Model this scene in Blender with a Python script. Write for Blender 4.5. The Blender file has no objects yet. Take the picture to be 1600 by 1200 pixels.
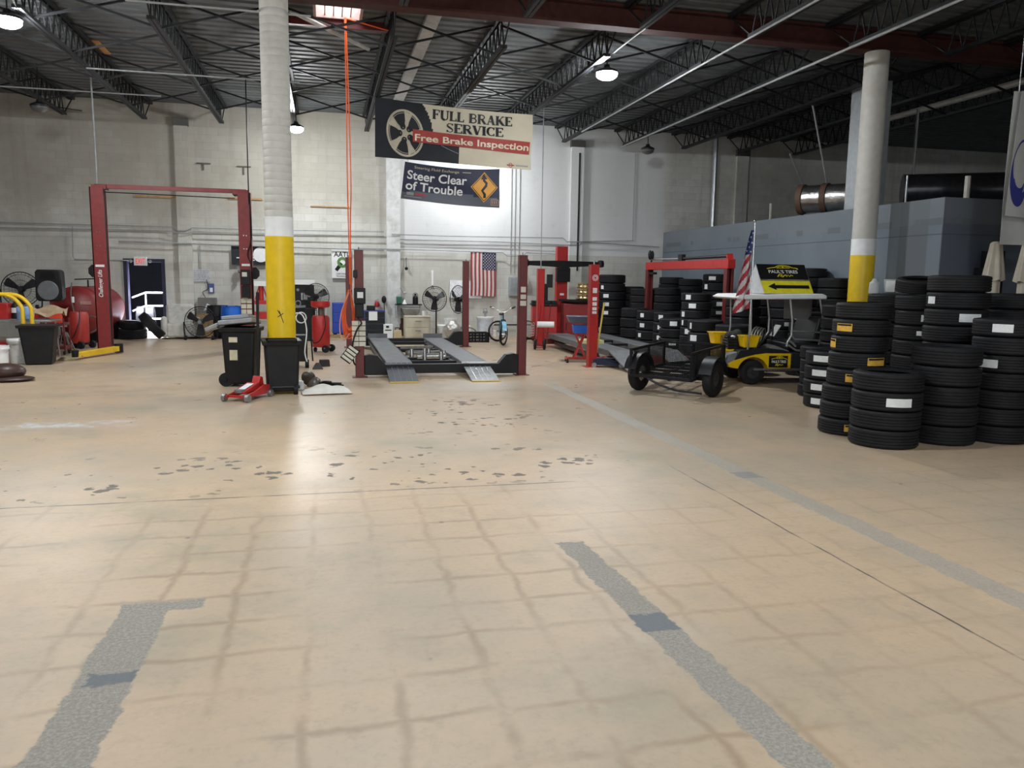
import bpy, math, random
from mathutils import Vector, Matrix, Euler
random.seed(7)
SC = bpy.context.scene
COL = SC.collection
PI = math.pi
R = math.radians

# ------------------------------------------------------------------ camera
CAM_H = 1.75
F_PX = 1232.38
YAW, PITCH, ROLL = 0.23295399, 0.13336084, 0.0140495
_cy, _sy, _cp, _sp = math.cos(YAW), math.sin(YAW), math.cos(PITCH), math.sin(PITCH)
C_F = Vector((_sy*_cp, _cy*_cp, -_sp))
_r0 = Vector((_cy, -_sy, 0)); _u0 = _r0.cross(C_F)
C_R = _r0*math.cos(ROLL) + _u0*math.sin(ROLL)
C_U = -_r0*math.sin(ROLL) + _u0*math.cos(ROLL)
cam_data = bpy.data.cameras.new('camera')
cam_data.sensor_width = 36.0
cam_data.lens = 36.0*F_PX/1600
cam_data.clip_end = 200
cam = bpy.data.objects.new('camera', cam_data)
COL.objects.link(cam)
cam.matrix_world = Matrix(((C_R.x, C_U.x, -C_F.x, 0), (C_R.y, C_U.y, -C_F.y, 0), (C_R.z, C_U.z, -C_F.z, CAM_H), (0, 0, 0, 1)))
SC.camera = cam

def ray(px, py): return C_F + C_R*((px-800)/F_PX) + C_U*((600-py)/F_PX)
def fl(px, py, z=0.0):
    """measured point of the photograph lying at height z"""
    v = ray(px, py); t = (z-CAM_H)/v.z
    return Vector((v.x*t, v.y*t, z))
def aty(px, py, Y):
    v = ray(px, py); t = Y/v.y
    return Vector((v.x*t, Y, CAM_H+v.z*t))
def atd(px, py, d):
    v = ray(px, py)
    return Vector((v.x*d, v.y*d, CAM_H+v.z*d))

# ------------------------------------------------------------------ world, exposure
w = bpy.data.worlds.new('world'); SC.world = w; w.use_nodes = True
w.node_tree.nodes['Background'].inputs[0].default_value = (0.75, 0.85, 1.0, 1)
w.node_tree.nodes['Background'].inputs[1].default_value = 1.0
SC.view_settings.view_transform = 'Standard'
SC.view_settings.look = 'None'
SC.view_settings.gamma = 1.0
SC.view_settings.use_curve_mapping = False
SC.view_settings.exposure = 0.0
SC.cycles.use_denoising = True
SC.cycles.max_bounces = 8
SC.cycles.diffuse_bounces = 5
SC.cycles.sample_clamp_indirect = 6.0

def area(name, loc, direction, sx, sy, power, color=(1, 1, 1)):
    l = bpy.data.lights.new(name, 'AREA'); l.shape = 'RECTANGLE'; l.size = sx; l.size_y = sy
    l.energy = power; l.color = color
    o = bpy.data.objects.new(name, l); COL.objects.link(o); o.location = loc
    o.rotation_euler = Vector(direction).to_track_quat('-Z', 'Y').to_euler()
    return o
# unseen fill added behind the camera, daylight in the yard behind the exit door
area('added_fill_light', (1.5, -9.6, 2.3), (0, 1, -0.12), 9.0, 3.8, 340, (0.93, 0.96, 1.0))
yd = area('yard_daylight', (-4.7, 24.75, 4.6), (0, -0.05, -1), 1.8, 1.3, 1300, (0.86, 0.9, 1.0)); yd.data.spread = R(70)
LAMP_E = 620.0

# ------------------------------------------------------------------ materials
MATS = {}
def _nodes(name):
    m = bpy.data.materials.new(name); m.use_nodes = True
    nt = m.node_tree
    return m, nt, nt.nodes['Principled BSDF']
def mat(name, col, rough=0.5, metal=0.0, var=0.12, scale=9.0, bump=0.0, bscale=60.0, spec=None, dirt=None, dirt_amt=0.5, dscale=3.0):
    """procedural material: base colour broken up by noise, optional dirt and bump"""
    if name in MATS: return MATS[name]
    m, nt, p = _nodes(name)
    N = nt.nodes; L = nt.links
    tc = N.new('ShaderNodeTexCoord')
    n = N.new('ShaderNodeTexNoise'); n.inputs['Scale'].default_value = scale; n.inputs['Detail'].default_value = 5
    L.new(tc.outputs['Object'], n.inputs['Vector'])
    r = N.new('ShaderNodeValToRGB'); c = Vector(col[:3])
    r.color_ramp.elements[0].position = 0.3; r.color_ramp.elements[1].position = 0.7
    r.color_ramp.elements[0].color = (*(c*(1-var)), 1); r.color_ramp.elements[1].color = (*[min(1, x*(1+var)) for x in c], 1)
    L.new(n.outputs['Fac'], r.inputs['Fac'])
    out = r.outputs['Color']
    if dirt:
        n2 = N.new('ShaderNodeTexNoise'); n2.inputs['Scale'].default_value = dscale; n2.inputs['Detail'].default_value = 8; n2.inputs['Roughness'].default_value = 0.65
        L.new(tc.outputs['Object'], n2.inputs['Vector'])
        r2 = N.new('ShaderNodeValToRGB'); r2.color_ramp.elements[0].position = 0.5; r2.color_ramp.elements[1].position = 0.72
        r2.color_ramp.elements[1].color = (dirt_amt,)*3+(1,)
        L.new(n2.outputs['Fac'], r2.inputs['Fac'])
        mx = N.new('ShaderNodeMix'); mx.data_type = 'RGBA'
        L.new(r2.outputs['Color'], mx.inputs['Factor']); L.new(out, mx.inputs['A']); mx.inputs['B'].default_value = (*dirt, 1)
        out = mx.outputs['Result']
    L.new(out, p.inputs['Base Color'])
    p.inputs['Roughness'].default_value = rough; p.inputs['Metallic'].default_value = metal
    p.inputs['Specular IOR Level'].default_value = spec if spec is not None else (0.5 if max(col) > 0.06 or metal else 0.25)
    if bump:
        n3 = N.new('ShaderNodeTexNoise'); n3.inputs['Scale'].default_value = bscale; n3.inputs['Detail'].default_value = 4
        L.new(tc.outputs['Object'], n3.inputs['Vector'])
        b = N.new('ShaderNodeBump'); b.inputs['Strength'].default_value = bump; b.inputs['Distance'].default_value = 0.02
        L.new(n3.outputs['Fac'], b.inputs['Height']); L.new(b.outputs['Normal'], p.inputs['Normal'])
    MATS[name] = m
    return m
def glow(name, col, strength):
    if name in MATS: return MATS[name]
    m, nt, p = _nodes(name)
    p.inputs['Base Color'].default_value = (*col, 1)
    p.inputs['Emission Color'].default_value = (*col, 1); p.inputs['Emission Strength'].default_value = strength
    MATS[name] = m
    return m

class G:
    """small node-graph writer"""
    def __init__(s, nt): s.nt = nt; s.N = nt.nodes; s.L = nt.links
    def _in(s, sock, v):
        if v is None: return
        if hasattr(v, 'is_linked') or hasattr(v, 'links'): s.L.new(v, sock)
        else: sock.default_value = v
    def m(s, op, a, b=None, c=None, clamp=False):
        n = s.N.new('ShaderNodeMath'); n.operation = op; n.use_clamp = clamp
        s._in(n.inputs[0], a); s._in(n.inputs[1], b)
        if c is not None: s._in(n.inputs[2], c)
        return n.outputs[0]
    def noise(s, vec, scale, detail=4, rough=0.55):
        n = s.N.new('ShaderNodeTexNoise'); n.inputs['Scale'].default_value = scale; n.inputs['Detail'].default_value = detail; n.inputs['Roughness'].default_value = rough
        s.L.new(vec, n.inputs['Vector']); return n.outputs['Fac']
    def voro(s, vec, scale, feature='F1', rnd=1.0):
        n = s.N.new('ShaderNodeTexVoronoi'); n.feature = feature; n.inputs['Scale'].default_value = scale; n.inputs['Randomness'].default_value = rnd
        s.L.new(vec, n.inputs['Vector']); return n
    def step(s, x, a, b):
        n = s.N.new('ShaderNodeMapRange'); n.interpolation_type = 'SMOOTHSTEP'
        s._in(n.inputs[0], x); n.inputs[1].default_value = a; n.inputs[2].default_value = b
        n.inputs[3].default_value = 0; n.inputs[4].default_value = 1
        return n.outputs[0]
    def mix(s, f, a, b):
        n = s.N.new('ShaderNodeMix'); n.data_type = 'RGBA'
        s._in(n.inputs['Factor'], f)
        for k, v in (('A', a), ('B', b)):
            if isinstance(v, tuple): n.inputs[k].default_value = (*v, 1)
            else: s.L.new(v, n.inputs[k])
        return n.outputs['Result']
    def scalevec(s, vec, sx, sy, sz, loc=(0, 0, 0)):
        n = s.N.new('ShaderNodeMapping'); n.inputs['Scale'].default_value = (sx, sy, sz); n.inputs['Location'].default_value = loc
        s.L.new(vec, n.inputs['Vector']); return n.outputs['Vector']

# ------------------------------------------------------------------ mesh helpers
def rotm(rx=0, ry=0, rz=0): return Euler((rx, ry, rz)).to_matrix()
def frame(d):
    d = d.normalized(); a = Vector((0, 0, 1)) if abs(d.z) < 0.95 else Vector((1, 0, 0))
    u = a.cross(d).normalized(); v = d.cross(u)
    return u, v, d
class MB:
    def __init__(s): s.v = []; s.f = []; s.k = []; s.mi = 0; s.M = None
    def add(s, vs, fs):
        o = len(s.v)
        s.v += [tuple(s.M @ Vector(p)) if s.M else tuple(p) for p in vs]
        s.f += [tuple(i+o for i in f) for f in fs]; s.k += [s.mi]*len(fs)
        return s
    def box(s, c, d, rot=None):
        x, y, z = d[0]/2, d[1]/2, d[2]/2
        vs = [Vector(p) for p in ((-x,-y,-z),(x,-y,-z),(x,y,-z),(-x,y,-z),(-x,-y,z),(x,-y,z),(x,y,z),(-x,y,z))]
        if rot is not None: vs = [rot @ p for p in vs]
        c = Vector(c)
        return s.add([p+c for p in vs], [(0,3,2,1),(4,5,6,7),(0,1,5,4),(1,2,6,5),(2,3,7,6),(3,0,4,7)])
    def bb(s, x0, x1, y0, y1, z0, z1): return s.box(((x0+x1)/2, (y0+y1)/2, (z0+z1)/2), (x1-x0, y1-y0, z1-z0))
    def taper(s, c, d0, d1, h):
        """frustum box: bottom size d0, top size d1, base centre c"""
        vs = []
        for (sx, sy), z in ((d0, 0), (d1, h)):
            vs += [(c[0]-sx/2, c[1]-sy/2, c[2]+z), (c[0]+sx/2, c[1]-sy/2, c[2]+z), (c[0]+sx/2, c[1]+sy/2, c[2]+z), (c[0]-sx/2, c[1]+sy/2, c[2]+z)]
        return s.add(vs, [(0,3,2,1),(4,5,6,7),(0,1,5,4),(1,2,6,5),(2,3,7,6),(3,0,4,7)])
    def bar(s, p0, p1, wx, wz=None):
        p0, p1 = Vector(p0), Vector(p1); wz = wz or wx
        u, v, d = frame(p1-p0)
        vs = []
        for p in (p0, p1):
            vs += [p-u*wx/2-v*wz/2, p+u*wx/2-v*wz/2, p+u*wx/2+v*wz/2, p-u*wx/2+v*wz/2]
        return s.add(vs, [(0,3,2,1),(4,5,6,7),(0,1,5,4),(1,2,6,5),(2,3,7,6),(3,0,4,7)])
    def cone(s, p0, p1, r0, r1=None, n=16, cap=True):
        r1 = r0 if r1 is None else r1
        p0, p1 = Vector(p0), Vector(p1); u, v, d = frame(p1-p0)
        vs = []
        for p, r in ((p0, r0), (p1, r1)):
            vs += [p+(u*math.cos(2*PI*i/n)+v*math.sin(2*PI*i/n))*r for i in range(n)]
        fs = [(i, (i+1) % n, n+(i+1) % n, n+i) for i in range(n)]
        if cap: fs += [tuple(range(n-1, -1, -1)), tuple(range(n, 2*n))]
        return s.add(vs, fs)
    def tube(s, pts, r, n=8, closed=False, cap=True):
        P = [Vector(p) for p in pts]; m = len(P); vs = []
        up = None
        for i in range(m):
            a = P[(i-1) % m] if (closed or i > 0) else P[0]
            b = P[(i+1) % m] if (closed or i < m-1) else P[-1]
            d = (b-a).normalized()
            if up is None: u, v, _ = frame(d)
            else:
                u = (up-d*up.dot(d)).normalized(); v = d.cross(u)
            up = u
            rr = r[i] if isinstance(r, (list, tuple)) else r
            vs += [P[i]+(u*math.cos(2*PI*k/n)+v*math.sin(2*PI*k/n))*rr for k in range(n)]
        fs = []
        for i in range(m if closed else m-1):
            for k in range(n):
                fs.append((i*n+k, i*n+(k+1) % n, ((i+1) % m)*n+(k+1) % n, ((i+1) % m)*n+k))
        if cap and not closed: fs += [tuple(range(n-1, -1, -1)), tuple((m-1)*n+k for k in range(n))]
        return s.add(vs, fs)
    def ring(s, c, rad, r, axis='z', n=32, k=6, rot=None, sx=1.0):
        pts = []
        for i in range(n):
            a = 2*PI*i/n; x, y = math.cos(a)*rad*sx, math.sin(a)*rad
            p = Vector({'z': (x, y, 0), 'y': (x, 0, y), 'x': (0, x, y)}[axis])
            if rot is not None: p = rot @ p
            pts.append(Vector(c)+p)
        return s.tube(pts, r, k, closed=True)
    def lathe(s, prof, n=32, c=(0, 0, 0), rot=None, closed=False):
        c = Vector(c); vs = []; m = len(prof)
        for r, z in prof:
            for i in range(n):
                p = Vector((r*math.cos(2*PI*i/n), r*math.sin(2*PI*i/n), z))
                if rot is not None: p = rot @ p
                vs.append(c+p)
        fs = []
        for j in range(m if closed else m-1):
            j2 = (j+1) % m
            for i in range(n): fs.append((j*n+i, j*n+(i+1) % n, j2*n+(i+1) % n, j2*n+i))
        if not closed:
            if prof[0][0] > 1e-6: fs.append(tuple(range(n-1, -1, -1)))
            if prof[-1][0] > 1e-6: fs.append(tuple((m-1)*n+i for i in range(n)))
        return s.add(vs, fs)
    def prism(s, poly, y0, y1, fn=None):
        """polygon in XZ pushed from y0 to y1"""
        n = len(poly)
        vs = [Vector((x, y0, z)) for x, z in poly]+[Vector((x, y1, z)) for x, z in poly]
        if fn: vs = [fn(p) for p in vs]
        return s.add(vs, [tuple(range(n)), tuple(range(2*n-1, n-1, -1))]+[(i, n+i, n+(i+1) % n, (i+1) % n) for i in range(n)])
    def sheet(s, fn, nu, nv, th=0.004, pick=None):
        """cloth or panel: fn(u,v)->point; given a little thickness"""
        P = [[Vector(fn(i/nu, j/nv)) for i in range(nu+1)] for j in range(nv+1)]
        def nrm(i, j):
            a = P[j][min(i+1, nu)]-P[j][max(i-1, 0)]; b = P[min(j+1, nv)][i]-P[max(j-1, 0)][i]
            c = a.cross(b); return c.normalized() if c.length > 1e-12 else Vector((0, -1, 0))
        W = nu+1
        fr = [P[j][i] for j in range(nv+1) for i in range(W)]
        bk = [P[j][i]-nrm(i, j)*th for j in range(nv+1) for i in range(W)]
        o = len(s.v); s.add(fr+bk, [])
        T = W*(nv+1)
        def face(q, k): s.f.append(tuple(o+x for x in q)); s.k.append(k)
        for j in range(nv):
            for i in range(nu):
                k = pick((i+.5)/nu, (j+.5)/nv) if pick else s.mi
                a, b, c, d = j*W+i, j*W+i+1, (j+1)*W+i+1, (j+1)*W+i
                face((a, b, c, d), k); face((T+d, T+c, T+b, T+a), k)
                if j == 0: face((a, T+a, T+b, b), k)
                if j == nv-1: face((c, T+c, T+d, d), k)
                if i == 0: face((d, T+d, T+a, a), k)
                if i == nu-1: face((b, T+b, T+c, c), k)
        return s
    def ball(s, c, r, n=16, m=10):
        r = (r, r, r) if not isinstance(r, (tuple, list)) else r
        prof = [(math.sin(PI*j/m), -math.cos(PI*j/m)) for j in range(m+1)]
        vs, fs = [], []
        for q, z in prof:
            for i in range(n): vs.append((c[0]+r[0]*q*math.cos(2*PI*i/n), c[1]+r[1]*q*math.sin(2*PI*i/n), c[2]+r[2]*z))
        for j in range(m):
            for i in range(n): fs.append((j*n+i, j*n+(i+1) % n, (j+1)*n+(i+1) % n, (j+1)*n+i))
        return s.add(vs, fs)
    def mesh(s, name, mats, smooth=True, sharp=35):
        me = bpy.data.meshes.new(name); me.from_pydata(s.v, [], s.f)
        for m in (mats if isinstance(mats, (list, tuple)) else [mats]): me.materials.append(m)
        me.polygons.foreach_set('material_index', s.k)
        me.validate(); me.update()
        if smooth:
            me.polygons.foreach_set('use_smooth', [True]*len(me.polygons))
            me.set_sharp_from_angle(angle=R(sharp))
        return me
    def build(s, name, mats, parent=None, bevel=0, label=None, smooth=True, loc=None, rz=0):
        o = bpy.data.objects.new(name, s.mesh(name, mats, smooth)); COL.objects.link(o)
        if parent is not None: o.parent = parent
        if loc is not None: o.location = loc
        if rz: o.rotation_euler.z = rz
        if bevel:
            b = o.modifiers.new('bevel', 'BEVEL'); b.width = bevel; b.segments = 2; b.limit_method = 'ANGLE'; b.angle_limit = R(40)
        if label: o['label'] = label
        return o
def tag(o, label, cat, group=None):
    o['label'] = label; o['category'] = cat
    if group: o['group'] = group
    return o
def thing(name, label, cat, loc=(0, 0, 0), rz=0, group=None):
    o = bpy.data.objects.new(name, None); COL.objects.link(o)
    o.location = loc; o.rotation_euler = (0, 0, rz); o.empty_display_size = 0.1
    return tag(o, label, cat, group)
def struct(mb, name, m, label=None, **k):
    o = mb.build(name, m, **k); o['kind'] = 'structure'
    if label: o['label'] = label
    return o
def copy_tree(o, parent=None, children=None):
    c = o.copy(); COL.objects.link(c)
    if parent is not None: c.parent = parent
    for ch in list(o.children): copy_tree(ch, c)
    return c
ORD = ['bottom', 'second', 'third', 'fourth', 'fifth', 'sixth', 'seventh', 'eighth', 'ninth', 'tenth', 'eleventh', 'twelfth']
_txt = {}
def text_geo(body, size=1.0, bold=0.0, shear=0.0, align='LEFT', spacing=1.0):
    """lettering as flat triangles in XY, baseline at 0"""
    cu = bpy.data.curves.new('text', 'FONT'); cu.body = body; cu.size = size; cu.offset = bold*size; cu.shear = shear
    cu.align_x = align; cu.space_character = spacing; cu.resolution_u = 4
    ob = bpy.data.objects.new('text', cu); COL.objects.link(ob)
    bpy.context.view_layer.update()
    me = ob.evaluated_get(bpy.context.evaluated_depsgraph_get()).to_mesh()
    vs = [v.co.copy() for v in me.vertices]; fs = [tuple(p.vertices) for p in me.polygons]
    ob.evaluated_get(bpy.context.evaluated_depsgraph_get()).to_mesh_clear()
    bpy.data.objects.remove(ob); bpy.data.curves.remove(cu)
    return vs, fs
def put_text(mb, body, fn, size, bold=0.0, shear=0.0, align='LEFT', spacing=1.0, width=None):
    vs, fs = text_geo(body, size, bold, shear, align, spacing)
    if width:
        x0 = min(v.x for v in vs); x1 = max(v.x for v in vs); k = width/(x1-x0)
        for v in vs: v.x *= k
    mb.add([fn(v.x, v.y) for v in vs], fs)
def quad(mb, fn, x0, y0, x1, y1, nx=1, ny=1):
    W = nx+1
    vs = [fn(x0+(x1-x0)*i/nx, y0+(y1-y0)*j/ny) for j in range(ny+1) for i in range(W)]
    mb.add(vs, [(j*W+i, j*W+i+1, (j+1)*W+i+1, (j+1)*W+i) for j in range(ny) for i in range(nx)])
def poly2(mb, fn, pts):
    mb.add([fn(*p) for p in pts], [tuple(range(len(pts)))])
def stroke2(mb, fn, pts, wd, closed=False):
    n = len(pts); P = [Vector((p[0], p[1])) for p in pts]; vs = []
    for i in range(n):
        a = P[(i-1) % n] if (closed or i > 0) else P[0]; b = P[(i+1) % n] if (closed or i < n-1) else P[-1]
        d = (b-a).normalized(); q = Vector((-d.y, d.x)); ww = wd[i] if isinstance(wd, (list, tuple)) else wd
        vs += [fn(*(P[i]-q*ww/2)), fn(*(P[i]+q*ww/2))]
    mb.add(vs, [(2*i, 2*((i+1) % n), 2*((i+1) % n)+1, 2*i+1) for i in range(n if closed else n-1)])
def arc(cx, cy, rx, ry, a0, a1, n=16): return [(cx+rx*math.cos(R(a0+(a1-a0)*i/n)), cy+ry*math.sin(R(a0+(a1-a0)*i/n))) for i in range(n+1)]
def sag(p0, p1, drop, n=14):
    p0, p1 = Vector(p0), Vector(p1)
    return [p0.lerp(p1, i/n)-Vector((0, 0, 4*drop*(i/n)*(1-i/n))) for i in range(n+1)]
def smooth_path(pts, sub=5):
    P = [Vector(p) for p in pts]; out = []
    for i in range(len(P)-1):
        p0, p1, p2, p3 = P[max(i-1, 0)], P[i], P[i+1], P[min(i+2, len(P)-1)]
        for k in range(sub):
            t = k/sub
            out.append(0.5*((2*p1)+(p2-p0)*t+(2*p0-5*p1+4*p2-p3)*t*t+(3*p1-p0-3*p2+p3)*t**3))
    out.append(P[-1]); return out

# common materials
M_red = mat('red_paint', (0.22, 0.022, 0.02), 0.45, var=0.12, dirt=(0.07, 0.02, 0.02), dirt_amt=0.4)
M_red2 = mat('bright_red_paint', (0.42, 0.02, 0.018), 0.4, var=0.1, dirt=(0.12, 0.02, 0.02), dirt_amt=0.35)
M_maroon = mat('maroon_paint', (0.13, 0.018, 0.018), 0.45, var=0.1, dirt=(0.06, 0.02, 0.02), dirt_amt=0.4)
M_black = mat('black_plastic', (0.012, 0.012, 0.013), 0.45, var=0.2)
M_blackm = mat('black_metal', (0.012, 0.012, 0.014), 0.4, 0.0, var=0.2)
M_rubber = mat('tire_rubber', (0.011, 0.011, 0.0125), 0.6, var=0.22, scale=14, bump=0.25, bscale=120)
M_steel = mat('grey_steel', (0.33, 0.34, 0.35), 0.38, 0.8, var=0.15)
M_chrome = mat('bright_steel', (0.6, 0.6, 0.6), 0.25, 0.95, var=0.08)
M_white = mat('white_paint', (0.75, 0.76, 0.75), 0.5, var=0.05)
M_paper = mat('white_paper', (0.72, 0.74, 0.74), 0.7, var=0.06, scale=30)
M_yellow = mat('yellow_paint', (0.72, 0.46, 0.012), 0.42, var=0.08, dirt=(0.3, 0.2, 0.03), dirt_amt=0.3)
M_grey = mat('grey_plastic', (0.18, 0.19, 0.2), 0.5, var=0.12)
M_blue = mat('blue_plastic', (0.01, 0.12, 0.55), 0.42, var=0.1)
M_dark = mat('dark_hole', (0.01, 0.01, 0.011), 0.8)
M_beige = mat('beige_enamel', (0.52, 0.48, 0.37), 0.45, var=0.06)
M_wood = mat('raw_wood', (0.42, 0.28, 0.15), 0.7, var=0.2, scale=14)
# ================================================================== THE SETTING
WALL_Y = 23.7
CEIL = 6.32
def floor_material():
    m, nt, p = _nodes('floor_concrete'); g = G(nt)
    tc = nt.nodes.new('ShaderNodeTexCoord'); V = tc.outputs['Object']
    sep = nt.nodes.new('ShaderNodeSeparateXYZ'); nt.links.new(V, sep.inputs[0])
    X, Y = sep.outputs['X'], sep.outputs['Y']
    big = g.noise(V, 0.35, 5, 0.6); mid = g.noise(V, 1.6, 6, 0.65); fine = g.noise(V, 28, 5, 0.7); wob = g.noise(V, 4.0, 5, 0.7)
    col = g.mix(g.step(big, 0.38, 0.66), (0.53, 0.395, 0.265), (0.42, 0.345, 0.255))
    col = g.mix(g.m('MULTIPLY', g.step(mid, 0.45, 0.75), 0.45), col, (0.30, 0.27, 0.21))
    col = g.mix(g.m('MULTIPLY', g.step(fine, 0.4, 0.8), 0.25), col, (0.30, 0.245, 0.165))
    med = g.noise(V, 7.0, 6, 0.7)
    col = g.mix(g.m('MULTIPLY', g.step(med, 0.5, 0.72), 0.38), col, (0.34, 0.275, 0.19))
    col = g.mix(g.m('MULTIPLY', g.step(med, 0.32, 0.48), -0.3), col, (0.34, 0.275, 0.19))
    # pale scrubbed patches
    col = g.mix(g.m('MULTIPLY', g.step(g.noise(V, 0.9, 6, 0.7), 0.56, 0.75), 0.5), col, (0.56, 0.49, 0.39))
    # olive-grey stains
    col = g.mix(g.m('MULTIPLY', g.step(g.noise(g.scalevec(V, 1, 1, 1, (7.3, 2.1, 0)), 0.55, 5, 0.6), 0.56, 0.72), 0.55), col, (0.27, 0.25, 0.165))
    # brown lines of the reinforcing grid showing through
    def lines(c, period, off):
        q = g.m('ADD', g.m('ADD', c, off), g.m('MULTIPLY', g.m('SUBTRACT', g.noise(V, 2.2, 4, 0.6), 0.5), 0.16))
        f = g.m('ABSOLUTE', g.m('SUBTRACT', g.m('FRACT', g.m('DIVIDE', q, period)), 0.5))
        return g.m('SUBTRACT', 1.0, g.step(f, 0.0, 0.11))
    grid = g.m('MAXIMUM', lines(X, 0.385, 0.30), lines(Y, 0.362, 0.14))
    near = g.m('SUBTRACT', 1.0, g.step(Y, 5.6, 7.2))
    patchy = g.step(g.noise(g.scalevec(V, 1, 1, 1, (3, 9, 0)), 1.1, 4, 0.6), 0.35, 0.62)
    near = g.m('MULTIPLY', near, g.m('SUBTRACT', 1.0, g.m('MULTIPLY', g.step(X, 1.3, 2.4), 0.45)))
    grid = g.m('MULTIPLY', g.m('MULTIPLY', grid, patchy), near)
    col = g.mix(g.m('MULTIPLY', grid, 0.52), col, (0.26, 0.175, 0.105))
    # joints: one across, one lengthwise
    wj = g.m('MULTIPLY', g.m('SUBTRACT', g.noise(V, 2.0, 3), 0.5), 0.03)
    j1 = g.m('MULTIPLY', g.m('SUBTRACT', 1.0, g.step(g.m('ABSOLUTE', g.m('ADD', g.m('SUBTRACT', Y, 6.4), wj)), 0.006, 0.016)), g.m('SUBTRACT', 1.0, g.step(X, 1.9, 2.2)))
    j2 = g.m('MULTIPLY', g.m('SUBTRACT', 1.0, g.step(g.m('ABSOLUTE', g.m('ADD', g.m('SUBTRACT', X, 3.17), wj)), 0.003, 0.011)), g.m('SUBTRACT', 1.0, g.step(Y, 6.4, 7.0)))
    col = g.mix(g.m('MULTIPLY', g.m('MAXIMUM', j1, j2), g.step(mid, 0.35, 0.55)), col, (0.09, 0.08, 0.07))
    # chipped spots along the old line at 6.5 - 8 m and 10 m
    nz = nt.nodes.new('ShaderNodeTexNoise'); nz.inputs['Scale'].default_value = 11; nz.inputs['Detail'].default_value = 3; nt.links.new(V, nz.inputs['Vector'])
    va = nt.nodes.new('ShaderNodeVectorMath'); va.operation = 'MULTIPLY_ADD'; nt.links.new(nz.outputs['Color'], va.inputs[0]); va.inputs[1].default_value = (0.16, 0.16, 0); nt.links.new(V, va.inputs[2])
    vo = g.voro(g.scalevec(va.outputs[0], 0.8, 0.9, 1), 7.5)
    rad = g.m('MULTIPLY', g.step(g.noise(V, 1.3, 3), 0.36, 0.62), 0.42)
    chips = g.m('SUBTRACT', 1.0, g.step(g.m('SUBTRACT', g.m('ADD', vo.outputs['Distance'], g.m('MULTIPLY', fine, 0.25)), rad), 0.0, 0.10))
    belt = g.m('MULTIPLY', g.step(Y, 6.3, 6.7), g.m('SUBTRACT', 1.0, g.step(Y, 7.6, 8.4)))
    belt2 = g.m('MULTIPLY', g.m('MULTIPLY', g.step(Y, 8.2, 9), g.m('SUBTRACT', 1.0, g.step(Y, 10.8, 11.6))), g.m('MULTIPLY', g.step(X, 0.6, 1.4), g.m('SUBTRACT', 1.0, g.step(X, 2.3, 3.2))))
    belt = g.m('MULTIPLY', g.m('MAXIMUM', belt, belt2), g.m('SUBTRACT', 1.0, g.step(X, 2.2, 3.4)))
    chips = g.m('MULTIPLY', chips, belt)
    col = g.mix(g.m('MULTIPLY', chips, 0.85), col, (0.085, 0.08, 0.07))
    # specks everywhere
    v3 = g.voro(V, 1.7)
    sp = g.m('MULTIPLY', g.m('SUBTRACT', 1.0, g.step(g.m('ADD', v3.outputs['Distance'], g.m('MULTIPLY', fine, 0.08)), 0.05, 0.085)), 0.7)
    col = g.mix(sp, col, (0.11, 0.10, 0.09))
    # dark worn stains where things are parked
    st = g.m('MULTIPLY', g.step(g.noise(g.scalevec(V, 0.5, 1.4, 1, (1, 4, 0)), 1.0, 6, 0.7), 0.5, 0.72), g.step(Y, 9.5, 12))
    col = g.mix(g.m('MULTIPLY', st, 0.42), col, (0.17, 0.155, 0.125))
    # cut trenches patched with rough mortar
    edge = g.m('MULTIPLY', g.m('SUBTRACT', g.noise(V, 9, 5, 0.7), 0.5), 0.10)
    edge2 = g.m('MULTIPLY', g.m('SUBTRACT', g.noise(V, 3.2, 4, 0.6), 0.5), 0.09)
    e = g.m('ADD', edge, edge2)
    def trench(x0, slope, w, y0, y1):
        c = g.m('ADD', g.m('MULTIPLY', Y, slope), x0)
        d = g.m('ADD', g.m('ABSOLUTE', g.m('SUBTRACT', X, c)), e)
        a = g.m('SUBTRACT', 1.0, g.step(d, w-0.008, w+0.008))
        b = g.m('SUBTRACT', 1.0, g.step(g.m('ADD', Y, e), y1-0.01, y1+0.01))
        return g.m('MULTIPLY', g.m('MULTIPLY', a, b), g.step(Y, y0-0.2, y0))
    t1 = trench(-0.97, 0.004, 0.125, -6, 4.36)
    hook = g.m('MULTIPLY', g.m('SUBTRACT', 1.0, g.step(g.m('ADD', g.m('ABSOLUTE', g.m('SUBTRACT', X, -0.80)), e), 0.13, 0.146)), g.m('SUBTRACT', 1.0, g.step(g.m('ADD', g.m('ABSOLUTE', g.m('SUBTRACT', Y, 4.30)), e), 0.05, 0.066)))
    t1 = g.m('MAXIMUM', t1, hook)
    t2 = trench(1.80, -0.048, 0.095, -6, 4.88)
    t3 = trench(3.80, -0.012, 0.105, -2, 12.6)
    mort = g.mix(g.step(g.noise(V, 60, 4, 0.7), 0.35, 0.7), (0.25, 0.232, 0.20), (0.37, 0.345, 0.295))
    mort = g.mix(g.m('MULTIPLY', g.step(mid, 0.45, 0.7), 0.5), mort, (0.27, 0.25, 0.215))
    vp = g.voro(V, 55); mort = g.mix(g.m('MULTIPLY', g.m('SUBTRACT', 1, g.step(vp.outputs['Distance'], 0.16, 0.24)), 0.6), mort, (0.42, 0.38, 0.31))
    def patch(x, y, sx, sy):
        return g.m('MULTIPLY', g.m('SUBTRACT', 1.0, g.step(g.m('ADD', g.m('ABSOLUTE', g.m('SUBTRACT', X, x)), e), sx, sx+0.015)), g.m('SUBTRACT', 1.0, g.step(g.m('ADD', g.m('ABSOLUTE', g.m('SUBTRACT', Y, y)), e), sy, sy+0.015)))
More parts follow.
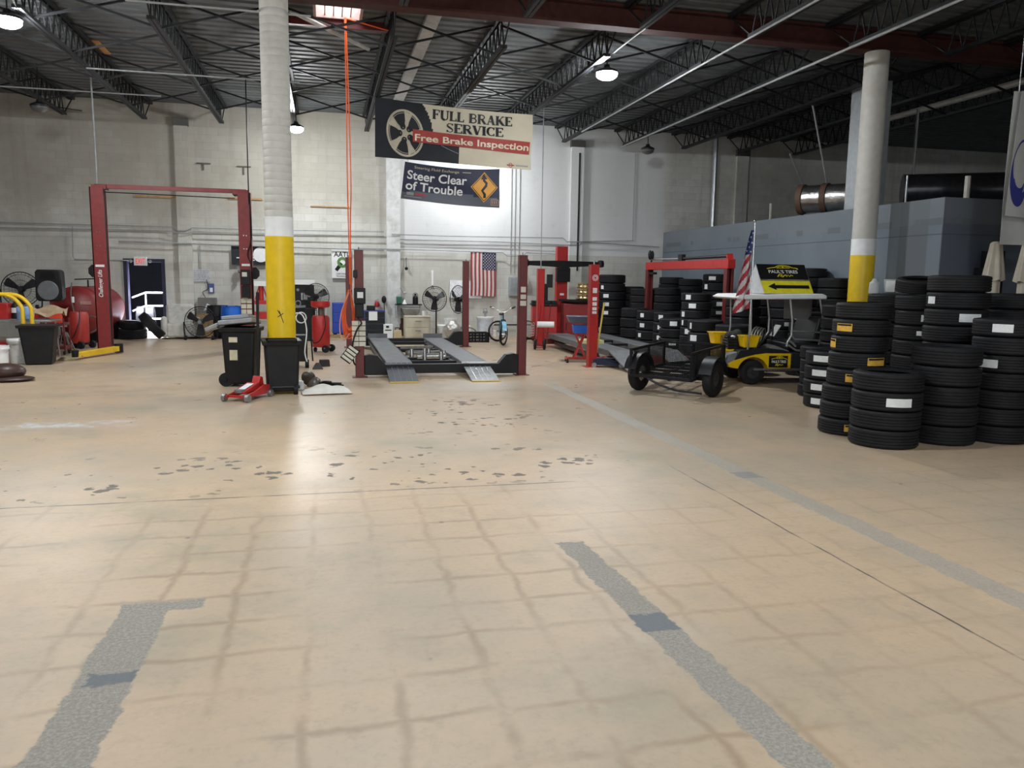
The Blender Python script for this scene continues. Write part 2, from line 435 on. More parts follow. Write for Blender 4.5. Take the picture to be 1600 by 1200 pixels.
    mort = g.mix(g.m('MULTIPLY', g.m('MAXIMUM', patch(-0.93, 3.54, 0.10, 0.05), g.m('MAXIMUM', patch(1.66, 3.60, 0.12, 0.09), patch(3.74, 6.34, 0.12, 0.10))), 0.8), mort, (0.13, 0.15, 0.17))
    tr = g.m('MAXIMUM', g.m('MAXIMUM', t1, t2), g.m('MULTIPLY', t3, 0.72))
    col = g.mix(tr, col, mort)
    # spilt pale powder on the left
    po = g.m('MULTIPLY', g.step(g.noise(V, 3.5, 6, 0.75), 0.46, 0.6), g.m('MULTIPLY', g.m('SUBTRACT', 1.0, g.step(g.m('ABSOLUTE', g.m('SUBTRACT', Y, 9.9)), 0.12, 0.3)), g.m('SUBTRACT', 1.0, g.step(X, -2.4, -2.0))))
    col = g.mix(g.m('MULTIPLY', po, 0.8), col, (0.6, 0.62, 0.63))
    nt.links.new(col, p.inputs['Base Color'])
    ro = g.m('ADD', g.m('MULTIPLY', mid, 0.24), g.m('SUBTRACT', 0.40, g.m('MULTIPLY', g.step(Y, 4.0, 9.0), 0.21)))
    ro = g.m('ADD', ro, g.m('MULTIPLY', tr, 0.4))
    ro = g.m('ADD', ro, g.m('MULTIPLY', chips, 0.3), clamp=True)
    nt.links.new(ro, p.inputs['Roughness'])
    p.inputs['Specular IOR Level'].default_value = 0.5
    b = nt.nodes.new('ShaderNodeBump'); b.inputs['Strength'].default_value = 0.25; b.inputs['Distance'].default_value = 0.01
    h = g.m('SUBTRACT', g.m('MULTIPLY', fine, g.m('ADD', g.m('MULTIPLY', tr, 0.9), 0.12)), g.m('MULTIPLY', chips, 0.4))
    nt.links.new(h, b.inputs['Height']); nt.links.new(b.outputs['Normal'], p.inputs['Normal'])
    return m
b = MB(); b.add([(-22, -10, 0), (24, -10, 0), (24, 28.5, 0), (-22, 28.5, 0)], [(0, 1, 2, 3)])
struct(b, 'floor', floor_material(), 'stained beige concrete floor with a faint brown grid and grey patched trenches')

def block_material(name, c0, c1, white=True):
    m, nt, p = _nodes(name); g = G(nt)
    tc = nt.nodes.new('ShaderNodeTexCoord'); V = tc.outputs['Object']
    sep = nt.nodes.new('ShaderNodeSeparateXYZ'); nt.links.new(V, sep.inputs[0])
    cmb = nt.nodes.new('ShaderNodeCombineXYZ'); nt.links.new(g.m('ADD', sep.outputs['X'], sep.outputs['Y']), cmb.inputs[0]); nt.links.new(sep.outputs['Z'], cmb.inputs[1])
    br = nt.nodes.new('ShaderNodeTexBrick'); nt.links.new(cmb.outputs[0], br.inputs['Vector'])
    br.inputs['Scale'].default_value = 1.0; br.inputs['Brick Width'].default_value = 0.41; br.inputs['Row Height'].default_value = 0.205
    br.inputs['Mortar Size'].default_value = 0.007; br.inputs['Mortar Smooth'].default_value = 0.6; br.inputs['Bias'].default_value = 0.0
    br.inputs['Color1'].default_value = (*c0, 1); br.inputs['Color2'].default_value = (*[x*0.86 for x in c0], 1); br.inputs['Mortar'].default_value = (*[x*0.74 for x in c0], 1)
    col = br.outputs['Color']
    big = g.noise(V, 0.45, 6, 0.65); mid = g.noise(V, 2.2, 7, 0.7)
    col = g.mix(g.m('MULTIPLY', g.step(big, 0.4, 0.66), 0.75), col, c1)
    col = g.mix(g.m('MULTIPLY', g.step(mid, 0.5, 0.78), 0.45), col, tuple(x*0.6 for x in c1))
    drip = g.noise(g.scalevec(V, 3.2, 1, 0.25), 1.0, 5, 0.65)
    col = g.mix(g.m('MULTIPLY', g.step(drip, 0.52, 0.72), 0.35), col, tuple(x*0.7 for x in c1))
    if white:
        wx = g.m('MULTIPLY', g.step(sep.outputs['X'], 2.05, 2.2), g.m('SUBTRACT', 1.0, g.step(sep.outputs['X'], 10.2, 10.8)))
        wz = g.step(sep.outputs['Z'], 2.44, 2.5)
        wf = g.m('MULTIPLY', g.m('MULTIPLY', wx, wz), g.m('SUBTRACT', 0.85, g.m('MULTIPLY', g.step(mid, 0.55, 0.8), 0.3)))
        col = g.mix(wf, col, (0.66, 0.67, 0.67))
        # grimier blocks high on the left
        col = g.mix(g.m('MULTIPLY', g.m('MULTIPLY', g.step(g.m('ADD', sep.outputs['Z'], g.m('MULTIPLY', big, 2.0)), 3.6, 5.2), g.m('SUBTRACT', 1.0, g.step(sep.outputs['X'], 1.2, 2.1))), 0.55), col, (0.25, 0.215, 0.165))
    nt.links.new(col, p.inputs['Base Color']); p.inputs['Roughness'].default_value = 0.85
    bm = nt.nodes.new('ShaderNodeBump'); bm.inputs['Strength'].default_value = 0.35; bm.inputs['Distance'].default_value = 0.01
    nt.links.new(g.m('ADD', g.m('MULTIPLY', br.outputs['Fac'], -1.0), g.m('MULTIPLY', g.noise(V, 30, 4), 0.5)), bm.inputs['Height'])
    nt.links.new(bm.outputs['Normal'], p.inputs['Normal'])
    return m
M_block = block_material('painted_block', (0.58, 0.575, 0.525), (0.43, 0.415, 0.365))
M_block2 = block_material('grey_block', (0.34, 0.34, 0.33), (0.25, 0.25, 0.24), False)
DX0, DX1, DZ = -5.30, -4.36, 2.08                      # exit door opening
b = MB()
b.bb(-22, DX0, WALL_Y, WALL_Y+0.2, 0, 6.6); b.bb(DX1, 24, WALL_Y, WALL_Y+0.2, 0, 6.6); b.bb(DX0, DX1, WALL_Y, WALL_Y+0.2, DZ, 6.6)
struct(b, 'wall_back', M_block, 'tall painted concrete block back wall')
b = MB(); b.bb(-22.2, -22, -10, WALL_Y, 0, 6.6); struct(b, 'wall_left', M_block2)
b = MB(); b.bb(24, 24.2, -10, WALL_Y, 0, 6.6); struct(b, 'wall_right', M_block2)
b = MB(); b.bb(-22, -3.2, -10.2, -10, 0, 6.6); b.bb(6.2, 24, -10.2, -10, 0, 6.6); b.bb(-3.2, 6.2, -10.2, -10, 4.4, 6.6); struct(b, 'wall_front', M_block2)
# pilasters
for i, (x0, x1) in enumerate(((-3.92, -3.56), (1.78, 2.17), (7.36, 7.76), (12.9, 13.3))):
    b = MB(); b.bb(x0, x1, WALL_Y-0.12, WALL_Y, 0, 5.72)
    o = struct(b, 'trim_%d' % (i+1), M_block if i != 1 else mat('pilaster_white', (0.60, 0.61, 0.60), 0.8, var=0.1, dirt=(0.3, 0.27, 0.22), dirt_amt=0.5), 'shallow pilaster on the back wall')
    b = MB(); b.bb(x0-.02, x1+.02, WALL_Y-0.14, WALL_Y, 5.72, 5.92); b.build('beam_pocket', mat('gap_shade', (0.10, 0.095, 0.085), 0.9), o)  # solid dark block, its colour standing in for the shaded gap above
# corrugated deck with an opening for the skylight
SKX0, SKX1, SKY0, SKY1 = -0.07, 0.68, 14.2, 15.15
M_deck = mat('deck_metal', (0.088, 0.098, 0.102), 0.6, 0.0, var=0.16, scale=2.2, dirt=(0.17, 0.175, 0.175), dirt_amt=0.35, dscale=7)
b = MB()
def deck(x0, x1, y0, y1):
    n = max(1, round((y1-y0)/0.3)); p = (y1-y0)/n; ys = []
    for i in range(n):
        y = y0+i*p; ys += [(y, 0), (y+p*.55, 0), (y+p*.65, .04), (y+p*.9, .04)]
    ys.append((y1, 0))
    b.add([(x, y, CEIL+z) for y, z in ys for x in (x0, x1)], [(2*i, 2*i+2, 2*i+3, 2*i+1) for i in range(len(ys)-1)])
deck(-22, 24, -10, SKY0); deck(-22, SKX0, SKY0, SKY1); deck(SKX1, 24, SKY0, SKY1); deck(-22, 24, SKY1, WALL_Y)
struct(b, 'ceiling', M_deck, 'grey corrugated metal roof deck', smooth=False)
# skylight
b = MB(); z0, z1 = CEIL-0.02, CEIL+0.34
for a in ((SKX0-.05, SKX0, SKY0-.05, SKY1+.05), (SKX1, SKX1+.05, SKY0-.05, SKY1+.05), (SKX0, SKX1, SKY0-.05, SKY0), (SKX0, SKX1, SKY1, SKY1+.05)): b.bb(*a, z0, z1)
o = struct(b, 'window_1', mat('skylight_curb', (0.42, 0.30, 0.28), 0.6), 'bright roof skylight with thin bars')
b = MB(); b.bb(SKX0, SKX1, SKY0, SKY1, CEIL+.30, CEIL+.31); b.build('pane', glow('skylight_pane', (0.95, 0.98, 1.0), 9.0), o)
b = MB()
for i in range(1, 5): x = SKX0+(SKX1-SKX0)*i/5; b.bb(x-.008, x+.008, SKY0, SKY1, CEIL+.02, CEIL+.04)
b.build('glazing_bar', M_maroon, o)
for y in (SKY0-.35, SKY1+.1):
    b = MB(); b.bb(-.70, 1.25, y, y+.1, CEIL-.14, CEIL-.01)
    tag(b.build('roof_framing_member', M_maroon), 'dark red framing bar on the %s side of the skylight' % ('near' if y < 15 else 'far'), 'beam')
b = MB(); p = fl(147, 80, CEIL); b.bb(-4.62, -4.30, 17.9, 18.85, CEIL-.025, CEIL-.003)
tag(b.build('plywood_patch', mat('orange_ply', (0.62, 0.30, 0.10), 0.7, var=0.15)), 'orange plywood patch on the roof deck at upper left', 'board')
a, c = fl(682, 13, 6.26), fl(632, 148, 6.26)
b = MB(); b.bar((a.x, a.y, 6.24), (a.x, 22.4, 6.24), 0.24, 0.08)
tag(b.build('ceiling_strip', mat('pale_strip', (0.38, 0.37, 0.35), 0.6, var=0.15)), 'long pale strip under the roof deck behind the brake banner', 'panel')

# main girder
M_girder = mat('girder_red_oxide', (0.06, 0.021, 0.017), 0.85, var=0.15)
b = MB(); b.bb(-22, 24, 13.06, 13.34, 5.93, 5.97); b.bb(-22, 24, 13.06, 13.34, 6.26, 6.30); b.bb(-22, 24, 13.18, 13.22, 5.97, 6.26)
tag(b.build('roof_girder', M_girder), 'dark red steel girder crossing the ceiling over the round columns', 'beam')
# open-web roof trusses
M_truss = mat('truss_black', (0.016, 0.017, 0.019), 0.55, var=0.2)
def truss_parts(y0, y1, root):
    b = MB()
    for s in (-1, 1): b.bb(s*.05-.03, s*.05+.03, y0, y1, 6.24, 6.30)
    b.build('top_chord', M_truss, root)
    b = MB()
    for s in (-1, 1): b.bb(s*.035-.028, s*.035+.028, y0+.75, y1-.72, 5.72, 5.775)
    b.build('bottom_chord', M_truss, root)
    n = int((y1-y0-1.5)/0.33); pts = [(0, y0+.02, 6.25)]
    for i in range(n+1):
        y = y0+.75+(y1-y0-1.5)*i/n
        pts.append((0, y, 5.745))
        if i < n: pts.append((0, y+(y1-y0-1.5)/n/2, 6.26))
    pts.append((0, y1-.02, 6.25))
    b = MB()
    for i in range(len(pts)-1): b.bar(pts[i], pts[i+1], .022)
    b.build('web', M_truss, root)
TX = [-8.3+1.9*i for i in range(13)]
WORD = ['first', 'second', 'third', 'fourth', 'fifth', 'sixth', 'seventh', 'eighth', 'ninth', 'tenth', 'eleventh', 'twelfth', 'thirteenth']
tr0 = thing('roof_truss', '', 'truss', (TX[0], 0, 0), group='black roof trusses'); truss_parts(13.3, 23.66, tr0)
for i, x in enumerate(TX):
    o = tr0 if i == 0 else copy_tree(tr0)
    o.location.x = x
    o['label'] = 'black open-web roof truss between girder and back wall, %s from the left' % WORD[i]
NX = TX[5:13]
tr1 = thing('roof_truss', '', 'truss', (NX[0], 0, 0), group='black roof trusses'); truss_parts(3.0, 13.1, tr1)
for i, x in enumerate(NX):
    o = tr1 if i == 0 else copy_tree(tr1)
    o.location.x = x
    o['label'] = 'dim roof truss on the near side of the red girder, %s from the left' % WORD[i]
# crossed bridging between trusses
def brace_set(y, i, x, first):
    d = 1.9
    if first is None:
        r = thing('cross_brace', '', 'brace', (x, y, 0), group='bridging between roof trusses')
        for z0, z1, dy in ((6.25, 5.76, -.02), (5.76, 6.25, .02)):
            b = MB(); b.bar((0.06, dy, z0), (d-.06, dy, z1), .035, .035); b.build('brace_bar', M_truss, r)
    else:
        r = copy_tree(first); r.location = (x, y, 0)
    return r
first = None
for k, y in enumerate((14.6, 16.6, 18.7, 21.3)):
    for i in range(12):
        r = brace_set(y, i, TX[i], first); first = first or r
        r['label'] = 'crossed bridging bars between the %s and %s roof trusses, %s row from the girder' % (WORD[i], WORD[i+1], WORD[k])

# round columns
def column(x, zy, zw, z1, label, spiral):
    r = thing('support_column', label, 'column', (x, 13.2, 0))
    ra = 0.215
    prof = [(ra, zw)]
    z = zw+.1
    while z < z1-.1:
        if spiral: prof += [(ra, z-.012), (ra-.006, z), (ra, z+.012)]
        z += 0.115
    prof.append((ra, z1))
    b = MB(); b.lathe(prof, 40); b.build('shaft', mat('column_offwhite', (0.50, 0.485, 0.44), 0.65, var=0.06, dirt=(0.33, 0.31, 0.27), dirt_amt=0.4), r)
    b = MB(); b.lathe([(ra+.004, zy), (ra+.004, zw-.02), (ra+.008, zw-.02), (ra+.008, zw)], 40); b.build('white_band', M_white, r)
    b = MB(); b.lathe([(ra+.006, 0), (ra+.006, zy)], 40); y = b.build('yellow_band', mat('column_yellow', (0.74, 0.50, 0.012), 0.4, var=0.05, dirt=(0.55, 0.36, 0.02), dirt_amt=0.4), r)
    return r
cl = column(-0.69, 2.35, 2.65, 5.93, 'round column by the trash carts, yellow below and wrapped pale pipe above', True)
b = MB()
for q in (((-.02, .24), (.05, .05)), ((.05, .2), (-.05, .14)), ((-.05, .25), (.0, .18))):
    pts = []
    for i in range(7):
        t = i/6; a = -PI/2+(q[0][0]+(q[1][0]-q[0][0])*t)*4; z = .95+(q[0][1]+(q[1][1]-q[0][1])*t)
        pts.append((.222*math.cos(a), .222*math.sin(a), z))
    b.tube(pts, .006, 5)
b.build('scuff_mark', M_black, cl)
column(9.92, 2.27, 2.57, 5.93, 'round column behind the tire stacks, yellow below and white above', False)

# blue-grey office box on the right, with a flat top
def blue_material():
    m, nt, p = _nodes('blue_grey_paint'); g = G(nt)
    tc = nt.nodes.new('ShaderNodeTexCoord'); V = tc.outputs['Object']
    sep = nt.nodes.new('ShaderNodeSeparateXYZ'); nt.links.new(V, sep.inputs[0])
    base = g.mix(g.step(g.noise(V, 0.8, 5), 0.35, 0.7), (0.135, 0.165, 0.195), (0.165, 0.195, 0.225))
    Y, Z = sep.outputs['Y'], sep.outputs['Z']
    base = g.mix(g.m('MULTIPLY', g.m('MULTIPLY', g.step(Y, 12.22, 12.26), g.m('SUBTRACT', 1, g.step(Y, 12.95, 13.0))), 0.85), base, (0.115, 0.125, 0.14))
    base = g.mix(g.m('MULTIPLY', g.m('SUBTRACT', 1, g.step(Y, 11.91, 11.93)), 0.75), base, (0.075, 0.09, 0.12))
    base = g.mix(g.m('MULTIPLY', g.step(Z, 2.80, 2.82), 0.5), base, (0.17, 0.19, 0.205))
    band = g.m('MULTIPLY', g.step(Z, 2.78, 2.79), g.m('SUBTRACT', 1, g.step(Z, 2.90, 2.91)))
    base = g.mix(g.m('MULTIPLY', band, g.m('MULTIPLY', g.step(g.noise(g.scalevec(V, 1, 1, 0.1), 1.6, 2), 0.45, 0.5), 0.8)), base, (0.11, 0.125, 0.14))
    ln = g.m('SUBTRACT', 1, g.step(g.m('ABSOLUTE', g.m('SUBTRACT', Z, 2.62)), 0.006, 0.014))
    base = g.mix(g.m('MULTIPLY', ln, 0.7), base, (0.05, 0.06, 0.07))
    nt.links.new(base, p.inputs['Base Color']); p.inputs['Roughness'].default_value = 0.6
    return m
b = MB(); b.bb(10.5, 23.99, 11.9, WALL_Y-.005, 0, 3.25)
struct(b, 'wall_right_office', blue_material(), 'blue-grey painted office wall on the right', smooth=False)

# exit doorway: frame, sign, and the dark yard beyond
M_frame = mat('door_frame_navy', (0.025, 0.025, 0.05), 0.5)
b = MB(); b.bb(DX0-.06, DX0+.03, WALL_Y-.04, WALL_Y+.21, 0, DZ+.06); b.bb(DX1-.03, DX1+.06, WALL_Y-.04, WALL_Y+.21, 0, DZ+.06); b.bb(DX0+.03, DX1-.03, WALL_Y-.04, WALL_Y+.21, DZ-.03, DZ+.06)
struct(b, 'door_1', M_frame, 'open exit doorway with a dark frame')
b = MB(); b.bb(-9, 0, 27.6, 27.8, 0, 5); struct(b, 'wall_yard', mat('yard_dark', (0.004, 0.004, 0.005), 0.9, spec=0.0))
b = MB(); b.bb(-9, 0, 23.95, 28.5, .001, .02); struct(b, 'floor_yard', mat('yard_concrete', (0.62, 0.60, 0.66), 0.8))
# ------------------------------------------------------------------ lamps
M_lens = glow('lamp_lens', (0.93, 0.97, 1.0), LAMP_E)
M_lens_off = mat('lamp_lens_off', (0.10, 0.10, 0.10), 0.3)
def lamp(x, y, z, on, label, r=0.19):
    t = thing('high_bay_lamp', label, 'lamp', (x, y, z), group='high bay ceiling lamps')
    b = MB(); b.lathe([(0.0, .15), (.05, .15), (.06, .10), (r*.6, .075), (r, .035), (r, .0), (r-.012, -.005), (r-.012, .03), (0, .03)], 28); b.build('housing', M_black, t)
    b = MB(); b.lathe([(r-.014, .0), (r*.93, -.05), (r*.8, -.085), (r*.55, -.112), (r*.28, -.127), (0.001, -.132)], 28); b.build('lens', M_lens if on else M_lens_off, t)
    b = MB(); b.tube([(0, 0, .14), (0, 0, CEIL-z+.03)], .012, 6); b.build('hanging_cord', M_black, t)
lamp(5.26, 14.76, 5.62, True, 'lit round high bay lamp below the girder, right of the brake banner', .21)
lamp(-4.72, 14.34, 5.62, True, 'lit high bay lamp at the upper left corner of the photo', .21)
lamp(-0.64, 21.2, 5.42, True, 'lit high bay lamp right beside the left column')
lamp(4.3, 22.1, 5.2, True, 'lit high bay lamp hidden behind the brake banner near the back wall', .15)
lamp(-6.17, 20.33, 5.42, False, 'unlit black high bay lamp near the back wall at upper left')
lamp(8.99, 21.6, 5.42, False, 'unlit black high bay lamp near the back wall, right of the banners')
for k, (x, y) in enumerate(((-4.7, 7.4), (0.6, 7.4), (5.5, 0.6), (-1.5, -2.5))):  # unseen lamps, added to brighten the near floor
    lamp(x, y, 5.62, True, 'added high bay lamp lighting the foreground, outside the view', .21)
# ------------------------------------------------------------------ conduits and pipes
M_cond = mat('galvanised_conduit', (0.30, 0.31, 0.31), 0.65, 0.15, var=0.15)
def pipe(name, pts, r, label, m=None, cat='pipe', n=8):
    b = MB(); b.tube(pts, r, n); return tag(b.build(name, m or M_cond), label, cat)
WY = WALL_Y-.03
def wallpts(px, off=0.0): return [aty(x, y, WY-off) for x, y in px]
pipe('conduit', wallpts([(-30, 346), (100, 350), (268, 354), (274, 360), (290, 361), (300, 356), (412, 359), (600, 362)], .12), .014, 'upper thin conduit along the back wall, left half', cat='conduit')
pipe('conduit', wallpts([(-30, 355), (200, 359), (268, 361), (276, 364), (292, 365), (302, 362), (412, 365), (600, 369)], .16), .014, 'lower thin conduit of the pair along the back wall, left half', cat='conduit')
pipe('conduit', wallpts([(185, 377), (265, 380), (300, 381), (420, 385), (600, 391)], .12), .02, 'third conduit down the back wall, above the exit sign', cat='conduit')
pipe('conduit', wallpts([(612, 366), (700, 369), (880, 372), (886, 378), (990, 376)], .13), .014, 'upper conduit along the white part of the back wall', cat='conduit')
pipe('conduit', wallpts([(625, 374), (780, 378), (885, 383), (905, 383), (910, 378), (1030, 386)], .10), .014, 'lower conduit along the white part of the back wall', cat='conduit')
pipe('conduit', wallpts([(560, 388), (680, 391), (786, 395), (792, 400), (818, 400), (822, 395), (868, 397)], .12), .014, 'conduit passing above the wall flag', cat='conduit')
pipe('conduit', wallpts([(113, 354), (114, 400), (116, 405), (205, 407)], .05), .014, 'conduit dropping to the exit sign', cat='conduit')
pipe('conduit', wallpts([(312, 383), (314, 420)], .02), .012, 'short conduit dropping to the notice board left of the column', cat='conduit')
pipe('wall_pipe', [(7.62, WY-.09, 2.0), (7.62, WY-.09, 5.55)], .03, 'black vertical pipe on the back wall right of the banners', M_black)
pipe('wall_pipe', [(9.45, WY, 2.98), (9.45, WY, 5.64)], .012, 'thin vertical conduit on the back wall near the office corner', M_cond, 'conduit')
pipe('vent_pipe', [(12.0, WY-.3, 3.25), (12.0, WY-.3, 6.3)], .075, 'tall shiny vent pipe rising behind the office roof', mat('vent_metal', (0.5, 0.52, 0.54), 0.3, 0.9))
pipe('floor_pipe', [(5.0, WY-.04, .33), (6.6, WY-.04, .33)], .02, 'black pipe low on the back wall behind the bicycle', M_black)
for k, x in enumerate((800, 806, 813)):
    a = aty(x, 262, WY); c = aty(x+1, 440, WY); pipe('conduit', [(a.x, WY, 5.0), (a.x, WY, 1.9 if k < 2 else 2.2)], .011, '%s of three thin conduits rising from the grey electrical panel' % ('left', 'middle', 'right')[k], cat='conduit')
pipe('conduit', wallpts([(55, 162), (128, 173)], .3), .012, 'thin black conduit carrying the unlit lamp at upper left', M_black, 'conduit')
for k, (p0, p1) in enumerate((((-20, 130), (195, 150)), ((178, 109), (405, 125)), ((250, 0), (402, 23)))):
    a, c = fl(*p0, 5.70), fl(*p1, 5.70); pipe('ceiling_conduit', [(a.x-.5, (a.y+c.y)/2, 5.70), (c.x+.8, (a.y+c.y)/2, 5.70)], .016, 'thin pale conduit across the left roof trusses, %s from the back wall' % WORD[k], cat='conduit')
pipe('ceiling_conduit', [(6.82, 21.0, 5.69), (6.82, 4.0, 5.69)], .018, 'thin pale conduit under the roof trusses just right of the lit lamp', cat='conduit')
pipe('ceiling_conduit', [(8.69, 23.0, 5.68), (8.69, 4.0, 5.68)], .023, 'thicker pale conduit under the roof trusses over the cart', cat='conduit')
pipe('ceiling_conduit', [(8.75, 22.4, 5.76), (8.75, 14.6, 5.76)], .012, 'thin conduit running close beside the thicker one over the cart', cat='conduit')
pipe('ceiling_conduit', [(5.26, 14.6, 5.90), (5.26, 13.4, 5.90), (5.26, 11.0, 5.90)], .014, 'thin conduit leading to the lit lamp by the girder', cat='conduit')
pipe('sprinkler_pipe', [(14.35, 18.6, 6.0), (14.35, 6.0, 6.0)], .075, 'fat pale pipe running under the roof above the office', mat('pipe_cream', (0.45, 0.44, 0.40), 0.5))
for (x0, y0, x1, y1, lab_) in ((211, 303, 276, 310, 'orange-brown plank on the back wall behind the tall red lift beam'), (356, 307, 410, 313, 'orange-brown plank on the back wall at the right lift post'), (485, 320, 546, 325, 'orange-brown plank on the back wall left of the orange cord')):
    p, q = aty(x0, y0, WALL_Y-.02), aty(x1, y1, WALL_Y-.02)
    b = MB(); b.bb(p.x, q.x, WALL_Y-.04, WALL_Y-.001, min(p.z, q.z), max(p.z, q.z)-.02); tag(b.build('wall_plank', mat('old_plank', (0.36, 0.22, 0.10), 0.75, var=0.2)), lab_, 'plank')
for (x0, x1, y, yb, lab_) in ((307, 329, 254, 266, 'left T-shaped dark bracket high on the back wall left of the column'), (370, 392, 259, 273, 'right T-shaped dark bracket high on the back wall left of the column')):
    p, q, s_ = aty(x0, y, WALL_Y-.02), aty(x1, y, WALL_Y-.02), aty((x0+x1)/2, yb, WALL_Y-.02)
    b = MB(); b.bb(p.x, q.x, WALL_Y-.06, WALL_Y-.001, p.z-.03, p.z); b.bb(s_.x-.015, s_.x+.015, WALL_Y-.05, WALL_Y-.001, s_.z, p.z-.03); tag(b.build('wall_bracket', mat('rusty_bracket', (0.10, 0.085, 0.07), 0.7)), lab_, 'bracket')
# things on the office roof
M_foil = mat('foil_duct', (0.45, 0.44, 0.43), 0.28, 0.95, var=0.25, scale=5, bump=0.5, bscale=14)
a, c = aty(1252, 303, 16.4), aty(1330, 279, 15.55); a.z = 3.62
r = thing('round_duct', 'silver foil duct with brown straps on the office roof', 'duct', a)
d = c-a; d.z = 0; duct_a, duct_d = a.copy(), d.copy(); b = MB(); b.cone((0, 0, 0), d, .30, .30, 28); b.build('duct_body', M_foil, r)
for t in (.03, .52):
    b = MB(); q = d*t; b.cone(q-d.normalized()*.06, q+d.normalized()*.06, .335, .335, 28); b.build('strap', mat('rust_strap', (0.09, 0.045, 0.03), 0.7), r)
b = MB()
for t in (.03, .97):
    q = d*t; b.bar((q.x, q.y, 3.252-a.z), (q.x, q.y, q.z), .08)
b.build('duct_stand', M_black, r)
b = MB(); b.bb(10.95, 11.5, 14.75, 15.3, 3.25, 5.9)
tag(b.build('square_duct', mat('duct_galv', (0.34, 0.36, 0.37), 0.45, 0.5, var=0.1)), 'upright square sheet-metal duct behind the right column', 'duct')
a, c = aty(1410, 288, 14.2), aty(1580, 296, 13.2)
b = MB(); b.cone((a.x, a.y, 3.62), (c.x, c.y, 3.62), .33, .33, 24)
for t in (.1, .9): q = a.lerp(c, t); b.bb(q.x-.06, q.x+.06, q.y-.2, q.y+.2, 3.255, 3.4)
tag(b.build('dark_duct', mat('dark_duct', (0.03, 0.03, 0.033), 0.3, 0.6, var=0.3)), 'dark fat duct lying on the office roof near its corner', 'duct')
for nm, x, y0, y1, Y, rr, mm, lb in (('post', 1513, 275, 313, 12.2, .05, mat('pale_wood', (0.5, 0.47, 0.42), 0.7), 'short pale post at the front edge of the office roof'),
        ('post', 1418, 274, 310, 13.6, .02, M_steel, 'short thin metal post on the office roof beside the dark duct'),
        ('post', 1435, 170, 300, 15.0, .03, M_chrome, 'tall shiny rod rising from the office roof'),
        ('post', 1256, 300, 334, 19.0, .03, mat('pale_wood', (0, 0, 0)), 'short pale post on the office roof left of the foil duct'),
        ('post', 1205, 318, 340, 20.0, .04, mat('pale_wood', (0, 0, 0)), 'pale stub post on the office roof farthest left')):
    p = aty(x, y0, Y); b = MB(); b.cone((p.x, Y, 3.25), (p.x, Y, p.z), rr, rr, 8); tag(b.build(nm, mm), lb, 'post')
for k, (p0, p1, Y) in enumerate((((1270, 165), (1291, 268), 15.8), ((1234, 240), (1254, 288), 16.2))):
    a, c = aty(*p0, Y), duct_a+duct_d*(.52, .03)[k]+Vector((0, 0, .32)); b = MB(); b.tube([a, c], .02, 6); tag(b.build('hanger_rod', M_steel), ('longer' if k == 0 else 'shorter')+' slanted hanger rod above the foil duct', 'rod')
# ================================================================== LEFT SIDE
# ---- tall two-post lift
pl = fl(166, 548); LY = pl.y
pr = atd(389, 544, 18.5); RX = pr.x
r = thing('two_post_lift', 'tall red two-post car lift standing in front of the exit door', 'lift', (pl.x, LY, 0))
SP = RX-pl.x; HZ = 3.60
for x in (0, SP):
    s = 1 if x == 0 else -1
    b = MB(); b.bb(x-.14, x+.14, -.13, -.10, .02, HZ); b.bb(x-.14*s-.0, x-.14*s+.03*s, -.13, .13, .02, HZ); b.bb(x-.14, x+.14, .10, .13, .02, HZ); b.bb(x-.2, x+.2, -.22, .22, 0, .03)
    col = b.build('post', M_red, r, .006)
    b = MB(); b.bb(x+.06*s, x+.125*s, -.09, .09, .03, HZ-.02) if s > 0 else b.bb(x-.125, x-.06, -.09, .09, .03, HZ-.02)
    b.build('carriage_track', M_blackm, r)
    b = MB()
    for z in (2.63, 2.33):
        for dx in (-.03, .03): b.cone((x+dx, -.131, z), (x+dx, -.14, z), .012, .012, 8)
    b.build('bolt', M_chrome, r)
    b = MB(); b.prism([(x-s*.16+.13*math.cos(R(45*k+22)), 1.78+.15*math.sin(R(45*k+22))) for k in range(8)], .02, .12); b.build('cable_guard', M_black, r)
    b = MB(); b.bb(x-.09, x+.09, -.145, -.13, 1.87 if s > 0 else 1.94, 1.92 if s > 0 else 1.99); b.build('sticker', M_paper, r)
b = MB(); b.bb(-.05, SP+.05, -.05, .05, HZ-.02, HZ+.07); b.bb(-.1, .2, -.11, .11, HZ-.04, HZ+.05); b.bb(SP-.25, SP+.1, -.11, .11, HZ-.06, HZ+.05)
b.build('overhead_beam', M_red, r, .005)
b = MB(); b.tube([(.15, -.06, HZ-.1), (SP-.2, -.06, HZ-.14)], .012, 6); b.cone((.16, -.1, HZ-.02), (.16, .1, HZ-.02), .05, .05, 12); b.cone((SP-.2, -.1, HZ-.04), (SP-.2, .1, HZ-.04), .05, .05, 12); b.build('equalising_cable', M_blackm, r)
b = MB(); put_text(b, 'Challenger Lifts', lambda u, v: Vector((.03-v, -.134, 1.2+u)), .12, .012, .25, width=.60); b.build('lettering', M_paper, r, label='white slanted script lettering running up the left post')
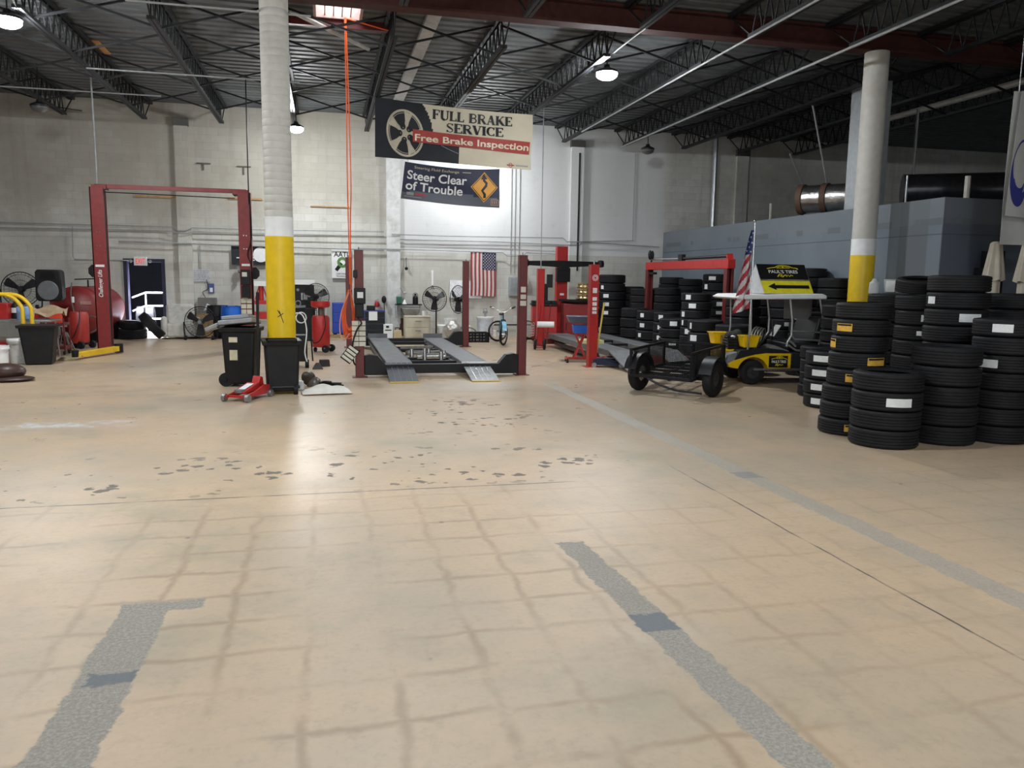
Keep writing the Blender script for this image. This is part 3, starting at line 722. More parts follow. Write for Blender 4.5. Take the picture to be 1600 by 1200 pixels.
# control gear on the right post
b = MB(); b.bb(SP-.11, SP+.09, -.26, -.135, 1.52, 1.86); b.bb(SP-.1, SP+.08, -.24, -.135, 1.22, 1.48); b.build('control_box', M_black, r, .008)
M_cs = mat('cream_sticker', (0.62, 0.60, 0.50), 0.6, var=0.1)
for i in range(2):
    for k in range(4): x = SP-.13+i*.125; z = .72+k*.125; b = MB(); b.bb(x, x+.11, -.15, -.135, z, z+.1); b.build('sticker', M_cs, r)
b = MB(); b.bb(SP-.1, SP+.02, -.145, -.135, 1.14, 1.24); b.build('sticker', M_cs, r)
b = MB(); b.bb(SP-.08, SP+.03, -.27, -.26, 1.7, 1.8)
b.build('instruction_plate', mat('cream_sticker', (0.62, 0.60, 0.50), 0.6, var=0.1), r)
b = MB(); b.tube(smooth_path([(SP+.13, -.14, 3.5), (SP+.14, -.15, 2.6), (SP+.05, -.16, 2.2), (SP+.13, -.15, 1.9), (SP+.14, -.15, 1.0), (SP+.12, -.15, .1)]), .016, 6); b.build('hose', M_black, r)
# yellow swing arm lying out from the left post
a = fl(186, 552); c = fl(118, 562)
b = MB(); A = a-Vector((pl.x, LY, 0)); Cc = c-Vector((pl.x, LY, 0))
b.bar((A.x, A.y, .11), (Cc.x, Cc.y, .09), .12, .11); arm = b.build('swing_arm', M_yellow, r, .006)
b = MB(); b.cone((A.x, A.y, .02), (A.x, A.y, .21), .09, .09, 14); b.build('arm_hinge', M_black, arm)
b = MB(); b.cone((Cc.x, Cc.y, .02), (Cc.x, Cc.y, .19), .06, .07, 14); b.build('arm_pad', M_black, arm)
for t in (.25, .55): q = A.lerp(Cc, t); b = MB(); b.cone((q.x, q.y-.07, .1), (q.x, q.y+.07, .1), .03, .03, 8); b.build('arm_pin', M_black, arm)
for k, (x, lab) in enumerate(((pl.x-.02, 'pale cable dropping from the roof to the left post of the tall red lift'), (RX+.1, 'black cable dropping from the roof along the right post of the tall red lift'))):
    pipe('hanging_cable', [(x, LY+.02, HZ+.07 if k == 0 else 2.0), (x+.01, LY+.03-(.22 if k else 0), HZ+.4), (x-.0, LY+.03, 6.2)], .013 if k else .018, lab, M_black if k else M_cond, 'cable')

# ---- horizontal red tank
tk = thing('storage_tank', 'big horizontal red steel tank lying behind the left lift post', 'tank', (aty(121, 500, 21.2).x, 21.2, 0))
b = MB(); rt = rotm(-PI/2)
prof = [(0.001, -.16), (.25, -.13), (.45, -.06), (.56, .03), (.60, .12), (.60, 2.1), (.56, 2.2), (.40, 2.28), (.001, 2.32)]
b.lathe([(q, z) for q, z in prof], 40, (0, 0, .80), rt); b.ring((0, .12, .80), .605, .012, 'y', 40)
b.build('tank_shell', M_red, tk)
for y in (.4, 1.8): b = MB(); b.prism([(-.5, 0), (.5, 0), (.5, .45), (.3, .28), (0, .2), (-.3, .28), (-.5, .45)], y, y+.1); b.build('saddle', M_black, tk)
b = MB(); b.cone((.15, .5, 1.38), (.15, .5, 1.56), .02, .02, 8); b.bar((-.15, .5, 1.57), (.45, .5, 1.60), .05, .03); b.build('fill_valve', M_black, tk)
b = MB(); b.cone((.3, 1.1, 1.30), (.3, 1.1, 1.5), .05, .05, 10); b.build('vent_cap', M_black, tk)
b = MB(); b.cone((-.2, -.12, .85), (-.2, -.2, .85), .02, .02, 8); b.tube(smooth_path([(-.02, -.2, 1.5), (-.05, -.22, 1.2), (.0, -.24, .8), (.12, -.3, .45), (.3, -.3, .3), (.5, -.28, .4), (.52, -.26, .62), (.36, -.24, .7), (.22, -.26, .55)]), .014, 6); b.build('hose', mat('hose_grey', (0.14, 0.13, 0.12), 0.5), tk)
b = MB(); b.cone((-.02, -.21, 1.02), (-.02, -.21, 1.16), .035, .035, 10); b.build('gauge', M_paper, tk)
b = MB(); b.bb(.12, .36, -.145, -.125, .97, 1.05); b.build('lettering_strip', mat('faded_pink', (0.5, 0.25, 0.22), 0.6), tk)
# ---- loudspeaker on a red stand
p = atd(77, 470, 17.6)
r = thing('loudspeaker', 'black loudspeaker on a stand in front of the red tank', 'speaker', (p.x, p.y, 0))
b = MB(); zc = p.z+.33
sil = [(-.22, -.34), (.22, -.34), (.27, -.26), (.26, .3), (.22, .36), (-.22, .36), (-.26, .3), (-.27, -.26)]
b.prism([(x, z+zc) for x, z in sil], -.02, .3); b.build('cabinet', M_black, r, .03)
b = MB(); b.lathe([(.215, .01), (.2, .015), (.19, -.01), (.06, -.07), (.001, -.05)], 28, (0, -.02, zc-.1), rotm(PI/2)); b.build('woofer', mat('speaker_cone', (0.13, 0.135, 0.14), 0.4), r)
b = MB(); b.prism([(-.17, zc+.16), (.17, zc+.16), (.12, zc+.31), (-.12, zc+.31)], -.035, -.02); b.build('horn', mat('horn_black', (0.006, 0.006, 0.007), 0.4), r)
b = MB(); b.cone((0, .12, 0), (0, .12, zc-.34), .035, .03, 10)
for a in (30, 150, 270): b.bar((0, .12, .35), (.35*math.cos(R(a)), .12+.35*math.sin(R(a)), .02), .03)
b.build('stand', M_red, r)
# ---- big drum fan behind the table, and its red bench
def cage_fan(name, label, loc, rad, rz, group, zc, kind, tilt=0.0):
    """wire-cage fan: zc = hub height; kind 'floor', 'pedestal' or 'drum'"""
    r = thing(name, label, 'fan', loc, rz, group)
    rt = rotm(tilt)
    b = MB()
    for y, rr in ((-.10, .55), (-.115, .25), (-.05, .86), (.0, 1.0), (.06, .86), (.10, .5)):
        pts = [Vector((math.cos(2*PI*i/36)*rad*rr, y, math.sin(2*PI*i/36)*rad*rr)) for i in range(36)]
        b.tube([rt @ p+Vector((0, 0, zc)) for p in pts], .011 if rr == 1.0 else .003, 5, closed=True)
    for i in range(30):
        a = 2*PI*i/30; c, s = math.cos(a), math.sin(a)
        for sg in (-1, 1):
            b.tube([rt @ Vector((c*rad*q, sg*y, s*rad*q))+Vector((0, 0, zc)) for q, y in ((.12, .115), (.5, .105), (.86, .055), (1.0, 0))], .0022, 4, cap=False)
    b.build('cage', M_blackm, r)
    b = MB()
    for k in range(3):
        a = R(120*k+28); ca, sa = math.cos(a), math.sin(a); vs = []
        for q, hw, tw in ((.12, .09, .05), (.45, .19, .045), (.8, .26, .035), (.9, .2, .03)):
            for sg in (-1, 1):
                x, z = ca*rad*q-sa*hw*rad*sg, sa*rad*q+ca*hw*rad*sg
                vs.append(rt @ Vector((x, sg*tw, z))+Vector((0, 0, zc)))
        o2 = [p+rt @ Vector((0, .006, 0)) for p in vs]; n = len(vs)
        fs = [(2*i, 2*i+1, 2*i+3, 2*i+2) for i in range(3)]
        b.add(vs+o2, fs+[tuple(n+q for q in reversed(f)) for f in fs]+[(0, 2, 2+n, n), (2, 4, 4+n, 2+n), (4, 6, 6+n, 4+n), (1, 1+n, 3+n, 3), (3, 3+n, 5+n, 5), (5, 5+n, 7+n, 7), (6, 7, 7+n, 6+n), (0, n, 1+n, 1)])
    b.build('blades', mat('fan_blade', (0.03, 0.03, 0.033), 0.4), r)
    b = MB(); b.cone(rt @ Vector((0, -.11, 0))+Vector((0, 0, zc)), rt @ Vector((0, -.06, 0))+Vector((0, 0, zc)), rad*.13, rad*.15, 16); b.cone(rt @ Vector((0, .0, 0))+Vector((0, 0, zc)), rt @ Vector((0, .24, 0))+Vector((0, 0, zc)), .075, .07, 16); b.build('motor', M_steel if kind == 'floor' else M_black, r)
    b = MB()
    if kind == 'pedestal':
        b.cone((0, .16, .04), (0, .16, zc-.05), .025, .02, 10); b.bar((0, .16, zc-.08), (0, .16, zc), .05); b.lathe([(.27, 0), (.27, .025), (.06, .05), (.04, .12), (.04, .12)], 24, (0, .16, 0)); b.build('stand', M_black, r)
    else:
        for x in (-1, 1):
            b.tube(smooth_path([(x*rad*.9, -.18, .03), (x*rad*1.02, .0, .06), (x*rad*1.05, 0, zc*.6), (x*rad*1.05, 0, zc)]), .017, 6); b.tube([(x*rad*.9, -.18, .03), (x*rad*.9, .25, .03)], .016, 6)
        b.tube([(-rad*.9, .25, .03), (rad*.9, .25, .03)], .016, 6); b.build('stand', M_black, r)
        for x in (-1, 1): b = MB(); b.cone((x*rad*.85-.03, -.18, .06), (x*rad*.85+.03, -.18, .06), .06, .06, 14); b.build('wheel', M_rubber, r)
    return r
p = atd(30, 452, 18.4)
bench = fl(10, 556)
cage_fan('drum_fan', 'big dark wire-cage fan standing behind the table at far left', (p.x, p.y+.1, 0.86), .40, R(8), 'wire cage fans', p.z-.86, 'drum')
b = MB(); b.bb(-.9, .75, -.25, .35, 0, .12); b.bb(-.9, .75, -.25, .35, .62, .86); b.bb(-.9, -.84, -.25, .35, .12, .62); b.bb(.69, .75, -.25, .35, .12, .62)
tag(b.build('red_bench', M_red2, bevel=.01, loc=(p.x-.1, p.y, 0)), 'low red metal bench under the drum fan at far left', 'bench')
# ---- grey table with clutter
ta, tb_ = fl(78, 492, .80), fl(-10, 500, .80)
T = Vector((tb_.x, 16.9, 0))
tz = .80; tx0, tx1 = -7.6, aty(80, 492, 17.4).x
r = thing('work_table', 'grey folding table at the left edge of the shop', 'table', ((tx0+tx1)/2, 17.65, 0))
hw = (tx1-tx0)/2
b = MB(); b.bb(-hw, hw, -.35, .35, tz-.04, tz); b.build('table_top', mat('table_grey', (0.24, 0.24, 0.23), 0.5), r, .008)
for sx in (-1, 1):
    for sy in (-1, 1):
        b = MB(); b.tube([(sx*(hw-.1), sy*.28, tz-.04), (sx*(hw-.05), sy*.3, 0)], .017, 8); b.build('leg', M_steel, r)
def aton(px, py, Y): return aty(px, py, Y)
p = aty(37, 495, 17.45); b = MB(); b.lathe([(.10, 0), (.115, .005), (.118, .25), (.10, .26), (.10, .25), (.001, .25)], 24)
tag(b.build('blue_container', mat('pale_blue_plastic', (0.25, 0.42, 0.75), 0.5), loc=(p.x, 17.45, tz)), 'pale blue tub standing on the grey table', 'container')
p = aty(50, 495, 17.4); b = MB(); b.lathe([(.035, 0), (.045, .13), (.042, .13), (.033, .01), (.001, .01)], 16); tag(b.build('paper_cup', M_white, loc=(p.x, 17.4, tz)), 'white cup beside the pale blue tub on the grey table', 'cup')
p = aty(70, 480, 17.65)
def crumple(u, v): return Vector(((u-.5)*.75, (v-.5)*.42, .05+.10*abs(math.sin(5*u+2*v))+.12*v+.05*math.sin(9*v)))
b = MB(); b.sheet(crumple, 12, 8, .006)
tag(b.build('cardboard_sheet', mat('kraft_brown', (0.34, 0.235, 0.145), 0.8, var=0.15), loc=(p.x, 17.65, tz-.02)), 'crumpled brown cardboard lying on the grey table', 'cardboard')
p = aty(24, 468, 17.85); b = MB(); b.lathe([(.075, 0), (.085, .01), (.085, .24), (.05, .31), (.03, .32), (.03, .38), (.001, .38)], 20)
o = tag(b.build('black_bottle', M_black, loc=(p.x, 17.85, tz)), 'black bottle with a white label on the table in front of the fan', 'bottle'); o.location.z = tz+.0
b = MB(); b.lathe([(.0865, .12), (.0865, .22)], 20); b.build('bottle_label', M_paper, o)
b = MB(); b.bb(-.2, .2, -.12, .12, 0, .32)
tag(b.build('red_tool_box', M_red2, bevel=.015, loc=(aty(-2, 480, 17.75).x, 17.75, tz)), 'bright red box on the grey table at the left photo edge', 'box')
# yellow bent-tube frame (upright hand truck)
p = fl(26, 570); yy = p.y+.48
r = thing('hand_truck', 'yellow bent-tube hand truck standing against the grey table', 'hand truck', (p.x, yy, 0))
b = MB()
for o_, dx in ((0, 0), (.08, .13)):
    b.tube(smooth_path([(dx, o_, .1), (dx, o_, .9), (dx-.02, o_, 1.08), (dx-.16, o_, 1.25), (dx-.36, o_, 1.31), (dx-.75, o_, 1.30)], 6), .036, 10)
b.tube([(0, 0, .35), (.13, .08, .35)], .025, 8); b.build('tube_frame', M_yellow, r)
b = MB(); b.bb(-.25, .2, -.05, .08, 0.0, .03); b.build('toe_plate', M_yellow, r)
for x in (-.2, .1): b = MB(); b.cone((x, .0, .11), (x+.08, .0, .11), .11, .11, 16); b.build('wheel', M_rubber, r)
# trash bin and buckets in front
def bucket(label, loc, h=.37, r0=.13, r1=.155, m=None, lid=False, name='bucket', group='buckets'):
    r = thing(name, label, 'bucket', loc, 0, group)
    b = MB(); b.lathe([(r0, 0), (r1-.008, h-.06), (r1+.01, h-.06), (r1+.01, h-.04), (r1, h-.04), (r1, h), (r1-.01, h), (r0-.01, .01), (.001, .01)], 28); b.build('pail', m or M_white, r)
    if lid: b = MB(); b.lathe([(.001, h+.012), (r1, h+.015), (r1+.012, h), (r1+.012, h-.03), (r1+.006, h-.03)], 28); b.build('lid', M_white, r)
    b = MB(); b.tube([(math.cos(R(a))*(r1+.012), -math.sin(R(a))*.12, h-.05-math.sin(R(a))*.12) for a in range(0, 181, 20)], .003, 5); b.build('bail_handle', M_steel, r)
    return r
p = fl(56, 571); r = thing('trash_bin', 'square tapered black trash bin in front of the grey table', 'bin', (p.x, p.y+.28, 0), R(8))
b = MB(); b.taper((0, 0, 0), (.44, .44), (.60, .56), .74); b.build('body', M_black, r, .03)
b = MB(); b.taper((0, 0, .70), (.64, .60), (.66, .62), .05); b.taper((0, 0, .745), (.57, .53), (.57, .53), .007); b.build('rim', M_black, r, .01)
p = fl(27, 568); bucket('dirty white bucket left of the square black trash bin', (p.x, p.y+.17, 0), .45, .17, .20, lid=True, m=mat('dirty_white', (0.58, 0.58, 0.55), 0.5, dirt=(0.3, 0.29, 0.26), dirt_amt=0.6, dscale=6))
p = fl(-6, 578); bucket('white bucket cut off by the left photo edge', (p.x, p.y+.15, 0), .42, .15, .175)
p = fl(3, 598); r = thing('floor_cushion', 'dark brown rounded seat cushion lying at the left photo edge', 'cushion', (p.x-.05, p.y+.3, 0))
b = MB(); b.ball((0, 0, .14), (.30, .27, .14), 20, 10); b.ball((.1, -.1, .04), (.36, .25, .045), 20, 8); b.build('pad', mat('dark_brown_vinyl', (0.05, 0.028, 0.022), 0.4), r)
# jack stands, fuel can, oil drain
def jack_stand(label, loc, h, m, rz):
    r = thing('jack_stand', label, 'jack stand', loc, rz, 'jack stands beside the oil drain')
    b = MB()
    for sx in (-1, 1):
        for sy in (-1, 1): b.bar((sx*.05, sy*.05, h*.75), (sx*.17, sy*.15, .0), .035, .02)
    for s in (-1, 1): b.bar((-.14, s*.12, .1), (.14, s*.12, .1), .02); b.bar((s*.14, -.12, .1), (s*.14, .12, .1), .02)
    b.build('legs', m, r)
    b = MB(); b.cone((0, 0, h*.6), (0, 0, h), .035, .03, 10); b.bar((-.07, 0, h), (.07, 0, h), .07, .03); b.build('saddle_post', M_steel, r)
    return r
p = fl(90, 551); jack_stand('dark red jack stand right behind the square black bin', (p.x, p.y+.18, 0), .62, M_maroon, .3)
p = fl(104, 548); jack_stand('chrome-legged jack stand between the black bin and the red oil drain', (p.x-.04, p.y, 0), .55, M_chrome, .6)
p = aty(88, 500, 18.6); r = thing('tool_cart', 'narrow dark red tool cart behind the square black bin', 'cart', (p.x, 18.6, 0))
b = MB(); b.bb(-.25, .2, -.2, .2, .62, .68); b.bb(-.25, .2, -.2, .2, .12, .18)
for sx in (-.24, .19):
    for sy in (-.19, .19): b.bar((sx, sy, .05), (sx, sy, .78), .025)
b.build('shelves', M_maroon, r)
b = MB()
for sx in (-.22, .17):
    for sy in (-.17, .17): b.cone((sx-.015, sy, .04), (sx+.015, sy, .04), .04, .04, 12)
b.build('caster', M_rubber, r)
p = aty(88, 505, 18.6); b = MB(); b.taper((0, 0, 0), (.24, .16), (.2, .14), .2); b.tube([(-.06, 0, .19), (-.05, 0, .25), (.05, 0, .25), (.06, 0, .19)], .014, 6); b.cone((.09, 0, .19), (.13, 0, .27), .02, .015, 8)
tag(b.build('fuel_can', mat('orange_red_plastic', (0.65, 0.05, 0.015), 0.4), bevel=.012, loc=(p.x-.0, 18.6, .68)), 'orange-red fuel can on the narrow tool cart', 'can')
def oil_drain(label, loc, rz, funnel):
    r = thing('oil_drain', label, 'oil drain', loc, rz, 'red oil drains')
    b = MB(); b.lathe([(.19, .12), (.2, .14), (.2, .78), (.17, .84), (.001, .85)], 28); b.build('tank', M_red2 if funnel else mat('oil_red', (0.36, 0.03, 0.022), 0.4, var=0.12), r)
    if funnel:
        b = MB(); b.lathe([(.09, .85), (.09, 1.0)], 20); b.build('sight_glass', mat('smoked_glass', (0.12, 0.10, 0.08), 0.15), r)
        b = MB()
        for a in (20, 140, 260): b.cone((.12*math.cos(R(a)), .12*math.sin(R(a)), .83), (.12*math.cos(R(a)), .12*math.sin(R(a)), 1.02), .012, .012, 8)
        b.build('support_rod', M_chrome, r)
        b = MB(); b.lathe([(.05, 1.0), (.19, 1.03), (.215, 1.06), (.215, 1.16), (.20, 1.16), (.20, 1.07), (.001, 1.05)], 28); b.build('funnel', M_red2, r)
    for s in (-1, 1): b = MB(); b.cone((.02+.16, s*.17-.03*s, .085), (.18, s*.17+.03*s, .085), .085, .085, 18); b.build('wheel', M_rubber, r)
    b = MB(); b.cone((-.17, 0, .05), (-.12, 0, .05), .05, .05, 12); b.build('caster', M_rubber, r)
    b = MB(); b.bar((-.2, 0, .12), (.22, 0, .12), .1, .03); b.bar((.16, -.2, .1), (.16, .2, .1), .03); b.build('base', M_steel if funnel else M_black, r)
    b = MB(); b.tube(smooth_path([(.14, -.12, .86), (.2, -.22, .6), (.1, -.28, .3), (-.06, -.26, .22), (-.12, -.22, .3)]), .012, 6); b.build('hose', M_black, r)
    return r
p = fl(122, 545); oil_drain('red oil drain tank with black wheels in front of the big red tank', (p.x, p.y+.2, 0), -.5, False)
p = fl(502, 551); oil_drain('red oil drain with a funnel on top, right of the left column', (p.x, p.y+.2, 0), -.4, True)
# coil of hose on the floor
p = fl(106, 563); b = MB()
for k in range(3): b.ring((k*.04, .02*k, .02+.02*k), .16+.02*k, .012, 'z', 28)
tag(b.build('hose_coil', mat('tan_hose', (0.3, 0.25, 0.13), 0.6), loc=(p.x, p.y, 0)), 'thin tan hose coiled on the floor left of the yellow lift arm', 'hose')

# ------------------------------------------------------------------ tires (shared builder)
TIRE = {}
def tire_mesh(Rr, wd, key):
    k = (round(Rr, 3), round(wd, 3))
    if k in TIRE: return TIRE[k]
    ri = Rr*.66; h = wd/2
    # closed section: tread with grooves, shoulders, sidewall, bead, inside
    pr = []
    nb = 5; tw = wd*.78
    z = -tw/2
    for i in range(nb):
        zb = -tw/2+tw*i/nb; ze = -tw/2+tw*(i+1)/nb; gp = tw*.035
        pr += [(Rr, zb+gp), (Rr, ze-gp)]
        if i < nb-1: pr += [(Rr-.008, ze-gp*.6), (Rr-.008, ze+gp*.6)]
    pr += [(Rr-.012, tw/2+.012), (Rr-.035, h*.94), (Rr-.07, h), (ri+.045, h*.97), (ri+.012, h*.86), (ri, h*.80), (ri, h*.72), (ri+.03, h*.72), (Rr-.03, h*.6)]
    pr += [(Rr-.02, 0)]
    low = [(Rr-.03, -h*.6), (ri+.03, -h*.72), (ri, -h*.72), (ri, -h*.80), (ri+.012, -h*.86), (ri+.045, -h*.97), (Rr-.07, -h), (Rr-.035, -h*.94), (Rr-.012, -tw/2-.012)]
    b = MB(); b.lathe((pr+low)[::-1], 56, closed=True)
    TIRE[k] = b.mesh('tire', M_rubber, sharp=28)
    return TIRE[k]
def tire(label, loc, Rr=.34, wd=.2, rot=(0, 0, 0), group=None, stickers=()):
    o = bpy.data.objects.new('tire', tire_mesh(Rr, wd, 0)); COL.objects.link(o)
    o.location = loc; o.rotation_euler = rot
    tag(o, label, 'tire', group)
    for (ang, w_, h_, m, dz) in stickers:
        b = MB()
        def fn(u, v):
            a = ang+(u-.5)*w_/Rr
            return Vector(((Rr+.004)*math.cos(a), (Rr+.004)*math.sin(a), dz+(v-.5)*h_))
        b.sheet(fn, 8, 1, .003)
        b.build('paper_label', m, o)
        if m is M_gold:
            b = MB()
            def f2(u, v):
                a = ang+(u-.5)*w_*.9/Rr
                return Vector(((Rr+.006)*math.cos(a), (Rr+.006)*math.sin(a), dz+h_*.32+(v-.5)*h_*.22))
            b.sheet(f2, 8, 1, .002); b.build('label_stripe', M_black, o)
    return o
M_gold = mat('gold_label', (0.62, 0.36, 0.05), 0.5, var=0.15, scale=25)
# three loose tires by the exit door
p = fl(196, 531); tire('tire lying flat on the floor left of the exit door, lowest of the three', (p.x+.07, p.y+.45, .13), .38, .26, (0, 0, .3), 'tires by the exit door')
tire('tire leaning against two flat ones in front of the exit door', (p.x+.66, p.y+.02, .38), .39, .24, (0, R(50), R(10)), 'tires by the exit door')
tire('tire lying on top of the flat one beside the left lift post', (p.x+.06, p.y+.50, .37), .34, .2, (R(4), R(3), .3), 'tires by the exit door')
for k in range(2):
    tire('%s tire standing behind the white railing outside the exit door' % ('left', 'right')[k], (aty(221+k*15, 505, 25.7).x, 25.7, .39), .37, .24, (0, PI/2, R(6)), 'tires outside the exit door')
r = thing('railing', 'white pipe railing outside the exit door', 'railing', (-5.35, 25.0, 0))
b = MB()
for z in (.42, .80, 1.18): b.tube([(0, -.5, z-.13), (.25, 0, z), (1.35, 0, z)], .024, 8)
b.build('rail', M_white, r)
for x in (.25, 1.25): b = MB(); b.cone((x, 0, 0), (x, 0, 1.18), .024, .024, 8); b.build('rail_post', M_white, r)
p0, p1 = aty(209, 401, 23.64), aty(230, 415, 23.64)
r = thing('exit_sign', 'white EXIT sign with red letters above the exit door', 'sign', (p0.x, 23.64, p1.z))
W_, H_ = p1.x-p0.x, p0.z-p1.z
b = MB(); b.bb(0, W_, -.03, .05, 0, H_); b.build('housing', M_white, r, .006)
b = MB(); put_text(b, 'EXIT', lambda u, v: Vector((W_/2+u, -.033, H_*.2+v)), H_*.85, .012, align='CENTER', width=W_*.72); b.build('lettering', glow('exit_red', (0.9, 0.08, 0.05), 0.5), r)
b = MB(); b.ball((-.08, -.02, H_*.5), .045, 12, 8); b.ball((W_+.08, -.02, H_*.5), .045, 12, 8); b.bb(-.08, W_+.08, -.0, .02, H_*.45, H_*.55); b.build('emergency_light', M_grey, r)
# ---- beside the door
p = fl(286, 528)
r = thing('armchair', 'worn pale armchair against the wall right of the exit door', 'chair', (p.x-.02, 23.0, 0), R(10))
Mup = mat('worn_upholstery', (0.46, 0.45, 0.41), 0.8, var=0.1, dirt=(0.2, 0.19, 0.16), dirt_amt=0.5, dscale=6)
b = MB(); b.bb(-.38, .38, -.35, .35, .05, .42); b.build('seat', Mup, r, .05)
b = MB(); b.bb(-.36, .36, .22, .42, .3, .92); b.build('backrest', Mup, r, .07)
for x in (-.42, .42): b = MB(); b.bb(x-.08, x+.08, -.36, .36, .05, .58); b.build('armrest', Mup, r, .06)
p = fl(313, 531); cage_fan('floor_fan', 'large round floor fan on wheels in front of the pale armchair', (p.x, p.y+.15, 0), .41, R(-6), 'wire cage fans', .47, 'floor')
p = aty(329, 528, 22.95); b = MB(); b.box((0, 0, .34), (.42, .03, .68), rotm(R(-8), 0, 0)); tag(b.build('cardboard_sheet', mat('cardboard', (0.34, 0.22, 0.10), 0.8), loc=(p.x-.12, 22.9, 0)), 'brown cardboard leaning behind the floor fan', 'cardboard')
p0, p1 = aty(311, 465, 23.5), aty(337, 510, 23.5)
r = thing('electrical_cabinet', 'grey steel electrical cabinet on the wall behind the floor fan', 'cabinet', ((p0.x+p1.x)/2, 23.5, 0))
b = MB(); b.bb(-.24, .24, 0, .19, p1.z-.35, p0.z); b.build('housing', mat('dirty_steel', (0.16, 0.155, 0.14), 0.55, dirt=(0.07, 0.06, 0.05), dirt_amt=0.5), r, .01)
b = MB(); b.bb(-.22, .22, .05, .19, 0, p1.z-.352); b.build('lower_box', mat('dirty_steel', (0.16, 0.155, 0.14), 0.55, dirt=(0.07, 0.06, 0.05), dirt_amt=0.5), r, .01)
b = MB(); b.prism([(-.1, p0.z-.36), (.08, p0.z-.33), (.08, p0.z-.2), (.0, p0.z-.16), (-.04, p0.z-.25)], -.004, 0); b.build('torn_sticker', M_paper, r)
b = MB(); b.tube(smooth_path([(-.05, .12, p0.z), (-.12, .12, p0.z+.15), (.02, .14, p0.z+.25), (-.02, .16, p0.z+.5)]), .01, 6); b.build('cable', M_black, r)
p0, p1 = aty(301, 420, 23.66), aty(329, 440, 23.66)
r = thing('notice_board', 'whitish notice board of small print on the wall above the floor fan', 'sign', (p0.x, 23.66, p1.z))
W_, H_ = p1.x-p0.x, p0.z-p1.z
b = MB(); b.bb(0, W_, 0, .02, 0, H_); b.build('board', mat('pale_board', (0.50, 0.51, 0.52), 0.6), r)
b = MB(); random.seed(3)
for i in range(6):
    x = .03
    while x < W_-.08: q = random.uniform(.03, .09); b.bb(x, x+q, -.003, 0, H_*(.12+.14*i), H_*(.12+.14*i)+.015); x += q+.02
b.build('print', mat('faded_ink', (0.2, 0.22, 0.28), 0.7), r)
p0, p1 = aty(325, 443, 23.66), aty(335, 458, 23.66)
b = MB(); b.bb(0, p1.x-p0.x, 0, .02, 0, p0.z-p1.z); o = tag(b.build('wall_notice', mat('sign_blue', (0.05, 0.08, 0.22), 0.5), loc=(p0.x, 23.66, p1.z)), 'small blue and white notice on the wall above the grey cabinet', 'sign')
b = MB(); b.bb(.04, .12, -.004, 0, .03, .15); b.build('paper', M_paper, o)
# drums
def drum(label, loc, m):
    r = thing('drum', label, 'drum', loc, 0, 'plastic drums')
    b = MB(); b.lathe([(.27, 0), (.285, .03), (.295, .2), (.295, .62), (.285, .8), (.27, .87), (.275, .89), (.25, .89), (.25, .87), (.001, .87)], 36); b.build('body', m, r)
    b = MB()
    for z in (.3, .6): b.ring((0, 0, z), .292, .012, 'z', 36)
    b.build('hoop', m, r)
    for x in (-.13, .13): b = MB(); b.cone((x, 0, .87), (x, 0, .90), .033, .033, 12); b.build('bung', M_black, r)
    return r
p = fl(364, 529); drum('bright blue plastic drum left of the right lift post', (p.x, p.y-.06, 0), M_blue)
drum('black drum behind the bright blue drum', (p.x-.42, p.y+.38, 0), M_black)
# dark wall banner behind post and column
p0, p1 = aty(361, 384, 23.60), aty(459, 415, 23.60)
r = thing('wall_banner', 'dark banner with a big white ball on the wall behind the left column', 'banner', (p0.x, 23.60, p1.z))
W_, H_ = p1.x-p0.x, p0.z-p1.z
b = MB(); b.sheet(lambda u, v: (u*W_, .01*math.sin(u*14), v*H_), 24, 4, .006); b.build('cloth', mat('banner_charcoal', (0.022, 0.024, 0.03), 0.6), r)
b = MB(); b.add([(W_*.47+.21*math.cos(2*PI*i/28), -.018, H_*.55+.21*math.sin(2*PI*i/28)) for i in range(28)], [tuple(range(28))]); b.build('white_ball', M_white, r)
b = MB(); b.bb(W_*.08, W_*.17, -.016, -.012, H_*.34, H_*.40); b.bb(W_*.24, W_*.38, -.016, -.012, H_*.34, H_*.41); b.bb(W_*.27, W_*.37, -.016, -.012, H_*.22, H_*.28); b.build('white_print', M_paper, r)
p = aty(375, 418, 23.5); b = MB(); b.bb(-.09, .09, -.04, .08, -.05, .04); b.ball((0, -.06, -.1), .06, 12, 8); tag(b.build('security_camera', M_grey, loc=(p.x, 23.5, p.z)), 'small grey camera under the left end of the dark wall banner', 'camera')
# shop press and tool board behind the column
p0 = aty(403, 442, 22.9); 
r = thing('shop_press', 'red hydraulic shop press with a white header, left of the column', 'press', (p0.x+.1, 22.6, 0))
Hh = p0.z+.05
b = MB()
for x in (-.42, .42): b.bb(x-.05, x+.05, -.08, .08, 0, Hh-.12)
b.bb(-.47, .47, -.07, .07, Hh-.62, Hh-.52); b.bb(-.47, .47, -.09, .09, .55, .75); b.bb(-.5, -.4, -.3, .3, 0, .06); b.bb(.4, .5, -.3, .3, 0, .06); b.build('press_frame', M_red2, r, .006)
b = MB(); b.bb(-.48, .48, -.1, .06, Hh-.13, Hh); b.build('header', M_white, r)
b = MB(); b.cone((0, 0, Hh-.52), (0, 0, Hh-.13), .07, .06, 14); b.bar((-.16, 0, Hh-.5), (-.05, 0, Hh-.13), .03); b.bar((.16, 0, Hh-.5), (.05, 0, Hh-.13), .03); b.build('ram', M_red2, r)
b = MB()
for x in (-.3, -.2, .25, .33): b.tube([(x, -.06, Hh-.13), (x, -.06, Hh-.52)], .012, 6)
b.build('spring', M_blackm, r)
p0, p1 = aty(451, 437, 22.6), aty(492, 524, 22.6)
r = thing('tire_machine', 'black machine cabinet with a white header, right of the column', 'machine', ((p0.x+p1.x)/2, 22.6, 0))
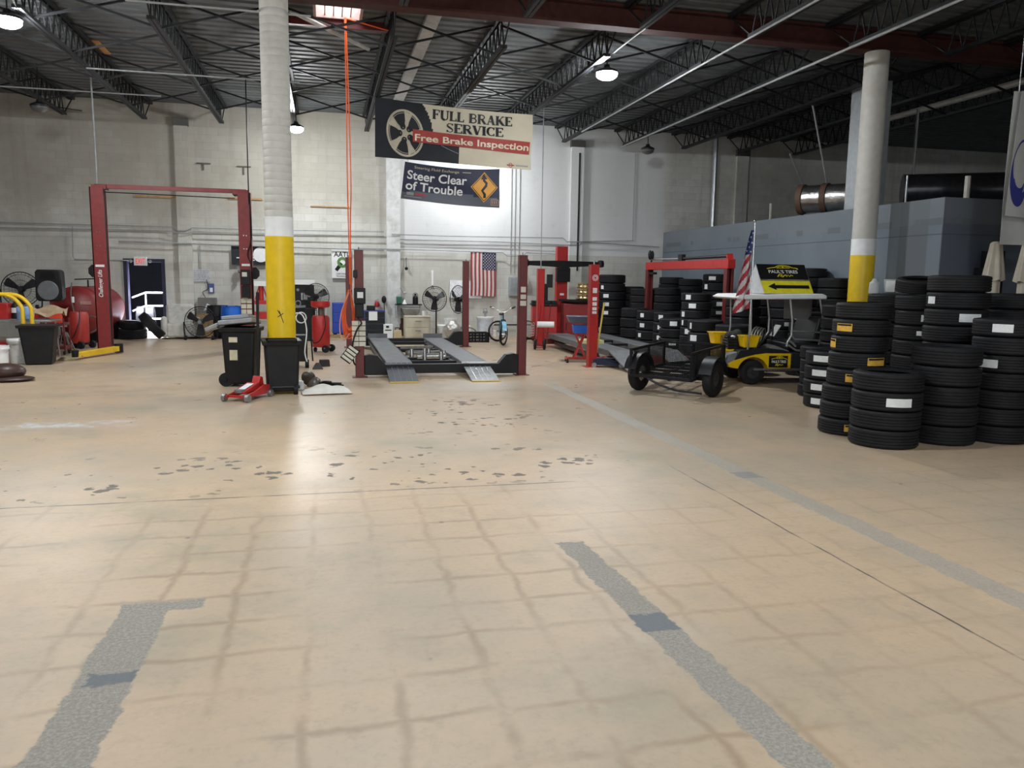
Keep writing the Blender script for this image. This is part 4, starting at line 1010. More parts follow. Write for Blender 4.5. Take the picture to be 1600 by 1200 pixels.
hw = (p1.x-p0.x)/2; Hh = p0.z
b = MB(); b.bb(-hw, hw, 0, .5, 0, .85); b.bb(-hw, hw, .1, .4, .85, Hh-.13); b.build('cabinet', M_blackm, r, .012)
b = MB(); b.bb(-hw-.02, hw+.02, .05, .42, Hh-.13, Hh); b.build('header', M_white, r)
b = MB(); b.bb(-hw*.05, hw*.45, .085, .1, Hh-.55, Hh-.36); b.build('label_plate', M_steel, r)
b = MB(); b.ring((-hw*.3, .02, .98), .07, .016, 'y', 18); b.cone((hw*.6, .02, 1.25), (hw*.6, .12, 1.25), .09, .11, 14); b.cone((-hw*.3, .06, 1.35), (-hw*.3, .1, 1.35), .04, .04, 10); b.bar((-hw*.6, 0, .88), (hw*.3, 0, .9), .06); b.build('fitting', M_grey, r)
p = aty(494, 464, 21.9); cage_fan('pedestal_fan', 'wire-cage fan standing behind the red oil drain', (p.x, 21.9, 0), .36, R(20), 'wire cage fans', p.z, 'pedestal')
# hoses and welder right of the column foot
p = fl(468, 560)
r = thing('welder_cart', 'dark welder cart with white cable loops, right of the left column', 'cart', (p.x, p.y-1.6, 0))
b = MB(); b.bb(-.18, .2, -.2, .2, .12, .62); b.build('welder_body', M_black, r, .02)
b = MB(); b.tube([(.18, -.1, .1), (.20, .0, .95), (.02, .0, 1.0)], .014, 8); b.tube([(.3, -.1, .12), (.26, .0, .8)], .014, 8); b.build('handle', M_blackm, r)
for x in (-.2, .16): b = MB(); b.cone((x, -.2, .08), (x+.07, -.2, .08), .08, .08, 14); b.build('wheel', M_rubber, r)
b = MB(); b.tube(smooth_path([(-.05, -.1, .95), (.02, -.14, 1.04), (.14, -.16, .98), (.2, -.2, .7), (.16, -.24, .3), (.22, -.26, .06)]), .012, 6); b.ring((.1, -.1, .95), .1, .012, 'y', 20, rot=rotm(0, 0, .4)); b.build('cable_loop', M_white, r)

# ---- wheelie bins at the column
def cart_bin(label, loc, rz, lid_open, h=.86, w0=.42, w1=.52, wr=.11):
    r = thing('wheelie_bin', label, 'bin', loc, rz, 'black wheelie bins by the left column')
    b = MB(); b.taper((0, 0, .04), (w0, w0*1.02), (w1, w1*1.12), h-.04); b.build('body', M_black, r, .03)
    b = MB(); b.taper((0, 0, h-.07), (w1+.05, w1*1.12+.05), (w1+.07, w1*1.12+.07), .07); b.build('rim', M_black, r, .012)
    b = MB(); b.cone((-.24, w1*.45, .11), (.24, w1*.45, .11), .025, .025, 8); b.tube([(-.2, w1*.56, h-.03), (-.2, w1*.7, h+.02), (.2, w1*.7, h+.02), (.2, w1*.56, h-.03)], .016, 8); b.build('handle_bar', M_black, r)
    for s in (-1, 1): b = MB(); b.cone((s*.15, w1*.45, wr), (s*.21, w1*.45, wr), wr, wr, 20); b.build('wheel', M_rubber, r)
    return r
p = fl(440, 617); q = cart_bin('black wheelie bin without a lid directly in front of the left column', (p.x, p.y+.24, 0), R(186), None, .80, .44, .50, .07)
p = fl(383, 606)
q = cart_bin('black wheelie bin with an open grey lid, left of the other bin', (p.x-.06, p.y+.34, 0), R(80), True, .93, .42, .46)
b = MB(); b.box((0, .02, 1.0), (.58, .52, .07), rotm(R(-6), R(6), 0)); b.box((.0, .03, 1.07), (.48, .42, .06), rotm(R(-6), R(6), 0)); b.box((.03, .40, .93), (.50, .22, .06), rotm(R(-24), 0, 0))
b.build('lid', mat('lid_grey', (0.27, 0.28, 0.29), 0.5, var=0.08), q, .015, label='grey lid resting askew')
Mst = mat('old_sticker', (0.55, 0.50, 0.36), 0.7, var=0.2)
# front of that bin faces the camera: stickers on its side panel
b = MB(); b.box((-.233, .07, .74), (.012, .13, .08)); b.build('sticker', Mst, q)
b = MB(); b.box((-.226, .07, .50), (.012, .12, .16)); b.build('sticker', Mst, q)
# red floor jack
def floor_jack(label, loc, rz, m, hlen, hang, L=.62, hm=None, sc=1.0):
    r = thing('floor_jack', label, 'jack', loc, rz, 'low floor jacks')
    r.scale = (sc,)*3
    b = MB()
    for s in (-1, 1):
        b.prism([(-L*.5, .05), (L*.5, .05), (L*.5, .09), (L*.1, .12), (-L*.3, .19), (-L*.5, .17)], s*.14-.012, s*.14+.012)
    b.bb(-L*.48, -L*.1, -.13, .13, .06, .13); b.bb(L*.36, L*.44, -.13, .13, .055, .085); b.build('chassis', m, r, .004)
    b = MB(); b.prism([(-L*.32, .13), (L*.36, .10), (L*.38, .13), (-L*.2, .22)], -.09, .09); b.build('lift_arm', m, r, .006)
    b = MB(); b.cone((L*.34, 0, .12), (L*.34, 0, .16), .06, .07, 16); b.build('saddle', M_grey, r)
    for x, z, q in ((L*.47, .055, .055), (-L*.45, .05, .05)):
        for s in (-1, 1): b = MB(); b.cone((x, s*.155, z), (x, s*.205, z), q, q, 16); b.build('wheel', M_steel, r)
    b = MB(); b.prism([(-L*.5, .13), (-L*.28, .19), (-L*.36, .30), (-L*.46, .28)], -.06, .06); b.build('pump_housing', m, r, .006)
    b = MB(); p0 = Vector((-L*.42, 0, .22)); p1 = p0+Vector((-math.cos(hang), 0, math.sin(hang)))*hlen; b.tube([p0, p1], .02, 10); b.build('handle', hm or M_black, r)
    return r
a = fl(375, 629); c = fl(401, 616); d = a-fl(398, 612)
r = floor_jack('red floor jack with an upright black handle in front of the wheelie bins', (a.x+.08, a.y+.34, 0), math.atan2(-.86, -.42), M_red2, 1.28, R(88), L=.66, sc=1.0)
b = MB(); b.box((.05, 0, .185), (.24, .1, .004), rotm(0, R(12), 0)); b.build('label_plate', M_paper, r)
# floor clutter right of the bins
p = fl(508, 617)
def bag(u, v): return Vector(((u-.5)*.72, (v-.5)*.36, (.02+.11*(math.sin(PI*u)*math.sin(PI*v))**.6+.02*math.sin(13*u+5*v)*math.sin(PI*v)*math.sin(PI*u))))
b = MB(); b.sheet(bag, 22, 12, .01)
tag(b.build('white_sack', mat('sack_white', (0.66, 0.64, 0.58), 0.8, var=0.08), loc=(p.x+.02, p.y+.16, 0), rz=R(6)), 'flat white sack lying on the floor right of the wheelie bins', 'sack')
Mbrown = mat('brown_shell', (0.10, 0.085, 0.07), 0.35, var=0.2)
p = fl(478, 606); b = MB(); b.lathe([(.001, .15), (.05, .14), (.10, .08), (.115, 0), (.105, 0), (.09, .08), (.04, .13), (.001, .138)], 24, rot=rotm(R(70), 0, R(40)))
tag(b.build('funnel_cup', mat('dark_brown_cup', (0.05, 0.04, 0.032), 0.4), loc=(p.x+.02, p.y+.25, .115)), 'dark brown open cup behind the white sack', 'cup')
p = fl(491, 606); b = MB(); b.lathe([(.12, 0), (.115, .05), (.09, .11), (.05, .145), (.001, .155)], 24)
tag(b.build('dome_cover', Mbrown, loc=(p.x, p.y+.2, 0)), 'brown-grey dome cover behind the white sack', 'cover')
p = fl(507, 606); b = MB(); b.box((0, 0, .04), (.2, .12, .08), rotm(0, 0, .4)); b.box((.18, -.03, .03), (.16, .08, .06), rotm(0, 0, -.3)); b.tube(smooth_path([(-.1, 0, .02), (0, -.1, .09), (.14, -.08, .05), (.3, -.1, .02)]), .012, 6)
tag(b.build('black_parts', M_black, bevel=.008, loc=(p.x, p.y+.2, 0)), 'small heap of black plastic parts behind the white sack', 'parts')
p = fl(469, 611); b = MB(); b.taper((0, 0, 0), (.12, .16), (.09, .12), .14); tag(b.build('grey_jug', mat('jug_grey', (0.5, 0.51, 0.52), 0.5), bevel=.02, loc=(p.x, p.y+.14, 0)), 'pale grey jug right beside the front wheelie bin', 'jug')
p = fl(411, 617); b = MB(); b.taper((0, 0, 0), (.10, .12), (.08, .1), .12); tag(b.build('white_box', M_white, bevel=.01, loc=(p.x, p.y+.3, 0)), 'small white box between the two wheelie bins', 'box')
p = fl(507, 573); b = MB(); b.taper((0, 0, 0), (.19, .15), (.17, .12), .13); tag(b.build('black_block', M_grey if False else mat('dark_plastic', (0.035, 0.033, 0.03), 0.5), bevel=.01, loc=(p.x, p.y+.1, 0), rz=.3), 'dark block on the open floor in front of the red oil drain', 'block')
p = fl(498, 577); b = MB(); b.taper((0, 0, 0), (.2, .16), (.06, .06), .12); tag(b.build('wheel_chock', mat('dark_plastic', (0, 0, 0)), bevel=.006, loc=(p.x-.02, p.y+.05, 0)), 'dark wedge on the floor left of the dark block', 'wedge')
# ================================================================== MIDDLE
FX0, FX1, FY0, FY1 = 0.57, 3.47, 13.92, 19.85
r = thing('four_post_lift', 'dark red four-post drive-on car lift in the middle of the shop', 'lift', (0, 0, 0))
PH = {(0, 0): 2.19, (1, 0): 2.16, (0, 1): 2.20, (1, 1): 2.16}
for i, x in enumerate((FX0, FX1)):
    for j, y in enumerate((FY0, FY1)):
        s = 1 if i == 0 else -1; h = PH[(i, j)]
        b = MB(); b.bb(x-.075, x+.075, y-.075, y-.065, .01, h); b.bb(x-.075, x-.065, y-.075, y+.075, .01, h); b.bb(x+.065, x+.075, y-.075, y+.075, .01, h); b.bb(x-.065, x+.065, y+.055, y+.075, .01, h); b.bb(x-.075, x+.075, y-.075, y+.075, h-.012, h); b.bb(x-.13, x+.13, y-.13, y+.13, 0, .012)
        c_ = b.build('post', M_maroon, r, .004)
        if i == 1 and j == 0:
            b = MB(); b.bb(x-.045, x+.045, y-.079, y-.075, 1.50, 1.60); b.bb(x-.05, x+.05, y-.079, y-.075, 1.38, 1.46); b.bb(x-.055, x+.055, y-.079, y-.075, 1.26, 1.35); b.build('sticker', mat('cream_sticker', (0, 0, 0)), c_)
        b = MB(); b.cone((x, y, h), (x, y, h+.05), .014, .012, 8); b.build('cable_bolt', M_steel, c_)
for y in (FY0, FY1):
    b = MB(); b.bb(FX0+.08, FX1-.08, y-.07, y+.07, .06, .22)
    for x, s in ((FX0+.08, 1), (FX1-.08, -1)):
        b.prism([(x, .04), (x+s*.5, .04), (x+s*.5, .2), (x+s*.36, .22), (x+s*.22, .38), (x+s*.08, .40), (x, .38)][::s], y-.09, y+.09)
    b.build('crossbeam', M_blackm, r, .004)
M_run = mat('runway_steel', (0.15, 0.155, 0.16), 0.55, 0.3, var=0.15, scale=5)
for k, (x0, x1) in enumerate(((1.02, 1.50), (2.40, 2.88))):
    b = MB(); b.bb(x0, x1, 14.15, 19.95, .20, .225); b.bb(x0, x0+.03, 14.15, 19.95, .10, .225); b.bb(x1-.03, x1, 14.15, 19.95, .10, .225); run = b.build('runway', M_run, r)
    b = MB(); b.prism([(14.15, .225), (14.15, .205), (13.05, .004), (13.03, .015)], x0, x1, lambda p: Vector((p.y, p.x, p.z))); rp = b.build('ramp', mat('checker_dark', (0.075, 0.085, 0.1), 0.45, 0.4, var=0.2) if k == 0 else mat('checker_bright', (0.30, 0.31, 0.31), 0.55, 0.3, var=0.2), r)
    b = MB()
    for i in range(1, 5):
        x = x0+(x1-x0)*i/5
        for q in range(14):
            t = q/14; y = 13.1+1.0*t; z = .017+.205*(t+.03); b.box((x, y+.02, z+.006), (.012, .045, .008), rotm(R(10.5), 0, 0))
    b.build('tread_studs', M_steel, rp)
    b = MB(); b.bb(x0, x1, 13.02, 13.06, .004, .02); b.build('warning_edge', M_yellow, rp)
    b = MB(); b.bb(x0, x1, 19.93, 19.96, .225, .33); b.build('wheel_stop', M_run, run)
# rolling bridge jack between the runways
r = thing('rolling_jack', 'black rolling bridge jack between the runways of the four-post lift', 'jack', (1.95, 0, 0))
b = MB()
for y in (14.75, 15.35, 17.2, 17.8, 19.2): b.bb(-.45, .45, y-.045, y+.045, .12, .19)
for x in (-.42, .42): b.bb(x-.04, x+.04, 14.7, 19.3, .10, .17)
b.build('jack_frame', M_blackm, r, .006)
b = MB(); b.cone((-.25, 15.1, .24), (.3, 15.1, .24), .055, .055, 14); b.build('jack_cylinder', M_chrome, r)
for x, y, z in ((-.12, 14.95, .40), (.2, 15.0, .33), (.3, 15.3, .33), (-.3, 15.6, .33), (.05, 15.7, .33)): b = MB(); b.cone((x, y, .17), (x, y, z), .045, .035, 12); b.build('jack_ram', M_chrome, r)
M_oily = mat('oily_steel', (0.22, 0.21, 0.18), 0.45, 0.6, var=0.3)
for x0, y0, x1, y1 in ((-.35, 16, .3, 16.1), (-.3, 16.4, .35, 16.3), (-.35, 17.5, .35, 17.45)): b = MB(); b.bar((x0, y0, .2), (x1, y1, .21), .09, .05); b.build('jack_arm', M_oily, r)
for x in (-.3, 0, .3): b = MB(); b.cone((x, 16.2, .15), (x, 16.2, .24), .07, .06, 14); b.build('lift_pad', M_oily, r)
# control box on the front left post
r = thing('lift_control_box', 'black control box with stickers hung on the front left lift post', 'control box', (FX0, FY0-.085, 0))
b = MB(); b.bb(-.09, .1, -.14, .0, 1.28, 1.55); b.build('housing', M_black, r, .012)
b = MB(); b.bb(-.07, .07, -.12, .0, 1.05, 1.28); b.build('relay_box', M_black, r, .012)
b = MB(); b.bb(-.1, -.03, -.05, 0, 1.72, 1.85); b.build('limit_switch', M_black, r, .012)
b = MB(); b.bb(-.04, .06, -.143, -.14, 1.38, 1.48); b.build('label_plate', M_paper, r)
b = MB()
for k in range(5):
    for q in range(2): z = .55+.09*k; b.bb(-.13+.12*q, -.02+.12*q, -.02, -.008, z, z+.075)
b.build('sticker', mat('cream_sticker', (0, 0, 0)), r)
b = MB(); b.tube(smooth_path([(-.03, -.06, 1.05), (.03, -.1, .95), (-.04, -.06, .85), (-.12, -.05, .6), (-.1, .05, .25), (.1, .2, .1)]), .014, 6); b.build('hose', M_black, r)
r = thing('tilted_rack', 'small striped rack tilted against the front left lift post', 'rack', (FX0-.17, FY0-.16, .42))
b = MB(); rt = rotm(R(-12), R(38), 0)
for k in range(4): b.box(rt @ Vector((0, 0, -.10+.066*k)), (.18, .03, .045), rt)
b.build('slats', mat('cream_sticker', (0, 0, 0)), r)
b = MB(); b.box(rt @ Vector((0, .03, 0)), (.20, .03, .28), rt); b.bar((.05, .05, 0), (.17, .1, .05), .03); b.build('backing', M_black, r)
# orange cord from the roof with a hanging bundle
p_t, p_b = aty(539, 60, 15.0), aty(547, 458, 14.6)
r = thing('extension_cord', 'orange cord hanging from the roof with a coiled bundle by the lift post', 'cord', (p_b.x, p_b.y, 0))
M_or = mat('orange_cord', (0.85, 0.13, 0.02), 0.5, var=0.08)
top = Vector((p_t.x-p_b.x, p_t.y-p_b.y, 6.28))
b = MB(); b.tube(smooth_path([top, top+Vector((.01, 0, -1.6)), Vector((-.02, 0, 3.4)), Vector((0, 0, 1.6))]), .012, 6)
b.tube(smooth_path([top+Vector((.02, 0, 0)), Vector((.04, 0, 3.6)), Vector((.02, .0, 2.6)), Vector((0.02, 0, 1.5))]), .012, 6); b.build('hanging_run', M_or, r)
b = MB(); random.seed(5)
for k in range(14):
    ph = random.uniform(-.5, .5); w_ = random.uniform(.05, .11); z0 = random.uniform(.62, .8); yy = random.uniform(-.05, .05)
    b.tube(smooth_path([(-.02, yy, 1.5), (-w_-.03, yy+.02, 1.12), (-w_*1.1, yy, z0+.08), (-.02, yy, z0), (w_*.8, yy, z0+.1), (w_*.7, yy, 1.1), (.0, yy, 1.5)], 4), .013, 5)
b.build('coil', M_or, r)
b = MB(); b.tube(smooth_path([(-.02, -.06, 1.46), (-.16, -.07, 1.1), (-.19, -.07, .75), (-.12, -.06, .6), (-.02, -.06, .72)], 5), .01, 5); b.build('loose_loop', mat('faded_pink_cord', (0.75, 0.35, 0.3), 0.5), r)
a = fl(545, 42, 6.2); c = fl(612, 54, 6.2)
b = MB(); b.tube([(p_t.x, p_t.y, 6.27), (1.2, p_t.y+.2, 6.18)], .012, 6); tag(b.build('orange_cord', M_or), 'orange cord running under the skylight to the dark truss', 'cord')
b = MB(); b.tube([(-.5, 14.6, 6.2), (.9, 16.2, 6.1)], .04, 6); tag(b.build('hanging_strip', mat('pale_strip', (0, 0, 0))), 'pale strip hanging loose under the skylight', 'strip')
# --- banners hung between roof and floor
BY = 18.6
def lerp2(A, B, C_, D, u, v):  # bottom-left, bottom-right, top-left, top-right
    return (A*(1-u)+B*u)*(1-v)+(C_*(1-u)+D*u)*v
TL, TR, BL, BR = aty(586, 151, BY), aty(833, 179, BY), aty(586, 245, BY), aty(829, 266, BY)
W1, H1 = (TR-TL).length, (TL-BL).length
def S1(u, v, off=0.0):
    p = lerp2(BL, BR, TL, TR, u, v)
    fold = .05*math.sin(9*(u*.8-v*.9))*u*(1-.4*v)+.03*math.sin(PI*u)*(1-v)
    return p+Vector((0, -fold-off, -.05*math.sin(PI*u)*v))
r = thing('brake_banner', 'large hanging banner reading FULL BRAKE SERVICE Free Brake Inspection', 'banner', (0, 0, 0))
M_bdark = mat('banner_black', (0.013, 0.014, 0.018), 0.55, var=0.25, scale=2)
M_cream = mat('banner_cream', (0.50, 0.45, 0.335), 0.65, var=0.06, scale=3)
def pick1(u, v):
    if v < .42: return 1 if u > .525 else 0
    return 1 if u > .29+.07*(1-max(0, (v-.42)/.58)**2) else 0
b = MB(); b.sheet(lambda u, v: S1(u, v), 120, 36, .004, pick1); b.build('cloth', [M_bdark, M_cream], r)
f1 = lambda off: (lambda x, y: S1(x/W1, y/H1, off))
M_bred = mat('banner_red', (0.30, 0.028, 0.018), 0.6, var=0.08)
b = MB(); fr = lambda x, y: S1(x/W1, (y+0)/H1, .010)
b.sheet(lambda u, v: S1(.232+.755*u, .40-.055*u*0+.22*(v-.5)+.065*(1-u)*0.6-.01, .020), 40, 2, .003); b.build('red_band', M_bred, r)
# slab-serif capitals drawn as strokes on a unit-high box
def serif_glyphs():
    A, T, S = .235, .095, .33
    def st(x): return [([(x, 0), (x, 1)], A), ([(x-S/2, .03), (x+S/2, .03)], T), ([(x-S/2, .97), (x+S/2, .97)], T)]
    g = {}
    g['F'] = (.72, st(.17)+[([(.17, .965), (.66, .965)], T), ([(.63, 1), (.63, .74)], T), ([(.17, .52), (.48, .52)], T), ([(.47, .64), (.47, .40)], T)])
    g['U'] = (.86, [([(.17, 1), (.17, .3)]+arc(.43, .28, .26, .25, 180, 270, 6), A), ([(.69, 1), (.69, .3)]+arc(.43, .28, .26, .25, 360, 270, 6), .1), ([(.02, .97), (.32, .97)], T), ([(.56, .97), (.82, .97)], T)])
    g['L'] = (.70, st(.17)+[([(.17, .035), (.64, .035)], T), ([(.62, 0), (.62, .28)], T)])
    g['B'] = (.80, st(.17)+[([(.17, .96)]+arc(.42, .75, .22, .21, 90, -90, 8)+[(.17, .54)], .11), ([(.17, .53)]+arc(.44, .28, .24, .24, 90, -90, 8)+[(.17, .04)], .12)])
    g['R'] = (.84, st(.17)+[([(.17, .96)]+arc(.43, .74, .22, .22, 90, -90, 8)+[(.17, .52)], .11), ([(.42, .52), (.70, .05)], A), ([(.62, .03), (.84, .03)], T)])
    g['A'] = (.88, [([(.14, 0), (.43, 1)], .08), ([(.43, 1), (.70, 0)], A), ([(.24, .32), (.60, .32)], T), ([(.02, .03), (.26, .03)], T), ([(.56, .03), (.86, .03)], T)])
    g['K'] = (.88, st(.17)+[([(.20, .42), (.68, .96)], .09), ([(.36, .58), (.72, .04)], A), ([(.56, .97), (.82, .97)], T), ([(.6, .03), (.88, .03)], T)])
    g['E'] = (.74, st(.17)+[([(.17, .965), (.66, .965)], T), ([(.64, 1), (.64, .76)], T), ([(.17, .52), (.48, .52)], T), ([(.47, .62), (.47, .42)], T), ([(.17, .035), (.68, .035)], T), ([(.66, 0), (.66, .26)], T)])
    g['S'] = (.68, [(arc(.33, .74, .22, .22, 20, 180, 8)+[(.14, .66), (.30, .54), (.46, .42)]+arc(.34, .27, .22, .23, 20, -160, 9), [.08]*8+[.12, .16, .19, .16, .12]+[.08]*9), ([(.54, .98), (.54, .76)], T), ([(.10, .02), (.10, .26)], T)])
    g['V'] = (.84, [([(.14, 1), (.42, 0)], A), ([(.42, 0), (.70, 1)], .08), ([(.0, .97), (.30, .97)], T), ([(.56, .97), (.84, .97)], T)])
    g['I'] = (.36, st(.17))
    g['C'] = (.78, [(arc(.42, .5, .30, .46, 50, 310, 18), [.08]*4+[.14, .18, .2, .2, .2, .2, .2, .18, .16, .12]+[.08]*5), ([(.66, .98), (.66, .70)], T), ([(.66, .02), (.66, .28)], T)])
    g[' '] = (.42, [])
    return g
SG = serif_glyphs()
def serif_text(mb, body, fn, x0, y0, size, width):
    tot = sum(SG[ch][0] for ch in body); kx = width/tot; x = 0
    for ch in body:
        adv, strokes = SG[ch]
        for pts, wd in strokes:
            if isinstance(wd, list): wd = (wd+[wd[-1]]*40)[:len(pts)]
            stroke2(mb, lambda a, c, x=x: fn(x0+(x+a)*kx, y0+c*size), pts, wd)
        x += adv
b = MB(); f = f1(.014)
serif_text(b, 'FULL BRAKE', f, W1*.352, H1*.76, H1*.165, W1*.515)
serif_text(b, 'SERVICE', f, W1*.44, H1*.552, H1*.165, W1*.37); b.build('black_lettering', mat('print_black', (0.01, 0.01, 0.012), 0.5), r)
b = MB(); put_text(b, 'Free Brake Inspection', lambda x, y: S1(.24+x/W1, .345+y/H1, .028), H1*.165, .02, width=W1*.735); b.build('cream_lettering', mat('print_cream', (0.62, 0.56, 0.42), 0.6), r)
# wheel picture on the dark half
M_rim = mat('print_rim', (0.40, 0.36, 0.27), 0.5, var=0.2, scale=4)
b = MB(); cx, cy = W1*.185, H1*.45; rx, ry = W1*.113, H1*.40
fw = f1(.009); f2_ = f1(.012)
sk = lambda a, rr: (cx+rx*rr*math.cos(a), cy+ry*rr*math.sin(a)-.10*rx*rr*math.cos(a))
stroke2(b, fw, [sk(2*PI*i/48, .97) for i in range(48)], .05, True)
stroke2(b, f2_, [sk(2*PI*i/48, .86) for i in range(48)], .012, True)
for k in range(5):
    a = R(72*k+80); p1 = [sk(a-.42, .20), sk(a-.20, .55), sk(a-.24, .93), sk(a+.24, .93), sk(a+.20, .55), sk(a+.42, .20)]
    poly2(b, f1(.010), p1)
poly2(b, f1(.011), [sk(2*PI*i/24, .26) for i in range(24)]); b.build('wheel_picture', M_rim, r)
b = MB()
for k in range(5):
    a = R(72*k+44); c0 = sk(a, .30)
    stroke2(b, f1(.018), [(c0[0]+.045*math.cos(2*PI*i/14), c0[1]+.055*math.sin(2*PI*i/14)) for i in range(14)], .034, True)
b.build('lug_hole', mat('print_black', (0, 0, 0)), r)
b = MB(); stroke2(b, f1(.009), [(W1*.41, H1*.30), (W1*.46, H1*.24), (W1*.52, H1*.18)], .012); b.build('grey_line', mat('print_grey', (0.2, 0.2, 0.2), 0.5), r)
b = MB(); stroke2(b, f1(.012), [(W1*.865+.04*math.cos(2*PI*i/16), H1*.06+.05*math.sin(2*PI*i/16)) for i in range(16)], .014, True); quad(b, f1(.012), W1*.84, H1*.05, W1*.89, H1*.07)
b.build('red_emblem', M_bred, r)
b = MB()
for i in range(9): quad(b, f1(.012), W1*(.90+.009*i), H1*.045, W1*(.906+.009*i), H1*.075)
b.build('small_print', mat('print_grey', (0, 0, 0)), r)
for k, (p, q) in enumerate((((586, 151), (596, 20)), ((714, 172), (722, 100)), ((833, 179), (838, 95)))):
    a = aty(*p, BY); c = aty(*q, BY)
    b = MB(); b.tube([a+Vector((0, 0, -.02)), (c.x, BY+.1, min(c.z, 6.0) if k else 6.2)], .006, 5); tag(b.build('banner_rope', M_steel), 'thin rope holding the %s of the brake banner' % ('left corner', 'middle', 'right corner')[k], 'rope')
# second banner
TL, TR, BL, BR = aty(633, 252, BY+.08), aty(781, 264, BY+.08), aty(626, 310, BY+.08), aty(780, 325, BY+.08)
W2, H2 = (TR-TL).length, (TL-BL).length
def S2(u, v, off=0.0):
    p = lerp2(BL, BR, TL, TR, u, v)
    return p+Vector((0, -.03*math.sin(7*u+5*v)-.02*math.sin(PI*u)-off, -.07*math.sin(PI*u)*v-.03*math.sin(PI*u)*(1-v)))
f2 = lambda off: (lambda x, y: S2(x/W2, y/H2, off))
r = thing('steering_banner', 'navy banner reading Steer Clear of Trouble under the brake banner', 'banner', (0, 0, 0))
b = MB(); b.sheet(lambda u, v: S2(u, v), 40, 16, .004, lambda u, v: 1 if v < .20+.1*math.sin(3*u) else 0); b.build('cloth', [mat('banner_navy', (0.022, 0.026, 0.05), 0.55, var=0.2, scale=2), mat('banner_slate', (0.07, 0.075, 0.095), 0.55, var=0.2, scale=2)], r)
b = MB()
put_text(b, 'Steer Clear', lambda x, y: S2(.035+x/W2, .56+y/H2, .013), H2*.33, .018, width=W2*.61)
put_text(b, 'of Trouble', lambda x, y: S2(.03+x/W2, .27+y/H2, .013), H2*.33, .018, width=W2*.58); b.build('white_lettering', mat('print_white', (0.6, 0.6, 0.58), 0.6), r)
b = MB()
for u in (.03, .5, .97): b.tube([S2(u, .99), S2(u, .99)+Vector((0, -.05, .30))], .005, 5)
b.build('tie_cord', M_steel, r)
b = MB(); put_text(b, 'Steering Fluid Exchange', lambda x, y: S2(.10+x/W2, .86+y/H2, .012), H2*.10, .004, width=W2*.46); quad(b, f2(.012), W2*.60, H2*.88, W2*.69, H2*.90); b.build('small_lettering', mat('print_tan', (0.42, 0.35, 0.25), 0.6), r)
b = MB(); cx, cy, s_ = W2*.835, H2*.52, H2*.40
b.sheet(lambda u, v: f2(.014)(cx+s_*.95*(u-v), cy+s_*(u+v-1)), 10, 10, .004); b.build('warning_diamond', mat('print_orange', (0.58, 0.27, 0.03), 0.6, var=0.05), r)
b = MB()
for (x0, y0), (x1, y1) in (((0, -1), (1, 0)), ((1, 0), (0, 1)), ((0, 1), (-1, 0)), ((-1, 0), (0, -1))):
    stroke2(b, f2(.017), [(cx+s_*.86*(x0+(x1-x0)*i/6), cy+s_*.90*(y0+(y1-y0)*i/6)) for i in range(7)], .014)
stroke2(b, f2(.018), [(cx+.01, cy-.24), (cx+.01, cy-.16), (cx-.05, cy-.08), (cx+.04, cy+.03), (cx+.05, cy+.09), (cx-.01, cy+.15), (cx-.005, cy+.22)], .06)
poly2(b, f2(.0185), [(cx-.085, cy+.17), (cx+.075, cy+.18), (cx-.01, cy+.30)]); b.build('winding_arrow', mat('print_black', (0, 0, 0)), r)
b = MB(); quad(b, f2(.012), W2*.05, H2*.12, W2*.12, H2*.20); quad(b, f2(.012), W2*.03, H2*.07, W2*.2, H2*.09); b.build('pale_print', mat('print_grey', (0, 0, 0)), r)
b = MB(); quad(b, f2(.012), W2*.135, H2*.14, W2*.24, H2*.20); b.build('red_print', mat('print_red_dark', (0.30, 0.03, 0.04), 0.6), r)
b = MB(); stroke2(b, f2(.013), [(W2*.91, H2*.06), (W2*.985, H2*.06), (W2*.985, H2*.20), (W2*.91, H2*.20)], .012, True)
for i in range(3): stroke2(b, f2(.013), [(W2*(.925+.02*i), H2*.09), (W2*(.925+.02*i), H2*.17)], .012)
b.build('orange_stamp', mat('print_tan2', (0.5, 0.3, 0.15), 0.6), r)
# AATI sign on the wall
p0, p1 = aty(518, 389, 23.62), aty(549, 435, 23.62)
r = thing('certified_sign', 'white wall sign with a green wheel-and-wrench emblem behind the orange cord', 'sign', (p0.x, 23.62, p1.z))
W_, H_ = p1.x-p0.x, p0.z-p1.z
b = MB(); b.bb(0, W_, 0, .05, 0, H_); b.build('panel', M_white, r, .004)
b = MB(); fs = lambda u, v: Vector((u, -.006, v))
put_text(b, 'AATI', lambda u, v: fs(W_*.12+u, H_*.74+v), H_*.24, .012, width=W_*.72)
for i in range(2):
    t = ('CERTIFIED', 'TECHNICIAN')[i]; put_text(b, t, lambda u, v, i=i: fs(W_*.22+u, H_*(.13-.085*i)+v), H_*.07, .01, width=W_*.6)
stroke2(b, fs, [(W_*.22, H_*.27), (W_*.50, H_*.52)], .10); b.build('lettering', mat('print_black', (0, 0, 0)), r)
b = MB(); stroke2(b, lambda u, v: Vector((u, -.010, v)), [(W_*.55+.115*math.cos(2*PI*i/24), H_*.55+.115*math.sin(2*PI*i/24)) for i in range(24)], .07, True); b.build('green_ring', mat('emblem_green', (0.08, 0.22, 0.04), 0.5), r)
